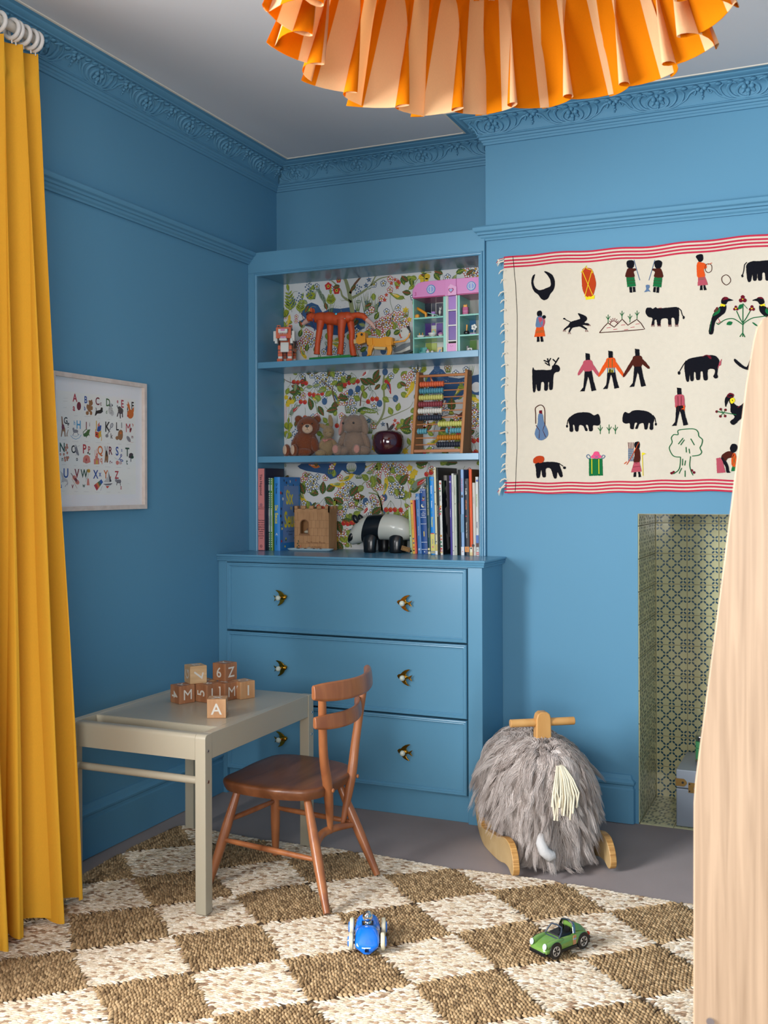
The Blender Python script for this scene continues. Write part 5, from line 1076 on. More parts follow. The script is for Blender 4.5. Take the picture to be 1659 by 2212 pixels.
# ================================================================ ceiling light with ruffled striped shade
LC = dep(1067, 200, 1.887); LX, LY = LC.x, LC.y
ls = thing('ceiling_light', 'ceiling light with a gathered orange and cream striped fabric shade and deep ruffle', 'ceiling light', (LX, LY, ZC))
M_SO = cloth('shade_orange_stripe', '#E68F14', .5, 900, var=.07); M_SC = cloth('shade_cream_stripe', '#F0CDA0', .5, 900, var=.06)
NF = 17; COLS = NF*24; b = MB(ls)
rr_ = random.Random(4); ph = [rr_.uniform(-.5, .5) for _ in range(NF)]; am = [rr_.uniform(.75, 1.3) for _ in range(NF)]
def ruffle(i, j, NJ, off=0):
    th = 2*PI*i/COLS; s_ = i/24; k = int(s_) % NF; k2 = (k+1) % NF; f_ = s_-int(s_); t = j/NJ
    fsm = f_*f_*(3-2*f_); a = am[k]*(1-fsm)+am[k2]*fsm; p = ph[k]*(1-fsm)+ph[k2]*fsm
    wv = math.sin(2*PI*s_+p); g = t**.7
    r = .322+.055*t**1.2 + (.040*a*wv + .010*math.sin(4*PI*s_+1+p))*g + .004*math.sin(2*PI*s_*3)*(1-t)
    th2 = th + (.030*a*math.cos(2*PI*s_*1+p)*g)*math.sin(2*PI*s_+p)*1.0 + .055*g*math.sin(4*PI*s_+2*p)
    z = 2.176-.222*t - .008*math.sin(th*3)*t + .006*wv*t
    return (LX+(r+off)*math.cos(th2), LY+(r+off)*math.sin(th2), z)
NJ = 16; vs = []
for side in (0, .0012):
    for i in range(COLS):
        for j in range(NJ+1): vs.append(ruffle(i, j, NJ, side))
M_ = COLS*(NJ+1); fs = []; mi = []
stripe_of = lambda i: 0 if (i//6) % 2 == 0 else 1
for i in range(COLS):
    i2 = (i+1) % COLS
    for j in range(NJ):
        fs.append((i*(NJ+1)+j, i2*(NJ+1)+j, i2*(NJ+1)+j+1, i*(NJ+1)+j+1)); fs.append((M_+i*(NJ+1)+j, M_+i*(NJ+1)+j+1, M_+i2*(NJ+1)+j+1, M_+i2*(NJ+1)+j)); mi += [stripe_of(i)]*2
    fs.append((i*(NJ+1)+NJ, i2*(NJ+1)+NJ, M_+i2*(NJ+1)+NJ, M_+i*(NJ+1)+NJ)); mi.append(stripe_of(i))
b.add(vs, fs, mi); b.build('ruffle', [M_SO, M_SC], ls, smooth=70)
b = MB(ls); vs = []; fs = []; mi = []; n2 = 360
for j, (r, z) in enumerate(((.326, 2.172), (.318, 2.19), (.30, 2.24), (.27, 2.31), (.235, 2.38), (.222, 2.40))):
    for i in range(n2):
        th = 2*PI*i/n2; q = r+.003*math.sin(i*2*PI/5); vs.append((LX+q*math.cos(th), LY+q*math.sin(th), z))
for j in range(5):
    for i in range(n2): fs.append((j*n2+i, j*n2+(i+1) % n2, (j+1)*n2+(i+1) % n2, (j+1)*n2+i)); mi.append((i//5) % 2)
b.add(vs, fs, mi); b.build('shade', [M_SO, M_SC], ls, smooth=70, recalc=False)
b = MB(ls); b.lathe([(.001, 2.4795), (.055, 2.4795), (.055, 2.468), (.03, 2.458), (.008, 2.452), (.008, 2.34), (.018, 2.335), (.018, 2.29), (.001, 2.285)], 32, M=Matrix.Translation((LX, LY, 0)))
for a in range(3): b.tube([(LX, LY, 2.395), (LX+.225*math.cos(a*2.094), LY+.225*math.sin(a*2.094), 2.398)], .002, 6)
b.build('fitting', M_RING, ls, smooth=40)
b = MB(ls); b.ell((LX, LY, 2.262), (.03, .03, .034), n=20, m=12); b.build('bulb', mat('bulb_frosted', '#E8E4DA', .3), ls)
# ================================================================ seagrass rug, woven in squares
DU, DV, CU, CV = .33, .30, 1.09+.165, -1.395     # braided squares; side triangles natural, end triangles bleached
rg = thing('seagrass_rug', 'large woven seagrass rug in light and dark diamond checks on the carpet', 'rug', (1.4, -1.7, 0))
def make_rug():
    rs = np.random.RandomState(3)
    pos, dirv, siz, dark = [], [], [], []
    pitch = .0084
    for iu in range(-3, 5):
        for iv in range(-4, 3):
            cx, cy = CU+iu*DU, CV+iv*DV
            da = pitch/.1575; k = 0; r = da*.5
            while r < 1.0:
                e = .13 if r > .8 else (.24 if r > .3 else .55)
                th = np.linspace(0, 2*np.pi, 960, endpoint=False)+.01
                px = r*DU/2*.996*np.sign(np.cos(th))*np.abs(np.cos(th))**e; py = r*DV/2*.996*np.sign(np.sin(th))*np.abs(np.sin(th))**e
                p = np.stack([px, py], 1); seg = np.linalg.norm(np.roll(p, -1, 0)-p, axis=1); cum = np.concatenate([[0], np.cumsum(seg)]); L = cum[-1]
                step = .0122; m = max(3, int(L/step)); s = ((np.arange(m)+rs.rand())*L/m) % L
                pc = np.concatenate([p, p[:1]]); x = np.interp(s, cum, pc[:, 0]); y = np.interp(s, cum, pc[:, 1])
                s2 = (s+.008) % L; s1 = (s-.008) % L
                dx = np.interp(s2, cum, pc[:, 0])-np.interp(s1, cum, pc[:, 0]); dy = np.interp(s2, cum, pc[:, 1])-np.interp(s1, cum, pc[:, 1]); l = np.hypot(dx, dy)+1e-9
                pos.append(np.stack([cx+x, cy+y], 1)); dirv.append(np.stack([dx/l, dy/l], 1)); dark.append(np.abs(x)/DU > np.abs(y)/DV+.004*rs.randn(m)); siz.append(np.full(m, (k % 2)))
                r += da; k += 1
    pos = np.concatenate(pos); dirv = np.concatenate(dirv); dark = np.concatenate(dark); alt = np.concatenate(siz); n = len(pos)
    RX0, RX1_, RY0, RY1 = CU-3.5*DU, CU+4.5*DU, CV-4.5*DV, CV+2.5*DV
    # gentle warp of the whole weave so the squares and edges are hand made
    wx = .006*np.sin(pos[:, 1]*9.5+1)+.004*np.sin(pos[:, 0]*11+pos[:, 1]*4); wy = .008*np.sin(pos[:, 0]*10+.4)+.004*np.sin(pos[:, 1]*13)
    pos = pos+np.stack([wx, wy], 1)
    tw = np.where(dark, .42, .30)*np.where(alt > 0, 1, 1) + rs.randn(n)*.10     # every strand lies aslant in its rope
    c, s = np.cos(tw), np.sin(tw); d = np.stack([dirv[:, 0]*c-dirv[:, 1]*s, dirv[:, 0]*s+dirv[:, 1]*c], 1); nn = np.stack([-d[:, 1], d[:, 0]], 1)
    ln = np.where(dark, .0108, .0118)*(1+.14*rs.randn(n)); wd = np.where(dark, .0042, .0036)*(1+.10*rs.randn(n)); ht = np.where(dark, .0042, .0028)*(1+.12*rs.randn(n))
    base = .0045+rs.randn(n)*.0004
    NSG = 6; prof = [(-1, .05, 0.), (-.72, .62, .55), (-.2, 1, 1), (.35, .95, .95), (.8, .5, .45), (1, .05, 0)]
    vs = []
    for (u, w_, hh) in prof:
        for k in range(NSG):
            a = PI*k/(NSG-1)
            v = w_*math.cos(a); zz = hh*math.sin(a)
            off = d*(u*ln)[:, None]+nn*(v*wd)[:, None]
            vs.append(np.concatenate([pos+off, (base+zz*ht*1.15-.0012+.0015*(1-abs(u)))[:, None]], 1))
    V = np.stack(vs, 1).reshape(-1, 3); V[:, 2] = np.minimum(V[:, 2], .0106)          # n x 36 x 3
    K = len(prof)*NSG; F = []
    for i in range(len(prof)-1):
        for k in range(NSG-1): F.append((i*NSG+k, i*NSG+k+1, (i+1)*NSG+k+1, (i+1)*NSG+k))
    F = np.array(F); FF = (F[None]+(np.arange(n)*K)[:, None, None]).reshape(-1, 4)
    me = bpy.data.meshes.new('weave'); me.vertices.add(len(V)); V = V-np.array(rg.location); me.vertices.foreach_set('co', V.astype(np.float32).ravel())
    me.loops.add(len(FF)*4); me.loops.foreach_set('vertex_index', FF.astype(np.int32).ravel())
    me.polygons.add(len(FF)); me.polygons.foreach_set('loop_start', (np.arange(len(FF))*4).astype(np.int32))
    me.polygons.foreach_set('use_smooth', np.ones(len(FF), bool)); me.polygons.foreach_set('material_index', np.repeat(dark.astype(np.int32), len(F)))
    at_ = me.attributes.new('tint', 'FLOAT', 'FACE'); tn = rs.rand(n); at_.data.foreach_set('value', np.repeat(tn, len(F)).astype(np.float32))
    me.update(calc_edges=True); me.validate()
    def gm(name, cols):
        m = bpy.data.materials.new(name); m.use_nodes = True; nt = m.node_tree; b = nt.nodes['Principled BSDF']; b.inputs['Roughness'].default_value = .75; b.inputs['Specular IOR Level'].default_value = .25
        a = nt.nodes.new('ShaderNodeAttribute'); a.attribute_name = 'tint'; cr = nt.nodes.new('ShaderNodeValToRGB'); cr.color_ramp.interpolation = 'LINEAR'
        els = cr.color_ramp.elements
        for i, (p, c_) in enumerate(cols):
            e = els[i] if i < 2 else els.new(p); e.position = p; e.color = (*hexc(c_), 1)
        nt.links.new(a.outputs['Fac'], cr.inputs[0])
        tc = nt.nodes.new('ShaderNodeTexCoord'); ns = nt.nodes.new('ShaderNodeTexNoise'); ns.inputs['Scale'].default_value = 260; nt.links.new(tc.outputs['Object'], ns.inputs[0])
        mx = nt.nodes.new('ShaderNodeMix'); mx.data_type = 'RGBA'; mx.blend_type = 'MULTIPLY'; mx.inputs[0].default_value = .5
        c2 = nt.nodes.new('ShaderNodeValToRGB'); c2.color_ramp.elements[0].color = (.55, .5, .45, 1); c2.color_ramp.elements[0].position = .3; c2.color_ramp.elements[1].position = .6
        nt.links.new(ns.outputs['Fac'], c2.inputs[0]); nt.links.new(cr.outputs[0], mx.inputs[6]); nt.links.new(c2.outputs[0], mx.inputs[7]); nt.links.new(mx.outputs[2], b.inputs['Base Color']); return m
    me.materials.append(gm('seagrass_bleached', [(0, '#846850'), (1, '#E9DDCB'), (.10, '#AD9074'), (.25, '#CEBA9E'), (.65, '#DCCBB4')]))
    me.materials.append(gm('seagrass_natural', [(0, '#6F573C'), (1, '#C0A27A'), (.2, '#8E7351'), (.6, '#A98C66')]))
    o = bpy.data.objects.new('weave', me); COL.objects.link(o); o.parent = rg; o['kind'] = 'stuff'
    b = MB(rg); pts = []
    b.box(RX0+.010, RX1_-.01, RY0+.01, RY1-.012, .0006, .0030); b.build('backing', mat('rug_backing', '#4A3723', .95), rg, smooth=None)
make_rug()

# ================================================================ tall oak side panel in the foreground
PYP = -2.395
b = MB((2.2, PYP, 0.0)); pr_ = []
for u, v in ((1497, 2212), (1498, 1735), (1501, 1690), (1560, 1240), (1611, 830), (1627, 735), (1634, 708), (1645, 690), (1659, 683)):
    p = at(u, v, 'Y', PYP); pr_.append((p.x, p.z))
pr_ = [(pr_[0][0]-.0002, RT)]+pr_+[(2.50, pr_[-1][1]+.004), (2.50, RT)]
b.prism(pr_, lambda x, z, d: (x, PYP+d, z), 0, .018, 0)
M_OAK = wood('panel_oak_grain', '#B3967A', '#9A7F65', (60, 60, 2.0), 2.2, .5, bump=.2, detail=9, dark='#8A6C50')
pn = b.build('side_panel', M_OAK, None, smooth=None, bevel=.002)
tag(pn, 'tall pale oak grained furniture panel with slanting edge, close in the right foreground', 'furniture panel')
q_ = at(1535, 2206, 'Y', PYP); b = MB(pn); b.cyl((q_.x, PYP-.002, q_.z), (q_.x, PYP+.002, q_.z), .0045, .0045, 20); b.build('bolt_cap', M_CHROME, pn)

# ================================================================ rocking sheep
HD = Vector((.56, -.828)).normalized(); rzs = math.atan2(HD.y, HD.x)   # local +X is forward
O_ = Vector((1.293, -.666))-HD*.285+Vector((-HD.y, HD.x))*.150
rs_ = thing('rocking_sheep', 'shaggy grey rocking sheep with wooden rockers and handle in front of the chimney breast', 'rocking toy', (O_.x, O_.y, .0005), rz=rzs)
M_PLY = wood('rocker_birch_ply', '#CDAE7C', '#BE9A66', (1, .3, 1), 14, .42, bump=.08); M_PLYE = wood('ply_edge_layers', '#D9A560', '#A97437', (.2, .2, 9), 40, .5, bump=.1); M_HND = wood('handle_beech', '#DBA765', '#CC9452', (1, 1, .2), 18, .4, bump=.05)
RO = []
top = [(-.335, .185), (-.325, .20), (-.305, .205), (-.285, .19), (-.25, .14), (-.19, .105), (-.10, .085), (.02, .078), (.12, .078), (.17, .092), (.21, .100), (.25, .095), (.278, .070), (.290, .040), (.289, .024), (.280, .013), (.265, .012)]
bot = [(.240, .022), (.205, .022), (.15, .010), (.08, .003), (0, 0), (-.08, .004), (-.16, .022), (-.23, .055), (-.28, .095), (-.315, .14), (-.335, .17)]
RO = sm([(x*.40 if x < 0 else x, z*.62 if x < -.05 else z*(.8 if x < .05 else 1)) for x, z in top+bot], 3)
for sy in (-1, 1):
    b = MB(); b.prism(RO, lambda x, z, d, sy=sy: (x, sy*.150+d, z), -.0105, .0105, 0)
    for i in range(len(b.m)): b.m[i] = 0 if i < 2 else 1
    ro = b.build('rocker', [M_PLY, M_PLYE], rs_, smooth=40, bevel=.003)
    b = MB(); st = [((.0095 if k % 2 == 0 else .0045)*math.cos(PI*k/5+.5), (.0095 if k % 2 == 0 else .0045)*math.sin(PI*k/5+.5)) for k in range(10)]
    b.prism(st, lambda x, z, d, sy=sy: (-.120+x*.7, sy*(.150+.0108+d), .104+z*.7), 0, .0006, 0); b.build('star_mark', M_DARK, ro, smooth=None)
for x in (-.06, .15):
    b = MB(); b.box(x-.02, x+.02, -.139, .139, .045, .075); b.build('cross_bar', M_PLY, rs_, smooth=None, bevel=.003)
M_FUR = mat('fleece_taupe', '#A3958E', .9, spec=.2, var=.12, scale=14); M_FURU = mat('fleece_under', '#6E625C', .95, spec=.05)
def body_r(x, th):
    return 1
b = MB()
BODY = [(-.150, .230, .04, .05), (-.143, .230, .085, .085), (-.118, .232, .122, .118), (-.07, .230, .143, .134), (-.02, .224, .150, .138), (.06, .220, .142, .140), (.12, .212, .130, .146), (.165, .204, .116, .150), (.205, .192, .096, .146), (.235, .178, .066, .120), (.25, .165, .025, .06)]
rings = []
for x, zc, ry, rz_ in BODY: rings.append([(x, ry*math.cos(2*PI*k/24), zc+rz_*math.sin(2*PI*k/24)) for k in range(24)])
b.loft(rings); b.build('body', M_FURU, rs_, smooth=60)
def make_fleece():
    rs = np.random.RandomState(9); N = 40000; B = np.array(BODY)
    x = rs.uniform(-.150, .25, N); x[:N//3] = .17+.08*rs.rand(N//3)**.7; zc = np.interp(x, B[:, 0], B[:, 1]); ry = np.interp(x, B[:, 0], B[:, 2]); rz = np.interp(x, B[:, 0], B[:, 3]); th = rs.uniform(0, 2*PI, N); rad_ = np.where((np.arange(N) < N//6), rs.rand(N)**.5, 1.0); ry = ry*np.where(x > .235, rad_, 1); rz = rz*np.where(x > .235, rad_, 1)
    p = np.stack([x, ry*np.cos(th), zc+rz*np.sin(th)], 1)
    nx_ = np.where(x < -.10, -(abs(x+.10)/.05), np.where(x > .14, (x-.14)/.08, .0)); nrm = np.stack([nx_, np.cos(th)/np.maximum(ry, .05)*.12, np.sin(th)/np.maximum(rz, .05)*.12], 1); nrm /= np.linalg.norm(nrm, axis=1)[:, None]
    # locks: strands gather towards clump centres
    NC = 700; ci = rs.randint(0, N, NC); cen = p[ci]
    own = np.empty(N, int)
    for a in range(0, N, 4000):
        dd = ((p[a:a+4000, None]-cen[None])**2).sum(2); own[a:a+4000] = dd.argmin(1)
    jit = rs.randn(NC, 3)*.42; lenc = rs.uniform(.75, 1.25, NC)
    L = (.072+.024*rs.rand(N))*lenc[own]
    dn = np.array([0, 0, -1.0]); fwd = np.where(x > .12, .25, -.10)
    rest = np.stack([fwd, np.sign(p[:, 1])*.18+0*x, -np.ones(N)], 1)+jit[own]*.55; rest /= np.linalg.norm(rest, axis=1)[:, None]
    K = 7; P_ = [p]; cur = p.copy(); dirn = nrm+jit[own]*.25; dirn /= np.linalg.norm(dirn, axis=1)[:, None]
    phs = rs.rand(NC)[own]*6.28+rs.randn(N)*.6; side = np.cross(dirn, rest); side /= (np.linalg.norm(side, axis=1)[:, None]+1e-6)
    tipc = cen+nrm[ci]*.02+rs.randn(NC, 3)*.004
    for k in range(1, K):
        t = k/(K-1); w_ = min(1, t*1.5)**.7
        d = dirn*(1-w_)+rest*w_; d /= np.linalg.norm(d, axis=1)[:, None]
        cur = cur+d*(L/(K-1))[:, None]+side*(np.sin(t*10+phs)*.0046)[:, None]
        cl = cen[own]+(P_[0]*0); pull = ((P_[0]-cen[own])*(-.45*t))
        P_.append(cur+pull*1.0)
    P_ = np.stack(P_, 1)                          # N x K x 3
    fl = np.where(p[:, 0] < .10, .050+.035*rs.rand(N), .012+.012*rs.rand(N))[:, None]; P_[:, :, 2] = np.maximum(P_[:, :, 2], fl)
    ca, sa = math.cos(rzs), math.sin(rzs); wx = O_.x+P_[..., 0]*ca-P_[..., 1]*sa; wy = O_.y+P_[..., 0]*sa+P_[..., 1]*ca   # keep the hair off the chest and the wall
    wy = np.minimum(wy, -.026-.004*rs.rand(N)[:, None]); ins = (wx < 1.052) & (wy > -.2395); toy = ins & ((1.052-wx) > (wy+.2395)); wy = np.where(toy, -.2400, wy); wx = np.where(ins & ~toy, 1.0525, wx)
    P_[..., 0] = (wx-O_.x)*ca+(wy-O_.y)*sa; P_[..., 1] = -(wx-O_.x)*sa+(wy-O_.y)*ca
    T = np.gradient(P_, axis=1); T /= (np.linalg.norm(T, axis=2)[..., None]+1e-9)
    A = np.cross(T, rs.randn(N, 3)[:, None, :]); A /= (np.linalg.norm(A, axis=2)[..., None]+1e-9); Bn = np.cross(T, A)
    rad = np.linspace(1, .12, K)[None]*(.00060+.00060*rs.rand(N))[:, None]
    V = []
    for j in range(3):
        a = 2*PI*j/3; V.append(P_+A*(math.cos(a)*rad)[..., None]+Bn*(math.sin(a)*rad)[..., None])
    V = np.stack(V, 2).reshape(-1, 3)             # N x K x 3 verts
    F = [(k*3+j, k*3+(j+1) % 3, (k+1)*3+(j+1) % 3, (k+1)*3+j) for k in range(K-1) for j in range(3)]; F = np.array(F)
    FF = (F[None]+(np.arange(N)*K*3)[:, None, None]).reshape(-1, 4)
    me = bpy.data.meshes.new('fleece'); me.vertices.add(len(V)); me.vertices.foreach_set('co', V.astype(np.float32).ravel()); me.loops.add(len(FF)*4); me.loops.foreach_set('vertex_index', FF.astype(np.int32).ravel())
    me.polygons.add(len(FF)); me.polygons.foreach_set('loop_start', (np.arange(len(FF))*4).astype(np.int32)); me.polygons.foreach_set('use_smooth', np.ones(len(FF), bool))
    at_ = me.attributes.new('tint', 'FLOAT', 'FACE'); tn = np.clip(.5+rs.randn(NC)[own]*.18+rs.randn(N)*.16, 0, 1); at_.data.foreach_set('value', np.repeat(tn, len(F)).astype(np.float32))
    me.update(calc_edges=True)
    m = bpy.data.materials.new('fleece_hair'); m.use_nodes = True; nt = m.node_tree; bs = nt.nodes['Principled BSDF']; bs.inputs['Roughness'].default_value = .6; bs.inputs['Specular IOR Level'].default_value = .35
    a = nt.nodes.new('ShaderNodeAttribute'); a.attribute_name = 'tint'; cr = nt.nodes.new('ShaderNodeValToRGB'); cr.color_ramp.elements[0].color = (*hexc('#A4948B'), 1); cr.color_ramp.elements[1].color = (*hexc('#EADFD8'), 1)
    nt.links.new(a.outputs['Fac'], cr.inputs[0]); nt.links.new(cr.outputs[0], bs.inputs['Base Color']); me.materials.append(m)
    o = bpy.data.objects.new('fleece', me); COL.objects.link(o); o.parent = rs_; o['kind'] = 'stuff'
make_fleece()
b = MB(); pts = [(-.0175, -.013, .30), (.0175, -.013, .30)]
b.prism([(-.026, .28), (.026, .28), (.024, .425), (.020, .440), (.010, .447), (-.010, .447), (-.020, .440), (-.024, .425)], lambda y, z, d: (.085+d, y, z), -.017, .017); b.build('handle_post', M_HND, rs_, smooth=40, bevel=.004)
b = MB(); b.cyl((.085, -.105, .413), (.085, .105, .413), .0125, n=24); b.build('handle_bar', M_HND, rs_, smooth=50, bevel=.002)
M_CORD = mat('cream_cord', '#E6DBC0', .8, bump=.4, bscale=300)
b = MB(); r = random.Random(8)
for k in range(20):
    a = r.uniform(-1, 1); l = r.uniform(.105, .150); y1 = a*.046; o = r.uniform(0, .012)
    x0, z0 = .238, .318
    b.tube([(x0-.03, a*.004, z0+.002), (x0+.006+o, a*.012, z0-.004), (x0+.030+o, y1*.65, z0-.034), (x0+.044+o, y1*.95, z0-l*.62), (x0+.044+o+r.uniform(-.006, .008), y1+r.uniform(-.010, .010), z0-l)], [.0023, .0028, .0028, .0030, .0034], 7)
b.build('forelock', M_CORD, rs_, smooth=60)
b = MB(); wl = mat('ear_white_plush', '#C9C6C4', .95, bump=.6, bscale=120)
b.tube([(.262, -.066, .120), (.280, -.072, .104), (.290, -.066, .082), (.293, -.050, .068), (.292, -.036, .070)], [.011, .0155, .0165, .0175, .012], 14); b.build('ear', wl, rs_, smooth=60)

# ================================================================ toy cars
def wheel(name, c, r, w_, mats, parent, hub):
    """axle along local Y"""
    b = MB(); prof = [(0, -w_/2), (r*.78, -w_/2), (r*.93, -w_*.45), (r, -w_*.25), (r, w_*.25), (r*.93, w_*.45), (r*.78, w_/2), (0, w_/2)]
    b.lathe(prof, 36, 0, Matrix.Translation(c) @ Matrix.Rotation(PI/2, 4, 'X'))
    o = b.build(name, mats[0], parent, smooth=30); b = MB()
    sg = 1 if c[1] > 0 else -1; y = c[1]+sg*w_/2
    if hub == 'ribbed':
        b.lathe([(0, 0), (r*.62, 0), (r*.55, .003), (r*.2, .0045), (0, .005)], 28, 0, Matrix.Translation((c[0], y, c[2])) @ Matrix.Rotation(-sg*PI/2, 4, 'X')); b.build('hubcap', mats[1], o, smooth=40)
    else:
        b.tube([(c[0]+r*.62*math.cos(2*PI*i/28), y+sg*.0006, c[2]+r*.62*math.sin(2*PI*i/28)) for i in range(28)], r*.055, 6, 0, loop=True)
        for k in range(5):
            a = 2*PI*k/5+.3; w2 = .26
            b.prism([(r*.14*math.cos(a), r*.14*math.sin(a)), (r*.58*math.cos(a-w2), r*.58*math.sin(a-w2)), (r*.58*math.cos(a+w2), r*.58*math.sin(a+w2))], lambda x, z, d, y=y, sg=sg: (c[0]+x, y+sg*d, c[2]+z), -.001, .001, 0)
        b.build('alloy_wheel', mats[1], o, smooth=40)
    return o
M_TYRE = mat('tyre_ivory', '#DCD2B4', .5); M_CBLUE = mat('racer_blue_gloss', '#1173E0', .12, coat=1, spec=.6); M_BLK_ = mat('plastic_black', '#101114', .35)
M_CHR = mat('driver_chrome', '#E2E2E2', .06, metal=1)
ZR = .0108
# blue racer seen head on
fl, frr = at(757, 2052, 'Z', ZR), at(829, 2052, 'Z', ZR)
mid = (fl+frr)/2; ax_ = (frr-fl); rzc = math.atan2(ax_.y, ax_.x)-PI/2+PI   # +X local forward
fwd = Vector((math.sin(math.atan2(ax_.y, ax_.x)), -math.cos(math.atan2(ax_.y, ax_.x)), 0)); hw = ax_.length/2
rzc = math.atan2(fwd.y, fwd.x); org = mid-fwd*.036
bc = thing('toy_racing_car', 'bright blue toy racing car with cream tyres and chrome driver on the rug', 'toy car', (org.x, org.y, ZR), rz=rzc)
b = MB(); secs = [(.066, .010, .020, .016), (.060, .021, .026, .022), (.045, .0235, .032, .034), (.028, .0235, .034, .043), (.012, .0225, .034, .047), (-.005, .0235, .030, .036), (-.022, .0250, .030, .040), (-.040, .0235, .032, .053), (-.055, .019, .032, .048), (-.070, .012, .030, .038), (-.080, .004, .028, .030)]
rings = []
for x, hwid, zb, ztp in secs:
    ring = []; hwid *= 1.32; ztp *= 1.1
    for k in range(20):
        a = 2*PI*k/20; cc, ss = math.cos(a), math.sin(a); yy = hwid*math.copysign(abs(cc)**.7, cc); zz = (ztp-zb+.008)*max(0, ss)**.9 if ss > 0 else .010*ss
        ring.append((x, yy, zb-.008+zz))
    rings.append(ring)
b.loft(rings); b.build('body', M_CBLUE, bc, smooth=60)
b = MB(); b.loft([[(x, s_*w2, z) for s_, z in ((-1, .010), (1, .010), (1, .019), (-1, .019))] for x, w2 in ((.062, .012), (.045, .024), (-.045, .024), (-.068, .014))]); b.box(.048, .066, -.006, .006, .006, .016)
for x in (.036, -.046): b.cyl((x, -hw+.004, .0185), (x, hw-.004, .0185), .003, n=10)
b.build('chassis', M_BLK_, bc, smooth=40, bevel=.001)
b = MB(); b.loft([[(-.002, -.017, .030), (-.002, .017, .030), (-.002, .012, .046), (-.002, -.012, .046)], [(-.034, -.019, .030), (-.034, .019, .030), (-.034, .015, .047), (-.034, -.015, .047)]]); b.build('cockpit', M_BLK_, bc, smooth=40)
b = MB(); b.ell((-.016, 0, .0610), (.0140, .0130, .0140), n=28, m=18); b.lathe([(0, .036), (.010, .037), (.011, .050), (.007, .054)], 20, 0, Matrix.Translation((-.016, 0, 0))); b.build('driver_head', M_CHR, bc, smooth=60)
for x, rr in ((.036, .0210), (-.046, .0225)):
    for s_ in (-1, 1): wheel('wheel', (x, s_*(hw+(.001 if x < 0 else 0)-.002), rr), rr, .011, (M_TYRE, M_CBLUE), bc, 'ribbed')
# green open-top car
M_CGR = mat('coupe_green_pearl', '#749C48', .22, coat=.6, spec=.6, metal=.15); M_LAMP = mat('headlamp_white', '#DDF2EC', .2, coat=.5)
a0, a1 = at(1199, 2070, 'Z', ZR), at(1258, 2047, 'Z', ZR); f2 = (a0-a1); f2.z = 0; wb = f2.length; f2.normalize(); side = Vector((-f2.y, f2.x, 0))  # left of travel
hw2 = .029; org = (a0+a1)/2 - side*(hw2)  # visible wheels are on the left-hand side of the car
gc = thing('toy_convertible', 'metallic green open-top toy car with black wheels and white headlamps on the rug', 'toy car', (org.x, org.y, ZR), rz=math.atan2(f2.y, f2.x))
W2 = hw2; h0 = wb/2
b = MB(); secs = [(.079, .020, .013, .021, .4), (.075, .027, .011, .026, .5), (.062, .031, .010, .032, .6), (.042, .0325, .010, .0365, .7), (.018, .0325, .010, .040, .7), (-.012, .0320, .010, .040, .7), (-.030, .0325, .010, .043, .75), (-.046, .0330, .010, .044, .7), (-.062, .031, .011, .040, .6), (-.074, .026, .013, .033, .5), (-.080, .019, .015, .027, .4)]
rings = []
for x, hwid, zb, ztp, e in secs:
    ring = []
    for k in range(24):
        a = 2*PI*k/24; cc, ss = math.cos(a), math.sin(a); yy = hwid*math.copysign(abs(cc)**.55, cc)*(1 if ss < .3 else 1-.10*(ss-.3)); zc = (zb+ztp)/2; zz = (ztp-zb)/2*math.copysign(abs(ss)**.6, ss); ring.append((x, yy, zc+zz))
    rings.append(ring)
b.loft(rings)
# front wings swelling towards the lamps, sloping engine cover
for s_ in (-1, 1): b.tube([(.071, s_*.0215, .030), (.055, s_*.0235, .0325), (.035, s_*.024, .034), (.015, s_*.024, .035)], [.0075, .0085, .0075, .004], 14)
b.loft([[(-.030, s_*.021, .043) for s_ in (-1, 1)]+[(-.030, s_*.016, .062) for s_ in (1, -1)], [(-.040, -.024, .043), (-.040, .024, .043), (-.040, .016, .0600), (-.040, -.016, .0600)], [(-.055, -.024, .040), (-.055, .024, .040), (-.055, .015, .052), (-.055, -.015, .052)], [(-.074, -.020, .033), (-.074, .020, .033), (-.074, .012, .036), (-.074, -.012, .036)]])
b.build('body', M_CGR, gc, smooth=60, bevel=.0008)
b = MB(); b.box(-.074, .070, -.0315, .0315, .008, .0155); b.box(.060, .082, -.0245, .0245, .0095, .0175); b.box(-.083, -.066, -.024, .024, .012, .020)
for x in (h0, -h0):
    for s_ in (-1, 1): b.lathe([(0, -.0012), (.0205, -.0012), (.0205, .0012), (0, .0012)], 28, 0, Matrix.Translation((x, s_*.0322, .0185)) @ Matrix.Rotation(PI/2, 4, 'X'))
b.build('chassis', M_BLK_, gc, smooth=40, bevel=.0012)
b = MB(); b.loft([[(.022, -.020, .0385), (.022, .020, .0385), (.020, .018, .0425), (.020, -.018, .0425)], [(-.030, -.0225, .0385), (-.030, .0225, .0385), (-.030, .020, .0455), (-.030, -.020, .0455)]])
for x, y in ((-.012, .010), (-.012, -.010)): b.box(x-.006, x-.001, y-.007, y+.007, .040, .055)
b.tube([(.008+.0*i, .010+.006*math.cos(2*PI*i/14), .048+.006*math.sin(2*PI*i/14)) for i in range(14)], .0010, 6, loop=True); b.cyl((.018, .010, .042), (.008, .010, .048), .0010)
b.build('cabin', M_BLK_, gc, smooth=40, bevel=.001)
b = MB(); b.tube([(.030, -.0235, .038), (.018, -.0215, .052), (.012, -.0170, .0605), (.011, 0, .0625), (.012, .0170, .0605), (.018, .0215, .052), (.030, .0235, .038)], .0021, 10); b.tube([(.030, -.0235, .038), (.031, 0, .0395), (.030, .0235, .038)], .0016, 8); b.build('windscreen_frame', mat('frame_slate', '#39414F', .3), gc, smooth=60)
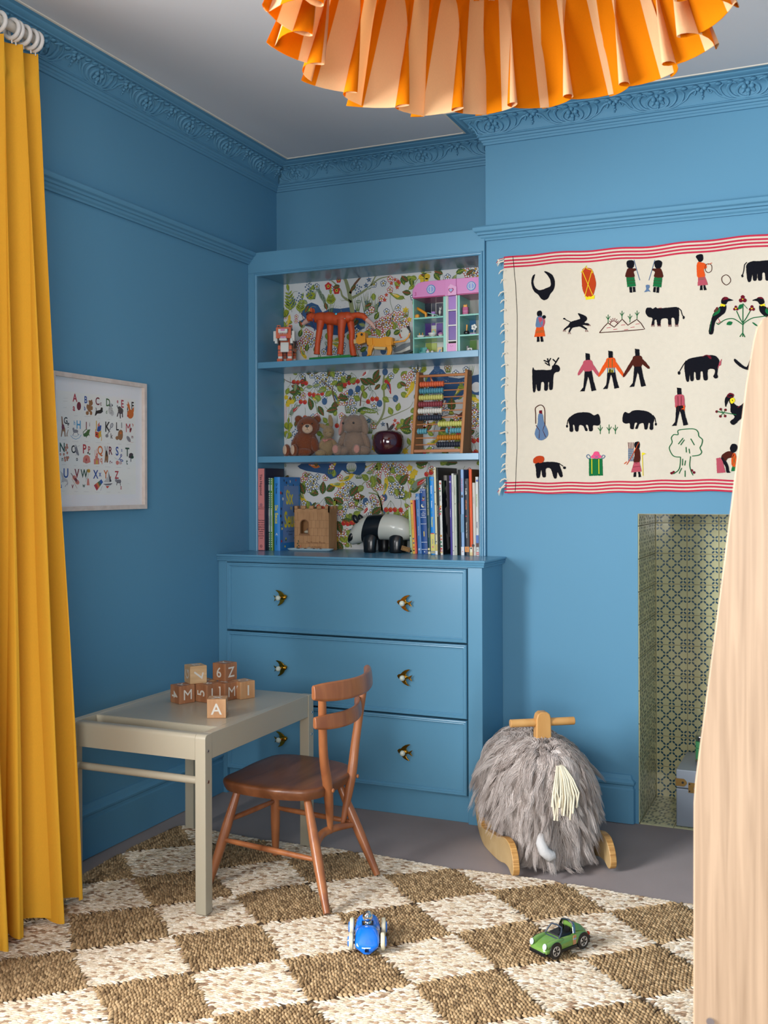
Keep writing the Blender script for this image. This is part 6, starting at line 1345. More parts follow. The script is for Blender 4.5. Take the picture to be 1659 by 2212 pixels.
b = MB(); b.tube([(-.024, -.0250, .041), (-.026, -.0215, .053), (-.027, -.0165, .0625), (-.027, 0, .0655), (-.027, .0165, .0625), (-.026, .0215, .053), (-.024, .0250, .041)], .0024, 10, flat=2.2); b.build('roll_bar', mat('roll_bar_metal', '#A8A8AA', .15, metal=1), gc, smooth=60)
for s_ in (-1, 1):
    b = MB(); b.ell((.0765, s_*.0215, .0315), (.0028, .0062, .0078), R=Matrix.Rotation(-.28, 3, 'Y'), n=20, m=10); b.build('headlamp', M_LAMP, gc, smooth=60)
    b = MB(); b.ell((-.0785, s_*.021, .026), (.003, .005, .0045)); b.build('tail_lamp', mat('tail_red', '#C7381E', .3), gc)
b = MB(); b.prism([(-.022, .018), (-.012, .018), (-.012, .040), (-.022, .040)], lambda x, z, d: (x, .0328+d, z), -.001, .0004, 0); b.prism([(-.022, .030), (-.012, .030), (-.012, .0335), (-.022, .0335)], lambda x, z, d: (x, .0334+d, z), -.0005, .0002, 1); b.build('side_stripe', [mat('stripe_copper', '#C58A62', .4), mat('stripe_sky', '#8FB2C9', .4)], gc, smooth=None)
for x in (h0, -h0):
    for s_ in (-1, 1): wheel('wheel', (x, s_*(W2-.001), .0180), .0180, .011, (M_BLK_, mat('alloy_silver', '#C9C5C0', .3, metal=.6)), gc, 'alloy')
# ================================================================ books
M_PAGE = mat('book_pages', '#CFC6B2', .9, bump=.3, bscale=900, stretch=(60, 1, 1))
_bm = {}
def cm(h, r=.45): return mat('print_'+h.strip('#').lower(), h, r)
def book(u0, u1, vt, vb, depth, cover, label, group, lean=0, marks=None, zb=Z0, yv=None, side=None, dark=None, name='book', yp=None):
    """spine edges u0..u1 and foot vb / head vt as seen; stands on the chest top"""
    p = at((u0+u1)/2, vb, 'Z', zb)
    if yp is not None: p.y = yp
    x0 = at(u0, vb, 'Y', p.y).x; x1 = at(u1, vb, 'Y', p.y).x; zt = at((u0+u1)/2, vt, 'Y', p.y).z; w_ = x1-x0; h = zt-zb
    t = thing(name, label, 'book', (x0, p.y, zb), group); t.rotation_euler.y = math.radians(lean)
    c1 = cm(cover); c2 = cm(side or cover); b = MB(); tk = .0012
    b.box(0, tk, .0015, depth, 0, h, 0); b.box(w_-tk, w_, .0015, depth, 0, h, 1)
    n = 6; ring = [(w_*i/n, .0015-.0025*math.sin(PI*i/n)) for i in range(n+1)]
    b.prism(ring+[(w_-.0001, .004), (.0001, .004)], lambda x, y, d: (x, y, d), 0, h, 0)
    b.build('cover', [c1, c2], t, smooth=40)
    b = MB(); b.box(tk+.0002, w_-tk-.0002, .0045, depth-.003, .002, h-.0025); b.build('pages', M_PAGE, t, smooth=None)
    if marks:
        b = MB(); mats = []; k = 0
        for m in marks:
            c = cm(m[-1])
            if c not in mats: mats.append(c)
            mi = mats.index(c); k += 1; y = -.0022-k*4e-5
            if m[0] == 't':       # ('t', text, fraction from head of centre, cap size rel. to width, colour)
                b.text(m[1], w_*m[3]*1.25, (w_*(.5 if len(m) < 6 else m[4]), y, h*(1-m[2])), (0, 0, -1), (1, 0, 0), mi, bold=.02)
            elif m[0] == 'h': b.text(m[1], w_*m[3]*1.3, (w_*.5, y, h*(1-m[2])), (1, 0, 0), (0, 0, 1), mi, bold=.02)
            elif m[0] == 'b': b.flat([(w_*m[3], y, h*(1-m[2])), (w_*m[4], y, h*(1-m[2])), (w_*m[4], y, h*(1-m[1])), (w_*m[3], y, h*(1-m[1]))], mi)
            elif m[0] == 'o': b.flat([(w_*(m[2]+m[3]*math.cos(2*PI*i/14)), y, h*(1-m[1])+w_*m[3]*math.sin(2*PI*i/14)) for i in range(14)], mi)
            elif m[0] == 'c':     # shape on the right-hand cover: ('c', [(y frac, z frac)...], colour)
                b.flat([(w_+.0003+k*2e-5, depth*a, h*(1-z)) for a, z in m[1]], mi)
            elif m[0] == 'ct': b.text(m[1], m[4]*h, (w_+.0006+k*2e-5, depth*m[2], h*(1-m[3])), (0, 1, 0), (0, 0, 1), mi, bold=m[5], sx=.62 if m[4] > .1 else 1)
        b.build('printed_spine', mats, t, smooth=None, recalc=False)
    return t
GL = 'picture books at the left of the lowest shelf'; GRR = 'picture books standing at the right of the lowest shelf'
def band(a, b_, c): return ('b', a, b_, 0, 1, c)
book(556.8, 573.2, 1011.5, 1189.5, .152, '#141B38', 'tall navy book with a coral pink spine, at the far left of the lowest shelf', GL, marks=[('b', .004, .993, .08, .93, '#D9837F'),
     ('t', 'Tim Hopgood', .20, .34, '#2A1E28'), ('o', .445, .5, .20, '#A86A70'), ('h', 'A Treasury', .47, .15, '#4A2A38'), ('h', 'of Stories', .49, .15, '#4A2A38'), ('b', .565, .567, .2, .8, '#A85A5E')]
     + [('h', t_, .63+i*.027, .17 if i < 6 else .14, '#2E1C26') for i, t_ in enumerate(['One bear', 'and then', 'the moon', 'walked in', 'the quiet', 'wood', 'to say', 'goodnight', 'to all'])] + [('o', .945, .5, .16, '#3A2430'), ('o', .945, .5, .11, '#D9837F'), ('t', 'I', .945, .2, '#3A2430')])
def gingham(c): 
    m = []
    for k in range(34):
        a = k/34
        if .18 > a > .08 or .42 < a < .75: continue
        m.append(('b', a, a+.5/34, .30, .70, '#E6E6E0'))
    m += [('b', .09, .175, .28, .72, '#D9DCDC'), ('b', .43, .745, .28, .72, '#D9DCDC'), ('t', 'the adventures of the little folk', .59, .26, '#26324A'), ('o', .975, .5, .22, '#1A1A20')]
    return m
book(575.9, 580.2, 1032.5, 1188.8, .12, '#5F78B5', 'slim blue and white checked book, right of the coral spine', GL, marks=gingham(''))
book(580.5, 584.6, 1032.5, 1188.8, .12, '#17775A', 'slim dark green and white checked book between the blue and the lime one', GL, marks=gingham(''))
book(584.9, 589.8, 1032.8, 1188.8, .12, '#6E9A1F', 'slim lime green and white checked book beside the wide blue book', GL, marks=gingham(''))
sx_ = [('t', 'Dr. Seuss', .155, .33, '#123A6B'), ('t', 'Six', .42, .60, '#E3D23C'), ('t', 'by', .492, .16, '#E3D23C'), ('t', 'Seuss', .56, .60, '#E3D23C'), ('h', 'A', .775, .40, '#E8E8E8'), ('t', 'A Treasury', .87, .20, '#123A6B'),
       ('c', [(.20, .12), (.92, .12), (.92, .90), (.16, .90), (.12, .5)], '#6C8FC4'), ('ct', 'Six', .47, .27, .27, .03, '#E3D23C'), ('ct', 'by', .55, .42, .06, .02, '#E3D23C'), ('ct', 'Seuss', .56, .575, .30, .03, '#E3D23C'),
       ('ct', 'A Treasury of', .5, .745, .036, 0, '#1A2F5A'), ('ct', 'Classics', .5, .785, .036, 0, '#1A2F5A')]
rq = random.Random(6)
for i in range(34):
    a = rq.choice([rq.uniform(.03, .13), rq.uniform(.90, .98), rq.uniform(.1, .95)]); z = rq.uniform(.08, .94) if a < .14 or a > .89 else rq.choice([rq.uniform(.03, .13), rq.uniform(.84, .96)])
    r = rq.uniform(.012, .03); sx_.append(('c', [(a+r*1.6*math.cos(q_)*rq.uniform(.6, 1), z+r*math.sin(q_)*rq.uniform(.6, 1)) for q_ in (0, 1, 2, 3, 4, 5)], rq.choice(['#1B2440', '#C8372E', '#E8E8E0', '#E3D23C', '#1B2440', '#2D6B3F'])))
book(592.3, 604.6, 1030.5, 1189.6, .170, '#2F86CF', 'wide bright blue book with large yellow title lettering, left of the toy castle', GL, marks=sx_, side='#2F7FC6')
# right-hand run, leaning a touch to the left (px in the detail crop, origin 875,1000)
k_ = .10247
def rb(a, b_, t_, bo, dp, c, lab, lean, marks=None, side=None, yp=None):
    return book(875+a*k_, 875+b_*k_, 1000+t_*k_, 1000+bo*k_, dp, c, lab, GRR, -lean, marks, side=side, yp=yp)
YP = .002
rb(112, 158, 935, 1905, .10, '#B9D3A0', 'small pale mint book, first of the right-hand row beside the panda', 2.9, [('t', 'The Very Wiggly Worm', .42, .42, '#7FA268'), ('o', .62, .45, .3, '#1A1A1A'), ('o', .95, .4, .45, '#1A1A1A')], yp=.040)
rb(170, 248, 785, 1925, .11, '#D9452F', 'small red book with a yellow spine, second in the right-hand row', 2.8, [('b', 0, 1, 0, .62, '#E8B33A'), ('t', 'The Gruff Goat and other tales', .40, .24, .30, '#B5402A'), ('o', .06, .3, .22, '#8A3A22'), ('o', .72, .35, .2, '#2A4A8A'), ('o', .80, .35, .2, '#2A4A8A'), ('o', .88, .35, .2, '#C8372E'), ('o', .94, .3, .2, '#1A1A1A')], yp=.030)
rb(268, 352, 645, 1925, .12, '#3F78B5', 'mid blue book with a round white rabbit emblem on its spine', 2.3, [('o', .075, .5, .33, '#D9DCDC'), ('o', .075, .5, .26, '#3F78B5'), ('t', 'N', .075, .28, '#D9DCDC'), ('t', 'PETER RABBIT', .32, .22, '#C9D3DC'), ('t', 'BEATRIX POTTER', .62, .22, '#C9D3DC'), ('o', .925, .5, .28, '#A9C0D6')], yp=.026)
rb(360, 478, 545, 1930, .13, '#1B4E93', 'thick dark blue book with crescent moons and white lines on the spine', 2.0, [band(.015, .022, '#DDE3E8'), band(.315, .322, '#DDE3E8'), band(.435, .442, '#DDE3E8'), band(.535, .542, '#DDE3E8'), band(.815, .822, '#DDE3E8'), band(.925, .932, '#DDE3E8'), ('o', .05, .34, .13, '#F0E3B8'), ('o', .048, .42, .12, '#1B4E93'), ('o', .145, .62, .22, '#E8C890'), ('b', .12, .15, .45, .8, '#2A1E20'), ('b', .175, .185, .3, .8, '#C8372E'), ('o', .26, .48, .30, '#F0E3B8'), ('o', .25, .62, .26, '#1B4E93'), ('h', 'THE', .36, .15, '#DDE3E8'), ('h', 'BEDTIME', .385, .15, '#DDE3E8'), ('h', 'BOOK', .41, .15, '#DDE3E8'), ('b', .665, .73, .44, .60, '#E8C860'), ('o', .66, .52, .09, '#E8C860'), ('o', .965, .5, .11, '#DDE3E8')], yp=.022)
rb(486, 548, 300, 1962, .16, '#1E4A50', 'tall dark teal book of animal stories, left of the bright blue one', 1.7, [('t', 'A WORLD FULL OF ANIMAL STORIES', .30, .46, '#E8E0A8'), ('t', 'fifty folk tales and legends', .72, .22, '#B9B088'), ('o', .93, .4, .4, '#D9C890'), ('b', .96, .995, .1, .9, '#D9D0B0')], yp=.003)
rb(552, 640, 292, 1965, .15, '#1289D8', 'bright blue dinosaur question book with a yellow foot on its spine', 1.4, [('b', .73, .985, 0, 1, '#D9CB6A'), ('b', .722, .735, .1, .8, '#C8372E'), band(.955, .962, '#2A62A8'), band(.972, .979, '#2A62A8'), ('h', '1+2', .04, .3, '#9AC33A'), ('t', 'Questions', .165, .36, '#DDF0FA'), ('t', 'and', .262, .16, '#DDF0FA'), ('t', 'Answers', .352, .36, '#DDF0FA'), ('t', 'about', .458, .16, '#9AC33A'), ('t', 'Dinosaurs', .58, .44, '#F0E03A'), ('t', 'lift the flap', .83, .2, '#2A62A8'), ('o', .90, .5, .16, '#D0408A')], yp=YP)
rb(646, 690, 92, 1965, .19, '#E6DDB8', 'tall thin cream book with little black birds down its spine', 1.4, [('b', .955, .998, 0, 1, '#E8E8E8'), ('b', .88, .955, .0, 1, '#D6C36A')]+[('o', z, .5, .24, '#20201E') for z in (.02, .285, .42, .76, .85)], yp=YP)
rb(697, 740, 98, 1965, .21, '#15130F', 'tall black book rising behind the cream one, white lettering low on its spine', 1.3, [('t', 'Animals Bring Their Homes', .50, .36, '#E8E8E0'), ('t', 'Natural', .14, .24, '#8A8A80'), ('o', .955, .5, .1, '#D9C030')], side='#120F0D', yp=YP)
rb(745, 800, 370, 1965, .12, '#E4E2DA', 'white book with red and orange flowers printed along the spine', 1.2, [('t', 'The Girls', .24, .44, '#1A1A1A'), ('t', 'stories for brave young people', .60, .22, '#A8B0B8'), ('b', .945, .955, 0, 1, '#C8372E'), ('b', .965, .975, 0, 1, '#E8B33A')]+[('o', z, x_, r, c) for z, x_, r, c in ((.04, .6, .34, '#D03A30'), (.11, .35, .34, '#D03A30'), (.14, .5, .28, '#3F7A4A'), (.08, .2, .2, '#3F7A4A'), (.35, .55, .34, '#E8A030'), (.38, .4, .4, '#D03A30'), (.385, .45, .16, '#1A1A1A'), (.42, .6, .3, '#3F7A4A'), (.45, .35, .34, '#E05060'), (.745, .5, .42, '#E8A84A'), (.745, .5, .18, '#2A1A10'), (.79, .6, .3, '#D96A4A'), (.83, .4, .36, '#3F7A5A'), (.88, .6, .36, '#3F7A5A'), (.92, .5, .36, '#D03A30'))]+[('c', [(.08, .02), (.25, .0), (.3, .12), (.15, .18)], '#5F7A52'), ('c', [(.3, .10), (.5, .05), (.55, .25), (.42, .2)], '#A8A89A'), ('c', [(.35, .25), (.6, .2), (.5, .32)], '#A8A89A'), ('c', [(.25, .38), (.5, .34), (.55, .55), (.35, .62)], '#9A9A8C'), ('c', [(.3, .70), (.55, .78), (.6, .92), (.4, .95)], '#8F8F84')], side='#1E2620', yp=YP+.004)
rb(812, 905, 262, 1960, .10, '#8E8A84', 'grey book standing further back between the flower spine and the purple one', .9, None, side='#8E8A84', yp=YP+.058)
rb(958, 998, 264, 1965, .14, '#4A3C93', 'slim violet book with a white badge near the top of the spine', .9, [('o', .08, .5, .42, '#E8E8E8'), ('o', .08, .5, .26, '#4A3C93'), ('t', "The Best Lady's Cars", .47, .40, '#C9C6E0')], yp=YP)
rb(1001, 1046, 222, 1967, .15, '#D3D3CE', 'thin white picture book, left one of the pale pair right of the violet spine', .8, [('t', 'a small book of quiet things', .18, .26, '#6A6A70'), ('o', .72, .5, .14, '#3A3A3A'), ('o', .945, .5, .2, '#2A2A2A')], yp=YP)
rb(1049, 1098, 254, 1967, .15, '#C3C6B4', 'thin pale sage book, right one of the pale pair right of the violet spine', .7, [('t', 'NATURE & ADVENTURE', .20, .24, '#4A4A40'), ('t', 'THE THREE SMALL CURIOUS GENTS', .58, .22, '#6A6A60'), ('o', .89, .5, .24, '#3A3A3A'), ('o', .36, .5, .2, '#3A3A3A')], side='#58736C', yp=YP)
rb(1136, 1186, 142, 1965, .17, '#0F0E10', 'tall black book with faint red lettering, left of the light blue bear book', .7, [('t', 'midnight stories of the wood', .45, .30, '#6A1E22')], yp=YP+.004)
rb(1190, 1252, 140, 1967, .18, '#8FB0D9', 'light blue book titled A Book of Bears in red', .6, [('t', 'A BOOK OF BEARS', .18, .42, '#C8506A'), ('o', .315, .5, .36, '#1A1E2C'), ('o', .30, .5, .22, '#1A1E2C'), ('b', .52, .73, .0, 1, '#5E8FB0'), ('b', .90, .998, 0, 1, '#D9DDE2'), ('t', 'what bears say', .62, .28, '#7A6FA8'), ('t', 'X', .955, .5, '#C8303A')], side='#2C5F94', yp=YP)
rb(1266, 1358, 330, 1968, .14, '#23252E', 'thick slate black book with an orange label at the foot of its spine', .7, [('b', .885, .955, .02, .98, '#DB8A3A'), ('t', 'read', .05, .3, '#8A8A90'), ('t', '5 night', .17, .40, '#E8E4DA'), ('t', 'until sunrise', .34, .34, '#E07A30'), ('o', .49, .4, .14, '#C8303A'), ('t', 'Tales from a Boy Called A', .67, .26, '#D9D6CE'), ('t', 'junior', .92, .2, '#5A3A1E')], yp=YP)
rb(1370, 1430, 134, 1968, .17, '#E2541F', 'tall orange book, the only orange spine in the row', .8, [('b', .90, .998, 0, 1, '#E4DCC0'), ('o', .915, .5, .3, '#1A1A1A'), ('t', 'Tigers of Long Ago', .50, .30, '#E88A30'), ('b', .96, .998, 0, 1, '#D9C890')], side='#7A4A14', yp=YP)
rb(1440, 1498, 418, 1968, .13, '#CFCAC0', 'pale grey book with a black half circle low on its spine', .8, [('t', 'North the Whale', .24, .26, '#7A7A80'), ('o', .86, .05, .50, '#111111'), ('o', .945, .5, .12, '#8A8A8A')], yp=YP)
rb(1504, 1562, 292, 1968, .14, '#D6D8D4', 'white book asking about animals, last of the row at the right frame', .7, [('o', .05, .7, .4, '#2A4AA0'), ('t', 'Do you know about', .30, .42, '#8FB038'), ('t', 'Animals?', .61, .50, '#1A2A6A'), ('b', .74, .84, 0, 1, '#3A6AB0'), ('b', .84, .89, 0, 1, '#4A1E14'), ('b', .955, .965, 0, 1, '#C8303A'), ('b', .975, .985, 0, 1, '#C8303A'), ('h', 'lift', .92, .3, '#3A3A3A')], yp=YP)

# ================================================================ toy castle on the lowest shelf
M_CAS = wood('castle_card_wood', '#B98A5E', '#A87A50', (1, 1, .3), 30, .7, bump=.05); M_LN = mat('castle_brick_line', '#6A4228', .8)
CY = .080
xl, xr = at(636, 1150, 'Y', CY).x, at(710.3, 1150, 'Y', CY).x; yb_ = .148
zl = at(670, 1107, 'Y', CY).z; zc = at(670, 1093, 'Y', CY-.002).z
cs = thing('toy_castle', 'brown wooden toy castle with battlements and an arched window, on the lowest shelf', 'toy castle', ((xl+xr)/2, (CY+yb_)/2, Z0))
W_ = xr-xl; H_ = zl-Z0
ax0, ax1, az0, az1 = xl+W_*.185, xl+W_*.40, Z0+H_*.44, Z0+H_*.80
b = MB(cs); n = 10; am_ = (ax0+ax1)/2; ar = (ax1-ax0)/2
def F(x, z, d): return (x, CY+d, z)
tk = .004
b.prism([(xl, Z0), (xr, Z0), (xr, az0), (xl, az0)], F, 0, tk); b.prism([(xl, az0), (ax0, az0), (ax0, az1), (xl, az1)], F, 0, tk); b.prism([(ax1, az0), (xr, az0), (xr, az1), (ax1, az1)], F, 0, tk)
zs = az1-ar; arcp = [(am_+ar*math.cos(PI*i/n), zs+ar*math.sin(PI*i/n)) for i in range(n+1)]
b.prism([(ax0, az1), (ax0, zs)]+[p for p in reversed(arcp)][1:n//2+1]+[(am_, az1)], F, 0, tk); b.prism([(am_, az1)]+[p for p in reversed(arcp)][n//2:]+[(ax1, az1)], F, 0, tk)
b.prism([(xl, az1), (xr, az1), (xr, zl), (xl, zl)], F, 0, tk)
b.box(xl, xl+tk, CY+tk, yb_, Z0, zl); b.box(xr-tk, xr, CY+tk, yb_, Z0, zl); b.box(xl, xr, yb_, yb_+tk, Z0, zl); b.box(xl+tk, xr-tk, CY+tk, yb_, zl-tk, zl)
b.build('walls', M_CAS, cs, smooth=None)
b = MB(cs); o = .0025; mh = zc-zl
def merl(fn, L, n_):
    step = L/(n_*2-1)
    b.prism([(0, 0), (L, 0), (L, mh*.55), (0, mh*.55)], fn, 0, .004)
    for i in range(n_): b.prism([(i*2*step, mh*.5), (i*2*step+step, mh*.5), (i*2*step+step, mh), (i*2*step, mh)], fn, 0, .004)
merl(lambda a, z, d: (xl-o+a, CY-o+d, zl+z), W_+2*o, 5); merl(lambda a, z, d: (xl-o+a, yb_+o+d, zl+z), W_+2*o, 5)
merl(lambda a, z, d: (xr+o-d, CY-o+a, zl+z), yb_-CY+2*o, 3); merl(lambda a, z, d: (xl-o+d, CY-o+a, zl+z), yb_-CY+2*o, 3)
b.build('battlements', M_CAS, cs, smooth=None)
b = MB(cs)
fr_ = [(am_+(ar+.0035)*math.cos(PI*i/n), zs+(ar+.0035)*math.sin(PI*i/n)) for i in range(n+1)]+[(ax0-.0035, az0-.003), (ax0, az0-.003), (ax0, zs)]+[p for p in reversed(arcp)]+[(ax1, az0-.003), (ax1+.0035, az0-.003)]
b.prism(fr_, F, -.0015, .001); b.prism([(ax0-.006, az0-.006), (ax1+.006, az0-.006), (ax1+.005, az0), (ax0-.005, az0)], F, -.004, .001); b.build('window_frame', mat('castle_window_wood', '#8A5E3C', .7), cs, smooth=None)
b = MB(cs); k = 0
def ln(x0, z0, x1, z1):
    w2 = .0003
    if abs(x1-x0) > abs(z1-z0): b.flat([F(x0, z0-w2, -.0003), F(x1, z0-w2, -.0003), F(x1, z0+w2, -.0003), F(x0, z0+w2, -.0003)])
    else: b.flat([F(x0-w2, z0, -.0003), F(x0+w2, z0, -.0003), F(x0+w2, z1, -.0003), F(x0-w2, z1, -.0003)])
rows_ = 5
for r in range(1, rows_+1):
    z = zl-H_*r/ rows_*1.02
    def cuts(lo, hi, zz0, zz1):
        return [(lo, hi)] if not (zz0 < az1+.002 and zz1 > az0-.003) else [(lo, ax0-.005), (ax1+.005, hi)]
    if z > Z0+.002:
        for a, c in cuts(xl, xr, z, z): ln(a, z, c, z)
    ztop_, zbot_ = zl-H_*(r-1)/rows_*1.02, max(z, Z0)
    for i in range(8):
        x = xl+W_*((i+.5*(r % 2)+.3)/8.5)
        if xl < x < xr and not (ax0-.006 < x < ax1+.006 and ztop_ > az0 and zbot_ < az1): ln(x, zbot_, x, ztop_)
b.text('The Princess Mouse', .0105, F(xl+W_*.62, Z0+H_*.215, -.0004), (1, 0, 0), (0, 0, 1)); b.text('in the pea', .0105, F(xl+W_*.64, Z0+H_*.10, -.0004), (1, 0, 0), (0, 0, 1))
for x_, z_, a in ((.10, .18, .6), (.13, .12, 2.4), (.08, .08, 1.2), (.17, .10, .3), (.12, .24, 1.9)):
    cx_, cz_ = xl+W_*x_, Z0+H_*z_; b.flat([F(cx_+.005*math.cos(t)*math.cos(a)-.002*math.sin(t)*math.sin(a), cz_+.005*math.cos(t)*math.sin(a)+.002*math.sin(t)*math.cos(a), -.0005) for t in [2*PI*i/8 for i in range(8)]], 1 if x_ < .15 else 2)
b.build('printed_bricks', [M_LN, mat('print_leaf_green', '#2F4A34', .8), mat('print_rose', '#C8604A', .8)], cs, smooth=None, recalc=False)
b = MB(cs); b.ell((am_, CY+.03, az0+.006), (.014, .02, .007), 0, 16, 8); b.ell((am_+.002, CY+.032, az0+.013), (.009, .009, .009), 1); b.build('bed', [mat('bed_cream', '#C9BFA8', .9), mat('bed_brown', '#7A5A4A', .9)], cs)
# small enamel tray in front of it
tl, tr_ = at(624, 1186, 'Y', .045), at(718, 1186, 'Y', .045)
ty_ = thing('enamel_tray', 'small pale blue oblong tray with pebbles in front of the toy castle', 'tray', ((tl.x+tr_.x)/2, .045, Z0))
hx_, hy_ = (tr_.x-tl.x)/2, .024
def rr(hx, hy, z, r): return [(math.copysign(hx-r, math.cos(a))+r*math.cos(a), math.copysign(hy-r, math.sin(a))+r*math.sin(a), z) for a in [2*PI*(i+.5)/32 for i in range(32)]]
b = MB(); b.loft([rr(hx_-.008, hy_-.006, .0006, .012), rr(hx_-.003, hy_-.002, .005, .014), rr(hx_, hy_, .0085, .016), rr(hx_, hy_, .0095, .016), rr(hx_-.004, hy_-.003, .0065, .014), rr(hx_-.010, hy_-.008, .003, .012), rr(.005, .003, .0028, .002)]); b.build('dish', mat('tray_pale_blue', '#A9C3CC', .3), ty_, smooth=50)
GP = 'pebbles and shells in the enamel tray'; pm = [mat('pebble_dark', '#4A4038', .7, var=.3, scale=200), mat('pebble_pale', '#A89C8C', .7, var=.2, scale=200)]
for i, (x_, y_, r, nm) in enumerate(((-.055, .002, .009, 'a dark pebble at the left end of the tray'), (-.040, -.004, .008, 'flat pale pebble, second from the left in the tray'), (-.026, .006, .008, 'dark pebble left of the middle of the tray'), (-.006, 0, .0105, 'tallest pale pebble in the middle of the tray'), (.013, .004, .008, 'dark pebble just right of the tall pale one'), (.028, -.002, .0085, 'pale pebble right of centre in the tray'), (.044, .002, .008, 'dark pebble at the right end of the tray'))):
    rg_ = random.Random(i); b = MB((ty_.location.x+x_, .045+y_, Z0+.003)); c0 = (ty_.location.x+x_, .045+y_, Z0+.003+r*.45)
    b.ell(c0, (r, r*.75, r*(.75 if i == 3 else .5)), 0, 10, 7, fn=lambda p, g=rg_: p*g.uniform(.8, 1.1)); o = b.build('pebble', pm[0] if 'dark' in nm else pm[1], None, smooth=25); tag(o, nm, 'pebble', GP)

# ================================================================ panda
pd = at(822, 1193, 'Z', Z0)
pn_ = thing('panda_figure', 'glossy black and white panda figure standing side on, on the lowest shelf', 'panda figure', (pd.x+.004, .072, Z0), rz=math.radians(2))
pn_.scale = (1.13, 1.05, 1.12)
M_PW = mat('panda_cream_leather', '#C9C8BC', .33, bump=.05, bscale=60, coat=.15); M_PB = mat('panda_black_leather', '#0F0F12', .3, coat=.2, bump=.05, bscale=60)
S_ = 1/553
def ring_x(x, zc, ry, rz, n=28, pw=1.0): return [(x, ry*math.cos(2*PI*k/n), zc+rz*math.sin(2*PI*k/n)) for k in range(n)]
bodys = [(-.119, .047, .010, .010), (-.115, .049, .021, .021), (-.105, .056, .032, .032), (-.088, .068, .039, .041), (-.064, .078, .043, .047), (-.04, .083, .046, .047), (-.015, .086, .049, .045), (.015, .087, .051, .044), (.045, .086, .051, .044), (.072, .083, .049, .042), (.094, .079, .042, .035), (.108, .075, .030, .024), (.115, .072, .013, .011)]
b = MB(); rg2 = []
for i in range(len(bodys)-1):
    for q in range(3):
        t = q/3; a, c = bodys[i], bodys[i+1]; rg2.append(tuple(a[j]+(c[j]-a[j])*t for j in range(4)))
rg2.append(bodys[-1]); n = 28; V = []
for r_ in rg2: V.append(ring_x(r_[0], r_[1], r_[2], r_[3], n))
V = [[(p[0]+.32*(p[2]-.085)*max(0, 1-abs(r_[0]+.03)/.09), p[1], p[2]) for p in ring] for r_, ring in zip(rg2, V)]
b.loft(V)
for i, f in enumerate(b.f):
    if len(f) == 4 and -.060 < rg2[i//n][0] < -.003: b.m[i] = 1
b.build('body', [M_PW, M_PB], pn_, smooth=60)
for (x, y, w_, h_) in ((-.032, -.034, .025, .080), (-.008, .034, .021, .065), (.062, -.034, .025, .060), (.060, .034, .021, .055)):
    b = MB(); b.loft([[(x+w_*1.0*s1*math.cos(a)+dx, y-math.copysign(dy, y)+w_*.78*s1*math.sin(a), z) for a in [2*PI*i/20 for i in range(20)]] for z, s1, dx, dy in ((0, .75, 0, 0), (.004, .88, 0, 0), (.018, .88, 0, 0), (.036, .96, 0, .001), (.052, .96, 0, .004), (.064, .86, .002, .010), (.076, .6, .004, .018), (.082, .3, .004, .022))]); b.build('leg', M_PB, pn_, smooth=60)
for y in (-.026, .026):
    b = MB(); b.ell((-.088, y, .114), (.0100, .0105, .0165), R=Matrix.Rotation(-.5, 3, 'Y')); b.build('ear', M_PB, pn_, smooth=60)
    b = MB(); b.ell((-.103, y*1.18, .052), (.009, .0085, .017), R=Matrix.Rotation(.5, 3, 'Y'), n=16); b.build('eye_patch', M_PB, pn_, smooth=60)
b = MB(); b.ell((-.120, 0, .036), (.006, .009, .006)); b.build('nose', M_PB, pn_, smooth=60)
b = MB(); b.box(-.016, .016, -.0006, .0006, -.008, .008, 0, Matrix.Translation((.104, -.052, .016)) @ Matrix.Rotation(-.25, 4, 'Y').inverted()); b.text('zuny', .010, (.104, -.0530, .016), (.97, 0, -.25), (.25, 0, .97), 1); b.build('tag', [mat('tag_tan_leather', '#7A5526', .6), mat('tag_stamp', '#B88A3A', .5)], pn_, smooth=None)

# ================================================================ plush toys on the middle shelf
def plush(name, c, var=.22): return mat(name, c, 1, spec=.05, var=var, scale=260, bump=1.0, bscale=320, sheen=.5)
def fuzz(o, density, length, matl, seed=1, parent=None):
    """short pile over a part, joined into the same mesh"""
    me = o.data; rs = np.random.RandomState(seed); nv = len(me.vertices); co = np.empty(nv*3, np.float32); me.vertices.foreach_get('co', co); co = co.reshape(-1, 3)
    tris = []
    for p in me.polygons:
        v = list(p.vertices)
        for k in range(1, len(v)-1): tris.append((v[0], v[k], v[k+1]))
    tris = np.array(tris); A, B_, C_ = co[tris[:, 0]], co[tris[:, 1]], co[tris[:, 2]]; nr = np.cross(B_-A, C_-A); ar = np.linalg.norm(nr, axis=1)/2; nr /= (np.linalg.norm(nr, axis=1)[:, None]+1e-12)
    N = int(ar.sum()*density); idx_ = rs.choice(len(tris), N, p=ar/ar.sum()); r1, r2 = rs.rand(N), rs.rand(N); m = r1+r2 > 1; r1[m] = 1-r1[m]; r2[m] = 1-r2[m]
    P0 = A[idx_]+(B_[idx_]-A[idx_])*r1[:, None]+(C_[idx_]-A[idx_])*r2[:, None]; nn = nr[idx_]; d = nn+rs.randn(N, 3)*.45+np.array([0, 0, -.25]); d /= np.linalg.norm(d, axis=1)[:, None]
    P1 = P0+d*(length*(.6+.8*rs.rand(N)))[:, None]; s_ = np.cross(d, rs.randn(N, 3)); s_ /= (np.linalg.norm(s_, axis=1)[:, None]+1e-9); s_ *= .00032
    return np.stack([P0-s_, P0+s_, P1], 1)
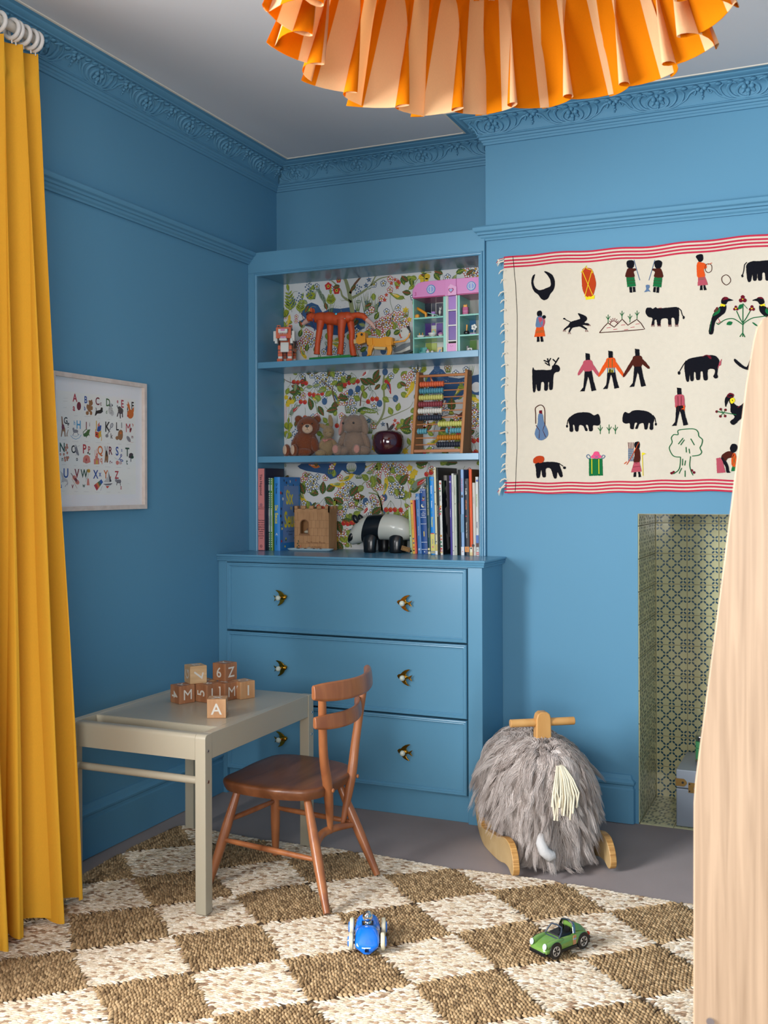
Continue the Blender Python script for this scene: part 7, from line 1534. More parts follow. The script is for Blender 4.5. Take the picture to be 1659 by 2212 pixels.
def add_fuzz(o, density, length, seed=1):
    T_ = fuzz(o, density, length, None, seed).reshape(-1, 3); me = o.data; nv = len(me.vertices); nl = len(me.loops); npo = len(me.polygons); k = len(T_)
    me.vertices.add(k); co = np.empty((nv+k)*3, np.float32); me.vertices.foreach_get('co', co); co = co.reshape(-1, 3); co[nv:] = T_; me.vertices.foreach_set('co', co.ravel())
    me.loops.add(k); vi = np.empty(nl+k, np.int32); me.loops.foreach_get('vertex_index', vi); vi[nl:] = np.arange(nv, nv+k); me.loops.foreach_set('vertex_index', vi)
    me.polygons.add(k//3); ls = np.empty(npo+k//3, np.int32); me.polygons.foreach_get('loop_start', ls); ls[npo:] = nl+np.arange(k//3)*3; me.polygons.foreach_set('loop_start', ls)
    me.update(calc_edges=True)
M_BEAR = plush('plush_chestnut', '#7A3F22'); M_SOLE = plush('plush_sole_cream', '#C9A98E', .1); M_BUN = plush('plush_grey_beige', '#8E7868'); M_BUNS = plush('plush_straw', '#9A8362'); M_PNK = plush('plush_pink', '#B9867A', .1); M_EYE = mat('button_eye', '#08080A', .08, coat=1)
YS = .056
def on_shelf(u, z=Z1, y=YS): p = at(u, 1000, 'Y', y); return p.x, y, z
def part_ell(name, els, m, t, fz=0, ln_=.003, seed=1):
    b = MB()
    for e in els: b.ell(*e[:2], R=(e[2] if len(e) > 2 else None), n=20, m=12)
    o = b.build(name, m, t, smooth=60)
    if fz: add_fuzz(o, fz, ln_, seed)
    return o
RX_ = lambda a: Matrix.Rotation(a, 3, 'X'); RY_ = lambda a: Matrix.Rotation(a, 3, 'Y'); RZ_ = lambda a: Matrix.Rotation(a, 3, 'Z')
x, y, z = on_shelf(663)
tb_ = thing('teddy_bear', 'chestnut brown teddy bear sitting at the left of the middle shelf', 'teddy bear', (x, y, z), rz=math.radians(20))
FZ = 420000
part_ell('body', [((-.006, .0, .052), (.048, .040, .053))], M_BEAR, tb_, FZ, .0035, 1)
part_ell('head', [((.006, -.006, .118), (.044, .038, .039)), ((-.033, .002, .147), (.0145, .009, .0145)), ((.041, .004, .146), (.0145, .009, .0145))], M_BEAR, tb_, FZ, .0035, 2)
part_ell('muzzle', [((.008, -.040, .107), (.021, .013, .0185))], M_SOLE, tb_, 200000, .0015, 3)
b = MB(); b.ell((.0085, -.0545, .1165), (.0075, .004, .005)); b.tube([(.0085, -.0545, .111), (.0085, -.0548, .105)], .0006, 5); b.tube([(.0025, -.0535, .1005), (.0085, -.0548, .105), (.0145, -.0535, .1005)], .0006, 5); b.build('nose', M_EYE, tb_)
for xx in (-.012, .026):
    b = MB(); b.ell((xx, -.0405, .1265), .0028, n=10, m=7); b.build('eye', M_EYE, tb_)
part_ell('arm', [((-.040, -.010, .060), (.015, .016, .033), RY_(.5)), ], M_BEAR, tb_, FZ, .003, 4)
part_ell('arm', [((.032, -.020, .046), (.017, .018, .031), RY_(-.25))], M_BEAR, tb_, FZ, .003, 5)
for k, (fx, fy, ang) in enumerate(((-.073, -.022, .35), (-.040, -.040, .15))):
    part_ell('leg', [((fx+.028, fy+.012, .016), (.036, .017, .0165), RZ_(-.3)), ((fx-.004, fy-.002, .023), (.014, .017, .0235), RZ_(.6))], M_BEAR, tb_, FZ, .003, 6+k)
    part_ell('sole', [((fx-.010, fy-.011, .0245), (.0045, .0125, .0185), RZ_(.75))], M_SOLE, tb_, 150000, .001, 9)
x, y, z = on_shelf(709, y=.088)
sb = thing('small_plush_bunny', 'small beige plush bunny with pink bow, sitting between the teddy bear and the big bunny', 'plush bunny', (x, y, z), rz=math.radians(22))
part_ell('body', [((-.004, 0, .038), (.032, .028, .040))], M_BUNS, sb, FZ, .0025, 11)
part_ell('head', [((.002, -.010, .094), (.022, .020, .026)), ((.006, -.026, .085), (.013, .010, .011))], M_BUNS, sb, FZ, .002, 12)
part_ell('ear', [((.010, .002, .138), (.0095, .005, .026), RY_(-.12))], M_BUNS, sb, FZ, .002, 13); part_ell('ear', [((-.018, .002, .118), (.020, .005, .009), RY_(.45))], M_BUNS, sb, FZ, .002, 14)
part_ell('arm', [((-.026, -.012, .048), (.008, .009, .022), RY_(.5))], M_BUNS, sb, FZ, .002, 15); part_ell('arm', [((.028, -.012, .046), (.009, .010, .022), RY_(-.5))], M_BUNS, sb, FZ, .002, 16)
part_ell('leg', [((-.028, -.022, .012), (.022, .014, .013))], M_BUNS, sb, FZ, .002, 17)
b = MB(); b.ell((-.014, -.030, .061), (.007, .002, .0045), R=RY_(.5)); b.ell((-.003, -.031, .062), (.006, .002, .004), R=RY_(-.4)); b.tube([(-.009, -.031, .061), (-.011, -.032, .050)], .0012, 6); b.tube([(-.010, -.026, .062), (.010, -.022, .068), (.024, -.01, .064)], .002, 6); b.build('bow', mat('bow_dusty_pink', '#B8796E', .8), sb)
b = MB(); b.tube([(.008, -.0335, .094), (.011, -.0345, .0930), (.015, -.032, .0945)], .0005, 5); b.tube([(-.012, -.028, .094), (-.008, -.0305, .093), (-.004, -.031, .0945)], .0005, 5); b.build('closed_eye', M_EYE, sb)
x, y, z = on_shelf(763)
bb = thing('large_plush_bunny', 'large grey-brown plush bunny with lop ears, sitting in the middle of the shelf', 'plush bunny', (x, y, z), rz=math.radians(14))
part_ell('body', [((.004, .002, .050), (.043, .038, .052))], M_BUN, bb, FZ, .0025, 21)
part_ell('head', [((.004, -.004, .120), (.042, .038, .037)), ((-.010, -.030, .110), (.024, .016, .020))], M_BUN, bb, FZ, .0025, 22)
part_ell('ear', [((-.041, .0, .118), (.012, .016, .042), RY_(.25))], M_BUN, bb, FZ, .002, 23); part_ell('ear', [((.043, -.010, .120), (.016, .012, .040), RY_(-.30))], M_BUN, bb, FZ, .002, 24)
part_ell('inner_ear', [((-.046, -.012, .110), (.007, .006, .032), RY_(.22))], M_PNK, bb)
for xx, yy in ((.010, -.0418), (-.034, -.030)):
    b = MB(); b.ell((xx, yy, .124), .0042, n=14, m=9); b.build('eye', M_EYE, bb)
part_ell('arm', [((-.042, -.004, .060), (.013, .014, .034), RY_(.35))], M_BUN, bb, FZ, .0025, 25); part_ell('arm', [((.050, -.002, .058), (.013, .014, .038), RY_(-.35))], M_BUN, bb, FZ, .0025, 26)
for k, (fx, s_) in enumerate(((-.060, 1), (.024, -1))):
    part_ell('leg', [((fx+.018, -.020, .018), (.030, .020, .018)), ((fx+.004*s_, -.036, .022), (.018, .014, .022))], M_BUN, bb, FZ, .0025, 27+k); part_ell('sole', [((fx-.001, -.0475, .0235), (.012, .0045, .016))], M_PNK, bb, 150000, .001, 29)
# dark red apple ornament
x, y, z = on_shelf(839, y=.060)
ap = thing('apple_ornament', 'glossy dark red apple ornament with a stem and leaf, beside the abacus', 'ornament', (x, y, z))
M_APP = mat('apple_oxblood_glaze', '#3C0A16', .12, coat=1, var=.12, scale=40)
b = MB(); b.lathe([(.001, .006), (.018, .003), (.034, .0), (.045, .006), (.055, .020), (.0605, .040), (.061, .056), (.057, .074), (.048, .086), (.034, .0925), (.020, .093), (.009, .089), (.001, .084)], 48); b.build('fruit', M_APP, ap, smooth=60)
b = MB(); b.tube([(0, 0, .084), (-.001, 0, .100), (-.004, 0, .118), (-.006, 0, .122)], [.0025, .0028, .0034, .003], 10); b.build('stem', mat('apple_stem_dark', '#1C0F14', .3), ap, smooth=60)
b = MB(); b.prism([(0, .094), (.004, .104), (.012, .113), (.023, .117), (.022, .106), (.015, .097), (.006, .093)], lambda a, c, d: (a, d, c), -.0025, .0025); b.build('leaf', mat('apple_leaf_dark', '#241016', .3), ap, smooth=40, bevel=.001)

# ================================================================ abacus
ab0 = at(899, 980, 'Y', .03); M_ABW = wood('abacus_beech', '#B87C48', '#A36A3A', (1, 1, .2), 20, .45, bump=.1); M_ROD = wood('abacus_rod', '#BB7A48', '#A66338', (.2, 1, 1), 30, .5)
xa0, xa1 = at(890, 950, 'Y', .035).x, at(1002.5, 950, 'Y', .035).x
HA = at(950, 802, 'Y', .10).z-Z1
abt = thing('abacus', 'wooden abacus with ten rods of coloured beads leaning back at the right of the shelf', 'abacus', ((xa0+xa1)/2, .08, Z1))
fy = lambda z: .018+.062*z/HA       # slanting front
def side_p(x0, x1):
    b = MB((abt.location.x, 0.08, Z1)); pts = [(fy(0), 0), (.118, 0), (.126, HA*.5), (.128, HA*.97), (.124, HA), (fy(HA)+.003, HA), (fy(HA)-.001, HA*.985)]
    b.prism(pts, lambda y, z, d: (d, y, Z1+z), x0, x1); b.build('side', M_ABW, abt, smooth=None, bevel=.0015)
side_p(xa0, xa0+.0115); side_p(xa1-.0115, xa1)
def mby(): return MB((abt.location.x, .08, Z1))
b = mby(); b.cyl((xa0+.008, fy(HA*.95)+.010, Z1+HA*.945), (xa1-.008, fy(HA*.95)+.010, Z1+HA*.945), .0052, n=14); b.build('rail', M_ROD, abt); b = mby(); b.box(xa0+.010, xa1-.010, fy(.012)+.004, fy(.012)+.014, Z1+.006, Z1+.017); b.build('rail', M_ROD, abt, smooth=None, bevel=.001)
BC = ['#D9663E', '#4C8CA0', '#C6C26C', '#8A3A42', '#D9D6CC', '#2A3040', '#C9C96E', '#5A9AA8', '#B87418', '#262C3A']
nmz = ['orange', 'teal', 'yellow', 'plum', 'white', 'navy', 'yellow', 'teal', 'ochre', 'navy']
bw = .0097
for r in range(10):
    z = HA*(.845-.0815*r); yy = fy(z)+.016; zz = Z1+z
    b = mby(); b.cyl((xa0+.010, yy, zz), (xa1-.010, yy, zz), .0022, n=10); rod = b.build('rod', M_ROD, abt)
    b = mby(); b.lathe([(.0024, -bw/2), (.0075, -bw/2), (.0105, -bw*.25), (.0109, 0), (.0105, bw*.25), (.0075, bw/2), (.0024, bw/2)], 20, 0, Matrix.Translation((xa0+.012, yy, zz)) @ Matrix.Rotation(PI/2, 4, 'Y'))
    L_ = xa0+.012+bw/2+.001; R2 = xa1-.012-bw/2-.0005
    if r < 6: xs = [L_+i*bw for i in range(10)]
    elif r == 7: xs = [L_+.003+i*bw for i in range(4)]+[R2-(5+.6)*bw]+[R2-i*bw for i in range(5)]
    else: xs = [R2-i*bw for i in range(10)]
    b.v = []; b.f = []; b.m = []
    b.lathe([(.0024, -bw/2), (.0075, -bw/2), (.0105, -bw*.25), (.0109, 0), (.0105, bw*.25), (.0075, bw/2), (.0024, bw/2)], 20, 0, Matrix.Translation((xs[0], yy, zz)) @ Matrix.Rotation(PI/2, 4, 'Y'))
    bd = b.build('bead', mat('bead_'+nmz[r]+str(r), BC[r], .55), rod, smooth=50)
    for x2 in xs[1:]:
        c = bd.copy(); COL.objects.link(c); c.parent = rod; c.location.x = x2-xs[0]
for z in (HA*.93, HA*.06):
    b = mby(); b.cyl((xa1-.0005, .10, Z1+z), (xa1+.0004, .10, Z1+z), .002, n=10); b.build('screw', M_DARK, abt)
# ================================================================ toys on the top shelf
YT = .075
def tz(px, py, y=YT, o=(540, 540), s=.31344): p = at(o[0]+px*s, o[1]+py*s, 'Y', y); return p.x, p.z
PB = lambda n, c: mat('brick_'+n, c, .28, coat=.25)
B_OR, B_BK, B_WH, B_PK, B_YE, B_GY, B_DG = PB('orange', '#C9501A'), PB('black', '#141416'), PB('white', '#CFCFC8'), PB('pink', '#C97FA8'), PB('amber', '#DE9422'), PB('grey', '#7D868C'), PB('dark_grey', '#3A3F44')
def studs(b, x0, x1, y0, y1, z, mi=0, p=.008):
    nx_ = max(1, int((x1-x0)/p)); ny_ = max(1, int((y1-y0)/p))
    for i in range(nx_):
        for j in range(ny_): b.cyl((x0+(i+.5)*(x1-x0)/nx_, y0+(j+.5)*(y1-y0)/ny_, z-.0002), (x0+(i+.5)*(x1-x0)/nx_, y0+(j+.5)*(y1-y0)/ny_, z+.0017), .0024, n=8, mi=mi)
# --- orange tiger built of toy bricks
x, z = tz(245, 700); tg = thing('toy_brick_tiger', 'roaring orange, black and white tiger built of toy bricks, leftmost on the top shelf', 'toy tiger', (x+.004, .078, Z2), rz=math.radians(-72)); tg.scale = (1.38,)*3
# local +X is forward
def part(name, m, fn, parent, bevel=.0012): b = MB(); fn(b); return b.build(name, m, parent, smooth=30, bevel=bevel)
def f_body(b):
    for (x0, x1, w_, z0, z1) in ((-.050, -.030, .016, .040, .064), (-.032, -.010, .019, .036, .070), (-.012, .012, .020, .036, .074), (.008, .028, .018, .040, .076)):
        b.box(x0, x1, -w_, w_, z0, z1, 0)
    for k in range(6):
        xx = -.044+k*.0135
        for s_ in (-1, 1): b.box(xx, xx+.0045, s_*.0165-.004, s_*.0165+.004, .046, .072+.002*math.sin(k), 1)
        b.box(xx, xx+.004, -.012, .012, .066+.002*min(k, 3), .0785-.001*abs(k-3), 1)
    b.box(.012, .034, -.012, .012, .030, .058, 2); studs(b, -.03, .02, -.012, .012, .0745, 0)
part('body', [B_OR, B_BK, B_WH], f_body, tg)
def f_head(b):
    b.box(.026, .050, -.018, .018, .070, .096, 0); b.box(.044, .058, -.011, .011, .082, .091, 2); b.box(.0555, .0595, -.005, .005, .086, .0915, 3); b.box(.042, .056, -.009, .009, .064, .069, 2); b.box(.040, .053, -.007, .007, .069, .0745, 3)
    for s_ in (-1, 1):
        b.box(.030, .044, s_*.021-.0045, s_*.021+.0045, .064, .088, 2); b.box(.034, .047, s_*.0185-.003, s_*.0185+.003, .058, .070, 2); b.box(.030, .038, s_*.014-.004, s_*.014+.004, .095, .103, 0); b.box(.0375, .0392, s_*.014-.0025, s_*.014+.0025, .095, .101, 1)
        b.box(.0495, .0512, s_*.0095-.0025, s_*.0095+.0025, .087, .092, 1); b.box(.0505, .0518, s_*.0095-.001, s_*.0095+.001, .088, .091, 4)
        for k in range(3): b.cyl((.0565, s_*(.002+.003*k), .082), (.0565, s_*(.002+.003*k), .0775), .0011, .0003, 6, 2)
        for k in range(2): b.cyl((.053, s_*(.003+.003*k), .069), (.053, s_*(.003+.003*k), .0725), .001, .0003, 6, 2)
        for k in range(3): b.box(.030+.006*k, .0325+.006*k, s_*.0182-.001, s_*.0182+.001, .078, .094, 1)
    for k in range(3): b.box(.030+.006*k, .0325+.006*k, -.006, .006, .0955, .0975, 1)
hd = part('head', [B_OR, B_BK, B_WH, B_PK, B_YE], f_head, tg, .0009); hd.scale = (1.2,)*3; hd.location = (-.010, 0, -.0165)
for (fx, s_) in ((.022, -1), (.022, 1), (-.038, -1), (-.038, 1)):
    def f_leg(b, fx=fx, s_=s_):
        y = s_*.014
        b.box(fx-.008, fx+.008, y-.0065, y+.0065, .018, .050, 0 if fx < 0 else 0); b.box(fx-.007, fx+.007, y-.006, y+.006, .010, .022, 2); b.box(fx-.009, fx+.014, y-.008, y+.008, 0, .011, 0); b.box(fx-.0082, fx+.0082, y-.0068, y+.0068, .034, .038, 1); b.box(fx-.0082, fx+.0082, y-.0068, y+.0068, .026, .0285, 1)
        for k in (-1, 0, 1): b.box(fx+.013, fx+.016, y+k*.005-.0018, y+k*.005+.0018, 0, .007, 0)
    part('leg', [B_OR, B_BK, B_WH], f_leg, tg)
def f_tail(b):
    for k in range(6): b.cyl((-.050-.001*k, .004*k-.008, .052-.005*k), (-.051-.001*k, .004*k-.004, .047-.005*k), .004, n=10, mi=k % 2)
part('tail', [B_OR, B_BK], f_tail, tg, 0)

# --- painted clay fox on a green base
M_CLAY = mat('clay_orange_paint', '#C14A1C', .55, var=.16, scale=35, bump=1, bscale=45); M_CLAYD = mat('clay_dark_paint', '#5A2A1E', .6, var=.4, scale=60, bump=1, bscale=60); M_CLAYP = mat('clay_pale_pink', '#C9A093', .6, var=.2, scale=90, bump=.6); M_GRN = mat('clay_base_green', '#1F7A34', .5, var=.3, scale=30, bump=.6)
xb, zb = tz(575, 735); YC = .034
def cz(px, py): return tz(px, py, YC)
fx_ = thing('clay_fox', 'long-legged orange painted clay fox with a pale tail tip and blue bead collar', 'clay animal', (xb, YC, Z2))
def mbf(): return MB((xb, YC, Z2))
def clay(name, pts, rad, m=M_CLAY, yoff=0, n=16, seed=0):
    P3 = [(cz(u, v)[0], YC+yoff+(q[2] if len(q) > 2 else 0), max(cz(u, v)[1], Z2+.0085)) for q in pts for u, v in (q[:2],)]
    r = random.Random(seed); b = mbf(); out = []; rr2 = []
    for i in range(len(P3)-1):
        for k in range(5): t = k/5; out.append(tuple(P3[i][j]+(P3[i+1][j]-P3[i][j])*t for j in range(3))); rr2.append((rad[i]+(rad[i+1]-rad[i])*t)*r.uniform(.94, 1.07))
    out.append(P3[-1]); rr2.append(rad[-1]); b.tube(out, rr2, n); return b.build(name, m, fx_, smooth=60)
def below(px): return 718
clay('body', [(430, 475), (470, 468), (540, 470), (600, 478), (670, 462), (700, 468), (712, 480)], [.012, .021, .0245, .0235, .022, .016, .007], seed=1)
clay('neck', [(480, 478), (440, 462), (420, 455)], [.018, .015, .0145], seed=2)
b = mbf(); hx_c, hz_c = cz(418, 462); b.ell((hx_c, YC, hz_c), (.019, .014, .0165), R=RY_(-.4), n=20, m=12); o_ = b.build('head', M_CLAY, fx_, smooth=60)
b = mbf(); a_ = cz(400, 485); c_ = cz(362, 512); b.tube([(a_[0], YC, a_[1]), ((a_[0]+c_[0])/2, YC, (a_[1]+c_[1])/2+.001), (c_[0], YC, c_[1])], [.012, .009, .0055], 14); b.build('muzzle', [M_CLAYP], fx_, smooth=60)
b = mbf(); q1 = cz(357, 508); b.ell((q1[0], YC, q1[1]), (.005, .006, .0045)); b.build('nose', M_CLAY, fx_)
for py_, yy in ((420, -.010), (422, .008)):
    e1 = cz(432, 418); b = mbf(); b.prism([(-.007, 0), (.006, -.001), (.004, .012), (-.001, .017), (-.005, .012)], lambda a, c, d, e1=e1, yy=yy: (e1[0]+a, YC+yy+d, e1[1]-.006+c), -.002, .002); b.build('ear', M_CLAY, fx_, smooth=40, bevel=.001)
b = mbf(); m1 = cz(405, 440); b.ell((m1[0]+.002, YC-.004, m1[1]+.001), (.012, .009, .006), R=RY_(-.5)); b.build('dark_face_patch', M_CLAYD, fx_)
b = mbf(); c1 = cz(442, 448); c2 = cz(452, 555)
for k in range(15):
    t = k/14; b.ell((c1[0]+(c2[0]-c1[0])*t+.003*math.sin(PI*t), YC-.016*math.sin(PI*(.15+.7*t)), c1[1]+(c2[1]-c1[1])*t), .0028, n=8, m=6)
b.build('bead_collar', mat('bead_cobalt', '#1A2A6E', .2, coat=.5), fx_)
clay('leg', [(500, 490), (490, 560), (478, 640), (472, 722)], [.0165, .0120, .0105, .0125], yoff=-.014, seed=4); clay('leg', [(540, 500), (540, 580), (538, 650), (535, 722)], [.014, .011, .0095, .0115], yoff=.016, seed=5)
clay('leg', [(645, 485), (640, 570), (640, 640), (632, 722)], [.018, .0135, .010, .0125], yoff=-.014, seed=6); clay('leg', [(680, 485), (692, 560), (690, 640), (705, 730)], [.015, .012, .011, .0130], yoff=.014, seed=7)
clay('tail', [(690, 455), (740, 448), (780, 455), (805, 480)], [.011, .0115, .0115, .0095], seed=8); clay('tail_tip', [(805, 480), (835, 505), (855, 530), (865, 545)], [.0095, .0085, .0065, .002], M_CLAYP, seed=9)
for (u, v, c, r) in ((540, 459, '#1A2470', .0045), (608, 446, '#4FC3D6', .005), (668, 478, '#B8B8A8', .003)):
    b = mbf(); p1 = cz(u, v); b.ell((p1[0], YC-.0195, p1[1]), (r, .003, r*.8)); b.build('glass_gem', mat('gem_'+c.strip('#').lower(), c, .08, coat=.5), fx_)
g0, g1 = cz(432, 735)[0], cz(722, 735)[0]; b = mbf()
b.prism([(g0, Z2+.0005), (g1-.004, Z2+.0005), (g1, Z2+.006), (g1-.010, Z2+.0115), (g0+.06, Z2+.0095), (g0, Z2+.0085)], lambda a, c, d: (a, YC+d, c), -.032, .032); b.build('base', M_GRN, fx_, smooth=30, bevel=.002)

# --- amber toy brick cub
xc_, _ = tz(900, 700, .032); cb_ = thing('toy_brick_cub', 'small amber yellow big cat cub built of toy bricks, in front of the white bird', 'toy cub', (xc_, .032, Z2))
def cq(px, py): p = tz(px, py, .032); return p[0]-xc_, max(p[1]-Z2, .0003)
def cprism(b, pts, d0, d1, mi=0): b.prism([cq(*p) for p in pts], lambda a, c, d: (a, d, c), d0, d1, mi)
M_TANB = PB('tan', '#C9B07A')
part('body', [B_YE, M_TANB], lambda b: (cprism(b, [(812, 612), (850, 606), (905, 612), (945, 598), (990, 606), (993, 655), (960, 672), (850, 668), (818, 650)], -.014, .014), cprism(b, [(850, 668), (880, 640), (905, 634), (945, 668), (935, 690), (870, 688)], -.011, .011, 1)), cb_)
part('shoulder_plate', [B_YE], lambda b: (cprism(b, [(815, 610), (855, 608), (858, 655), (840, 668), (820, 655)], -.019, -.014), cprism(b, [(944, 612), (985, 612), (988, 660), (962, 668), (944, 655)], -.019, -.014)), cb_)
part('head', [B_YE, M_TANB, B_BK, B_PK], lambda b: (cprism(b, [(745, 580), (770, 568), (803, 572), (806, 640), (760, 655), (742, 640)], -.015, .015), cprism(b, [(720, 622), (750, 610), (756, 645), (722, 648)], -.009, .009, 1), cprism(b, [(718, 615), (730, 612), (730, 624), (718, 626)], -.004, .004, 3), cprism(b, [(742, 590), (750, 588), (750, 606), (742, 606)], -.0158, -.0148, 2)), cb_)
part('ear', [B_YE, M_DARK], lambda b: (b.cyl((cq(785, 585)[0], -.016, cq(785, 585)[1]), (cq(785, 585)[0], -.020, cq(785, 585)[1]), .0075, n=20), b.cyl((cq(785, 587)[0], -.0198, cq(785, 587)[1]), (cq(785, 587)[0], -.0206, cq(785, 587)[1]), .0052, n=20, mi=1)), cb_, .0005)
for pts, s_ in (([(830, 655), (868, 655), (850, 700), (846, 735), (825, 735), (822, 700)], -1), ([(822, 665), (850, 665), (828, 710), (815, 735), (796, 735), (806, 710)], 1), ([(950, 655), (985, 655), (990, 690), (980, 735), (955, 735), (962, 700)], -1), ([(940, 665), (965, 665), (955, 700), (952, 735), (932, 735), (940, 700)], 1)):
    part('leg', [B_YE], lambda b, pts=pts, s_=s_: cprism(b, [(u, v-6 if v > 720 else v) for u, v in pts], s_*.0125-.005, s_*.0125+.005), cb_)
b = MB(); b.tube([(cq(990, 636)[0], 0, cq(990, 636)[1]), (cq(1030, 632)[0], 0, cq(1030, 632)[1]), (cq(1065, 625)[0], .002, cq(1065, 625)[1]), (cq(1090, 600)[0], .003, cq(1090, 600)[1]), (cq(1100, 572)[0], .003, cq(1100, 572)[1])], [.0036, .0034, .0034, .0032, .0028], 10); b.build('tail', B_YE, cb_, smooth=60)

# --- white and grey toy bird behind the cub
xs_, _ = tz(1075, 640, .13); bd_ = thing('toy_brick_bird', 'white and grey toy bird with an orange beak, standing behind the amber cub', 'toy bird', (xs_, .13, Z2))
def bq(px, py): p = tz(px, py, .13); return p[0]-xs_, max(p[1]-Z2, .0003)
def bpr(b, pts, d0, d1, mi=0): b.prism([bq(*p) for p in pts], lambda a, c, d: (a, d, c), d0, d1, mi)
part('body', [B_WH, B_GY], lambda b: (bpr(b, [(1040, 620), (1100, 590), (1118, 620), (1118, 690), (1060, 712), (1005, 715), (1020, 670)], -.020, .020), bpr(b, [(1000, 690), (1060, 655), (1118, 640), (1118, 662), (1050, 700), (1010, 712)], -.023, -.020, 1)), bd_)
part('head', [B_WH, B_BK], lambda b: (bpr(b, [(1042, 560), (1055, 540), (1085, 535), (1105, 560), (1105, 600), (1070, 615), (1050, 600)], -.014, .014), bpr(b, [(1080, 528), (1095, 522), (1108, 560), (1098, 575), (1090, 550)], -.004, .004, 1)), bd_)
part('beak', [B_OR], lambda b: bpr(b, [(1028, 585), (1048, 568), (1066, 580), (1070, 605), (1052, 635), (1042, 605)], -.007, .007), bd_)
b = MB(); e1 = bq(1056, 562); b.ell((e1[0], -.0150, e1[1]), (.0055, .002, .0055), 0); b.ell((e1[0]-.0005, -.0168, e1[1]), (.0028, .001, .0028), 1); b.build('eye', [B_WH, B_BK], bd_)
part('feet', [B_GY], lambda b: (b.box(-.020, .0, -.012, -.003, 0, .008), b.box(-.020, .0, .003, .012, 0, .008), b.box(-.012, -.006, -.009, -.004, .006, .02), b.box(-.012, -.006, .004, .009, .006, .02)), bd_)

# --- open-fronted toy house
YH = .022; HD_ = .12
hq = lambda px, py, y=YH: (lambda p: (p.x, p.z))(at(870+px*.10247, 590+py*.10247, 'Y', y))
hx0 = hq(215, 1000)[0]; hx1 = .9600
B_TQ, B_TQD, B_RF, B_LAV, B_PUR, B_MAG, B_NV, B_BL, B_LIM = PB('turquoise', '#7FC4B4'), PB('teal', '#3F9A94'), PB('roof_pink', '#CB7FB4'), PB('lavender', '#9A6FB8'), PB('purple', '#5B3590'), PB('magenta', '#A8326E'), PB('night_blue', '#141A34'), PB('azure', '#3F7FB8'), PB('lime', '#B8C45A')
hs = thing('toy_brick_house', 'open toy brick house with pink roof, turquoise floors and purple tower, top shelf right', 'dollhouse', ((hx0+hx1)/2, YH, Z2))
def mh_(): return MB(((hx0+hx1)/2, YH, Z2))
X = lambda px: hq(px, 1000)[0]; Zp = lambda py, px=900: hq(px, py)[1]
zf1, zf2, zr0, zr1 = Zp(1345, 540), Zp(925, 540), Zp(490, 540), Zp(140, 800)
c0, c1, c2, c3 = X(850), X(940), X(1130), X(1195)
b = mh_()
for (x0, x1, y0, y1, mi) in ((hx0, hx0+.0040, YH, YH+HD_, 0), (c0, c1-.0045, YH+.002, YH+HD_, 0), (c1-.0045, c1, YH-.004, YH+HD_, 1), (c2, c2+.0045, YH-.004, YH+HD_, 1), (c2+.0045, c3+.001, YH+.002, YH+HD_, 0)): b.box(x0, x1, y0, y1, Z2, zr0, mi)
b.box(hx0+.004, hx1, YH+HD_-.003, YH+HD_, Z2, zr0, 1); b.build('walls', [B_TQ, B_WH], hs, smooth=None, bevel=.0006)
for (x0, x1) in ((hx0+.004, c0), (c3+.001, hx1)):
    for zf in (zf1, zf2):
        b = mh_(); b.box(x0, x1, YH+.001, YH+HD_-.003, zf-.005, zf); studs(b, x0, x1, YH+.002, YH+.026, zf, 0, .0062); b.build('floor_plate', B_TQ, hs, smooth=None, bevel=.0004)
# coloured wall panels of the rooms
yb3 = YH+HD_-.0045
for (px0, px1, py0, py1, m) in ((375, 600, 640, 900, B_NV), (612, 690, 620, 900, B_NV), (708, 845, 640, 900, B_NV), (375, 600, 1070, 1310, B_PUR), (612, 690, 1050, 1100, B_PUR), (712, 845, 1060, 1310, B_PUR), (385, 480, 1110, 1310, B_AZ if False else B_BL), (490, 600, 1480, 1650, B_LIM), (605, 720, 1480, 1650, B_LIM), (1310, 1540, 1000, 1240, B_BL), (1310, 1560, 1430, 1610, PB('leaf', '#7FA85A'))):
    b = mh_(); a0_, z1_ = hq(px0, py0, yb3); a1_, z0_ = hq(px1, py1, yb3); a1_ = min(a1_, hx1-.001)
    if a1_ > a0_+.003: b.box(a0_, a1_, yb3-.0015-(.001 if m is B_BL else 0), yb3+.0008, max(z0_, Z2), z1_); b.build('wall_panel', m, hs, smooth=None)
# tower windows
for (py0, py1) in ((480, 760), (800, 1085), (1115, 1405)):
    b = mh_(); b.box(c1+.0040, c2-.0015, YH+.002, YH+.005, Zp(py1, 1045), Zp(py0, 1045)); b.build('tower_window', B_PUR if py0 > 700 else B_LAV, hs, smooth=None, bevel=.0006)
b = mh_()
for py in (460, 780, 1100, 1425): b.box(c1+.0008, c2, YH-.001, YH+.007, Zp(py+14, 1045), Zp(py-14, 1045))
b.box(c1, c1+.0038, YH, YH+.006, Z2, zr0); b.build('tower_bars', B_WH, hs, smooth=None, bevel=.0004)
b = mh_(); b.box(c1+.0005, c2-.0005, YH-.003, YH+.012, Z2, Zp(1480, 1045), 0)
for s_ in (-1, 1): b.cyl(((c1+c2)/2+s_*.0045, YH-.0028, Zp(1535, 1045)), ((c1+c2)/2+s_*.0045, YH-.0036, Zp(1535, 1045)), .0011, n=8, mi=1)
b.box((c1+c2)/2-.001, (c1+c2)/2+.001, YH-.0034, YH-.0028, Zp(1555, 1045), Zp(1548, 1045), 2); b.build('lift_door', [B_RF, B_BK, B_MAG], hs, smooth=None)
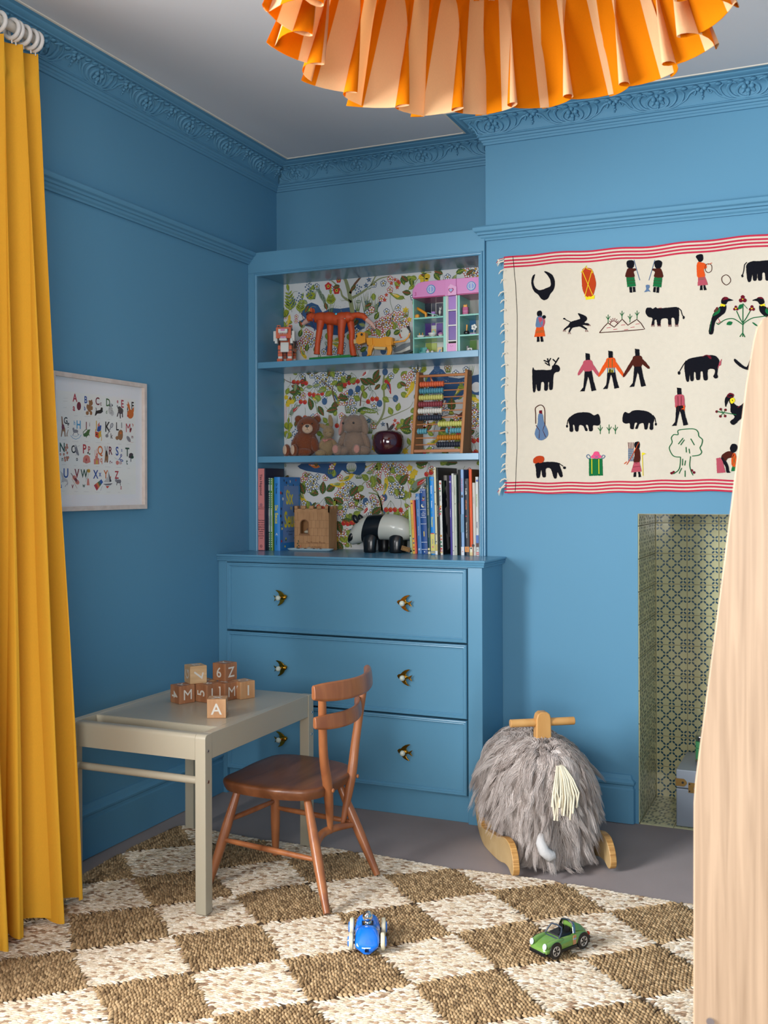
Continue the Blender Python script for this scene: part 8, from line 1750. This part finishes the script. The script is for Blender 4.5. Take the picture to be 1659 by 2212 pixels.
# roof with rounded corner
b = mh_(); yr = YH-.006; zb_ = zr0-.001
prf = [hq(205, 520, yr), hq(205, 380, yr), hq(240, 290, yr), hq(310, 220, yr), hq(400, 185, yr), hq(540, 168, yr), hq(800, 140, yr), hq(1140, 108, yr)]
ztp = prf[5][1]; prf = [(min(p[0], hx1), p[1]) for p in prf]; xz = [(prf[0][0], zb_)]+prf[1:5]+[(prf[5][0], ztp), (hx1, ztp), (hx1, zb_)]
b.prism(xz, lambda a, c, d: (a, yr+d, c), 0, HD_+.006); b.build('roof', B_RF, hs, smooth=40, bevel=.001)
b = mh_(); b.box(prf[0][0]+.001, hx1, yr+.002, YH+HD_, zb_-.004, zb_); b.build('roof_edge', B_MAG, hs, smooth=None, bevel=.0006)
b = mh_(); gx0, gz0 = hq(890, 455, yr-.004)[0], zb_-.004; b.prism([(gx0, gz0), (X(1145), gz0), (X(1145), ztp), (gx0, ztp)], lambda a, c, d: (a, yr-.004+d, c), 0, .004, 0)
pk = hq(1010, 225, yr-.004); b.prism([(hq(965, 300, yr)[0], hq(965, 300, yr)[1]), (pk[0], pk[1]), (hq(1140, 300, yr)[0], hq(1140, 290, yr)[1]), (hq(1140, 440, yr)[0], gz0+.001), (hq(965, 440, yr)[0], gz0+.001)], lambda a, c, d: (a, yr-.0052+d, c), 0, .0012, 1); b.build('gable', [B_RF, PB('pale_pink', '#D9A0C6')], hs, smooth=None, bevel=.0005)
for (px, py) in ((597, 342), (1446, 272)):
    cx_, cz_ = hq(px, py, yr); b = mh_(); R_ = .0170
    for r, mi, o in ((R_, 0, .0016), (R_*.80, 1, .0024), (R_*.68, 2, .0030)): b.cyl((cx_, yr, cz_), (cx_, yr-o, cz_), r, n=32, mi=mi)
    b.box(cx_-.0012, cx_+.0012, yr-.0036, yr-.003, cz_-R_*.66, cz_+R_*.66, 1); b.prism([(-R_*1.15, .001), (-R_*.9, .0038), (-R_*.85, .0002)], lambda a, c, d: (cx_+a*(1 if px < 900 else -1), yr-d, cz_+c+.001), 0, .0015, 0)
    b.build('porthole', [B_BL, B_WH, PB('periwinkle', '#7F93C9')], hs, smooth=30)
hc = hq(1016, 360, yr-.006); b = mh_()
def heart(s_): return [(s_*.016*16*math.sin(t)**3/16, s_*.016*(13*math.cos(t)-5*math.cos(2*t)-2*math.cos(3*t)-math.cos(4*t))/16) for t in [2*PI*i/30 for i in range(30)]]
b.prism([(hc[0]+a, hc[1]+c) for a, c in heart(.66)], lambda a, c, d: (a, yr-.0055-d, c), 0, .001, 0); b.prism([(hc[0]+a, hc[1]+c) for a, c in heart(.44)], lambda a, c, d: (a, yr-.0066-d, c), 0, .0008, 1); b.build('heart_window', [B_MAG, PB('pale_blue', '#8FA8D0')], hs, smooth=30)
b = mh_()
b.text('3', .020, (hq(265, 440, yr)[0], yr-.0004, hq(265, 440, yr)[1]), (1, 0, 0), (0, 0, 1)); b.build('roof_numeral', B_MAG, hs, smooth=None, recalc=False)
# furnishings inside the toy house, each a small thing of its own
FS = 1.75
GH = 'tiny furnishings inside the toy brick house'
def furn(px, zf, y, name, label, cat, fn, mats):
    xx = hq(px, 900, y)[0]; o_ = (xx, y, zf+.0017); b = MB(o_); fn(b, xx, y, zf+.0018); c0_ = Vector((xx, y, zf+.0018)); b.v = [c0_+(p_-c0_)*FS for p_ in b.v]; o = b.build(name, mats, None, smooth=40, bevel=.0004); tag(o, label, cat, GH); return o
furn(430, zf2, YH+.035, 'toy_slide', 'tiny yellow slide on the top left floor of the toy house', 'toy slide', lambda b, x, y, z: (b.tube([(x-.014, y, z+.023), (x-.004, y, z+.017), (x+.008, y, z+.009)], .0032, 8), b.box(x+.005, x+.009, y-.003, y+.003, z, z+.011)), [B_YE])
furn(310, zf2, YH+.018, 'toy_pumpkin_block', 'tiny orange block at the left end of the top left floor', 'toy ornament', lambda b, x, y, z: (b.box(x-.0045, x+.0045, y-.004, y+.004, z, z+.006), b.ell((x, y, z+.0065), (.0042, .0038, .002))), [B_YE])
furn(650, zf2, YH+.03, 'toy_ramp_board', 'tiny white and teal tilted board on the top left floor', 'toy board', lambda b, x, y, z: (b.prism([(x-.012, z+.011), (x-.012, z+.0095), (x+.013, z+.002), (x+.013, z+.0035)], lambda a, c, d: (a, y+d, c), -.006, .006, 0), b.box(x-.003, x+.001, y-.002, y+.002, z, z+.007, 1), b.box(x-.004, x+.004, y-.003, y+.003, z+.007, z+.0125, 2)), [B_TQ, B_WH, B_LAV])
furn(785, zf2, YH+.045, 'toy_white_cat', 'tiny white sitting cat figure at the right of the top left floor', 'toy cat', lambda b, x, y, z: (b.ell((x, y, z+.012), (.0030, .003, .005)), b.ell((x+.001, y, z+.019), (.0028, .0026, .0026)), b.cyl((x-.001, y, z+.020), (x-.001, y, z+.024), .001, .0002, 6), b.cyl((x+.003, y, z+.020), (x+.003, y, z+.024), .001, .0002, 6), b.box(x-.003, x+.003, y-.002, y+.002, z, z+.002), b.cyl((x-.001, y, z+.001), (x, y, z+.009), .0009, n=6)), [B_WH])
furn(380, zf1, YH+.025, 'toy_bathtub', 'tiny white bathtub with flowers on the middle left floor', 'toy bathtub', lambda b, x, y, z: (b.loft([[(x+.0085*s_*math.cos(a), y+.005*s_*math.sin(a), z+h) for a in [2*PI*i/16 for i in range(16)]] for s_, h in ((.7, 0), (.95, .003), (1.05, .0055), (.9, .0056), (.8, .003))]), b.cyl((x-.003, y, z+.004), (x-.003, y, z+.011), .0015, .0008, 6, 1), b.cyl((x+.004, y, z+.004), (x+.004, y, z+.011), .0015, .0008, 6, 1)), [B_WH, B_YE])
furn(625, zf1, YH+.032, 'toy_washbasin', 'tiny white washbasin under the gold mirror on the middle left floor', 'toy basin', lambda b, x, y, z: (b.loft([[(x+.0095*s_*math.cos(a), y+.006*s_*math.sin(a), z+h) for a in [2*PI*i/18 for i in range(18)]] for s_, h in ((.4, .002), (.8, .005), (1.05, .009), (1.0, .010), (.8, .0075))]), b.cyl((x, y, z), (x, y, z+.004), .0028, n=10)), [B_WH])
furn(650, zf1, YH+.075, 'toy_mirror', 'tiny gold framed mirror behind the washbasin', 'toy mirror', lambda b, x, y, z: (b.box(x-.0050, x+.0050, y, y+.0015, z, z+.022, 0), b.prism([(x, z+.020), (x+.0035, z+.0145), (x, z+.009), (x-.0035, z+.0145)], lambda a, c, d: (a, y-d, c), 0, .0008, 1)), [M_TANB, B_TQ])
furn(800, zf1, YH+.03, 'toy_cupcake', 'tiny pink and white cupcake at the right of the middle left floor', 'toy cake', lambda b, x, y, z: (b.cyl((x, y, z), (x, y, z+.005), .004, .0055, 12, 1), b.lathe([(.0001, 0), (.0065, 0), (.005, .003), (.002, .005), (.0001, .0055)], 14, 0, Matrix.Translation((x, y, z+.005)))), [B_RF, B_WH])
furn(425, Z2-.0012, YH+.05, 'toy_blue_chair', 'tiny teal armchair on the ground floor of the toy house', 'toy chair', lambda b, x, y, z: (b.box(x-.008, x+.008, y-.005, y+.005, z, z+.008), b.box(x-.008, x+.008, y+.003, y+.005, z+.008, z+.018), b.box(x-.008, x-.006, y-.005, y+.003, z+.008, z+.012), b.box(x+.006, x+.008, y-.005, y+.003, z+.008, z+.012)), [B_TQD])
furn(525, Z2-.0012, YH+.012, 'toy_snail', 'tiny white and pink round ornament on the ground floor', 'toy ornament', lambda b, x, y, z: (b.ell((x, y, z+.004), (.004, .003, .004), 0), b.ell((x, y, z+.0085), (.0022, .002, .0018), 1)), [B_WH, B_RF])
furn(620, Z2-.0012, YH+.012, 'toy_egg', 'tiny plain white egg on the ground floor', 'toy ornament', lambda b, x, y, z: b.ell((x, y, z+.0035), (.0035, .003, .0035)), [B_WH])
furn(790, Z2-.0012, YH+.03, 'toy_striped_chest', 'tiny cream chest with blue stripes at the right of the ground floor', 'toy chest', lambda b, x, y, z: (b.box(x-.0055, x+.0055, y-.004, y+.004, z, z+.014, 0), b.prism([(x-.004, z+.002), (x, z+.002), (x+.004, z+.009), (x, z+.009)], lambda a, c, d: (a, y-.0042-d, c), 0, .0006, 1)), [M_TANB, B_BL])
furn(1330, zf2, YH+.03, 'toy_pink_drawers', 'tiny magenta drawers with a gold cat head on top, right hand room', 'toy cabinet', lambda b, x, y, z: (b.box(x-.006, x+.006, y-.005, y+.005, z, z+.0165, 0), b.box(x-.0062, x+.0062, y-.0052, y+.005, z+.0075, z+.0085, 1), b.box(x-.0045, x+.0035, y-.003, y+.003, z+.0165, z+.0215, 2), b.cyl((x-.003, y, z+.0215), (x-.003, y, z+.024), .001, .0003, 6, 2), b.cyl((x+.002, y, z+.0215), (x+.002, y, z+.024), .001, .0003, 6, 2)), [B_MAG, B_RF, B_YE])
furn(1345, zf1, YH+.03, 'toy_black_cauldron', 'tiny black pot with an orange carrot, right hand middle room', 'toy pot', lambda b, x, y, z: (b.loft([[(x+.006*s_*math.cos(a), y+.005*s_*math.sin(a), z+h) for a in [2*PI*i/16 for i in range(16)]] for s_, h in ((.6, 0), (1, .003), (1.05, .006), (.8, .009))], 0), b.cyl((x, y, z+.008), (x+.001, y, z+.022), .0012, .002, 8, 1)), [B_BK, B_YE])
furn(1500, zf1, YH+.04, 'toy_flower', 'tiny white flower above a purple bench, right hand middle room', 'toy flower', lambda b, x, y, z: ([b.cyl((x+.004*math.cos(a)*1.0, y, z+.017+.004*math.sin(a)), (x+.004*math.cos(a), y+.0015, z+.017+.004*math.sin(a)), .0028, n=10) for a in [2*PI*i/5 for i in range(5)]], b.cyl((x, y, z), (x, y, z+.016), .001, n=6), b.box(x-.010, x+.005, y-.003, y+.003, z, z+.004, 1)), [B_WH, B_LAV])
furn(1420, Z2-.0012, YH+.02, 'toy_camera', 'tiny white and black camera on the right hand ground floor', 'toy camera', lambda b, x, y, z: (b.box(x-.0045, x+.0045, y-.003, y+.003, z, z+.008, 0), b.cyl((x, y-.003, z+.004), (x, y-.005, z+.004), .0026, n=14, mi=1), b.box(x-.008, x-.004, y-.001, y+.004, z, z+.013, 1)), [B_WH, B_BK])

# ================================================================ things kept in the fireplace niche
M_STEEL = mat('trunk_blue_grey', '#9097A0', .4, var=.03, scale=10, bump=.03)
gx = at(1461, 1783, 'Z', .006).x; gy = .012; gh = .192; gt = .0045
tr2 = thing('storage_trunk', 'blue-grey storage trunk with brass corner and latch, standing in the tiled fireplace', 'storage trunk', (gx+.17, gy+.12, gt))
def mt(): return MB(tr2)
b = mt(); b.box(gx, gx+.36, gy, gy+.26, gt, gt+.128); b.build('body', M_STEEL, tr2, smooth=None, bevel=.004)
b = mt(); b.box(gx, gx+.36, gy, gy+.26, gt+.130, gt+gh); b.build('lid', M_STEEL, tr2, smooth=None, bevel=.004)
M_BR2 = mat('brass_dull', '#A8864E', .35, metal=.8)
def clip(z0, z1):
    b = mt(); b.prism([(gx-.0015, z0), (gx+.026, z0), (gx+.033, (z0*.75+z1*.25)), (gx+.036, (z0+z1)/2), (gx+.033, (z0*.25+z1*.75)), (gx+.026, z1), (gx-.0015, z1)], lambda a, c, d: (a, gy-.0012+d, c), 0, .0012, 0)
    b.box(gx-.0018, gx-.0002, gy-.001, gy+.03, z0, z1, 0); b.cyl((gx+.022, gy-.0022, (z0+z1)/2), (gx+.022, gy-.0008, (z0+z1)/2), .004, n=14, mi=1); b.build('brass_corner', [M_BR2, M_DARK], tr2, smooth=30)
clip(gt+.1365, gt+.162)
b = mt(); lx = at(1495, 1702, 'Y', gy).x; lz = at(1495, 1702, 'Y', gy).z; b.box(lx-.012, lx+.034, gy-.0015, gy, lz-.017, lz+.017, 0); b.cyl((lx+.011, gy-.005, lz), (lx+.011, gy-.001, lz), .0085, n=24, mi=0); b.cyl((lx+.011, gy-.0065, lz), (lx+.011, gy-.004, lz), .0055, n=24, mi=2)
for a, c in ((-.008, -.012), (-.008, .012), (.030, -.012), (.030, .012)): b.cyl((lx+a, gy-.0025, lz+c), (lx+a, gy-.001, lz+c), .0026, n=10, mi=1)
b.build('latch', [M_BR2, M_DARK, M_CHROME], tr2, smooth=30)
# green cased tin with chrome ends
kx, ky = at(1502, 1650, 'Z', gt+gh).x, .075; kz = gt+gh
gnx = at(1501, 1640, 'Y', ky).x
gr = thing('green_case', 'small green case with shiny metal corners standing on the storage trunk', 'case', (gnx+.06, ky+.05, kz))
def mg(): return MB(gr)
def rbx(b, x0, x1, y0, y1, z0, z1, r, mi=0):
    b.loft([[( (x0+x1)/2+math.copysign((x1-x0)/2-r, math.cos(a))+r*math.cos(a), (y0+y1)/2+math.copysign((y1-y0)/2-r, math.sin(a))+r*math.sin(a), z) for a in [2*PI*(i+.5)/32 for i in range(32)]] for z in (z0, z1)], mi)
b = mg(); rbx(b, gnx, gnx+.13, ky, ky+.10, kz+.022, kz+.060, .02); b.build('body', mat('case_green', '#3F7F52', .4), gr, smooth=40, bevel=.001)
b = mg(); rbx(b, gnx, gnx+.13, ky, ky+.10, kz+.061, kz+.083, .02); b.build('lid_band', mat('case_green', '#3F7F52', .4), gr, smooth=40, bevel=.001)
for (z0, z1) in ((kz+.0005, kz+.0215), (kz+.0835, kz+.1045)):
    b = mg(); rbx(b, gnx-.0012, gnx+.1312, ky-.0012, ky+.1012, z0, z1, .021); b.build('metal_end', M_CHROME, gr, smooth=40, bevel=.006)
# red and gold toy tucked behind the panel
rx = at(1541, 1400, 'Y', .20); rz0 = gt+gh
rd = thing('toy_soldier', 'red object with gold trim standing on the trunk, mostly hidden by the oak panel', 'toy', (rx.x+.035, .20, rz0))
def mr(): return MB(rd)
x0_ = rx.x-.001
hz = lambda v: at(1541, v, 'Y', .20).z
b = mr(); b.lathe([(0, 0), (.040, 0), (.040, .012), (.032, .016), (0, .016)], 28, 0, Matrix.Translation((x0_+.034, .20, rz0))); b.build('base', M_DARK, rd, smooth=40)
b = mr(); b.lathe([(.0, .016), (.022, .018), (.020, .10), (.024, .13), (.0, .14)], 24, 0, Matrix.Translation((x0_+.034, .20, rz0))); b.build('stem', M_DARK, rd, smooth=50)
b = mr(); b.lathe([(0, hz(1462)), (.036, hz(1462)), (.039, hz(1455)), (.037, hz(1445)), (.040, hz(1437)), (.037, hz(1431)), (0, hz(1431))], 28, 0, Matrix.Translation((x0_+.034, .20, 0))); b.build('gold_trim', M_BRASS, rd, smooth=40)
b = mr(); b.lathe([(0, hz(1431)), (.033, hz(1431)), (.034, hz(1400)), (.033, hz(1385)), (.028, hz(1376)), (.015, hz(1370)), (0, hz(1368))], 28, 0, Matrix.Translation((x0_+.034, .20, 0))); b.build('body', mat('toy_crimson', '#9A1220', .35, coat=.3), rd, smooth=50)
b = mr(); b.lathe([(0, rz0+.138), (.02, rz0+.138), (.03, hz(1462)), (0, hz(1462))], 24, 0, Matrix.Translation((x0_+.034, .20, 0))); b.build('cup', M_DARK, rd, smooth=50)
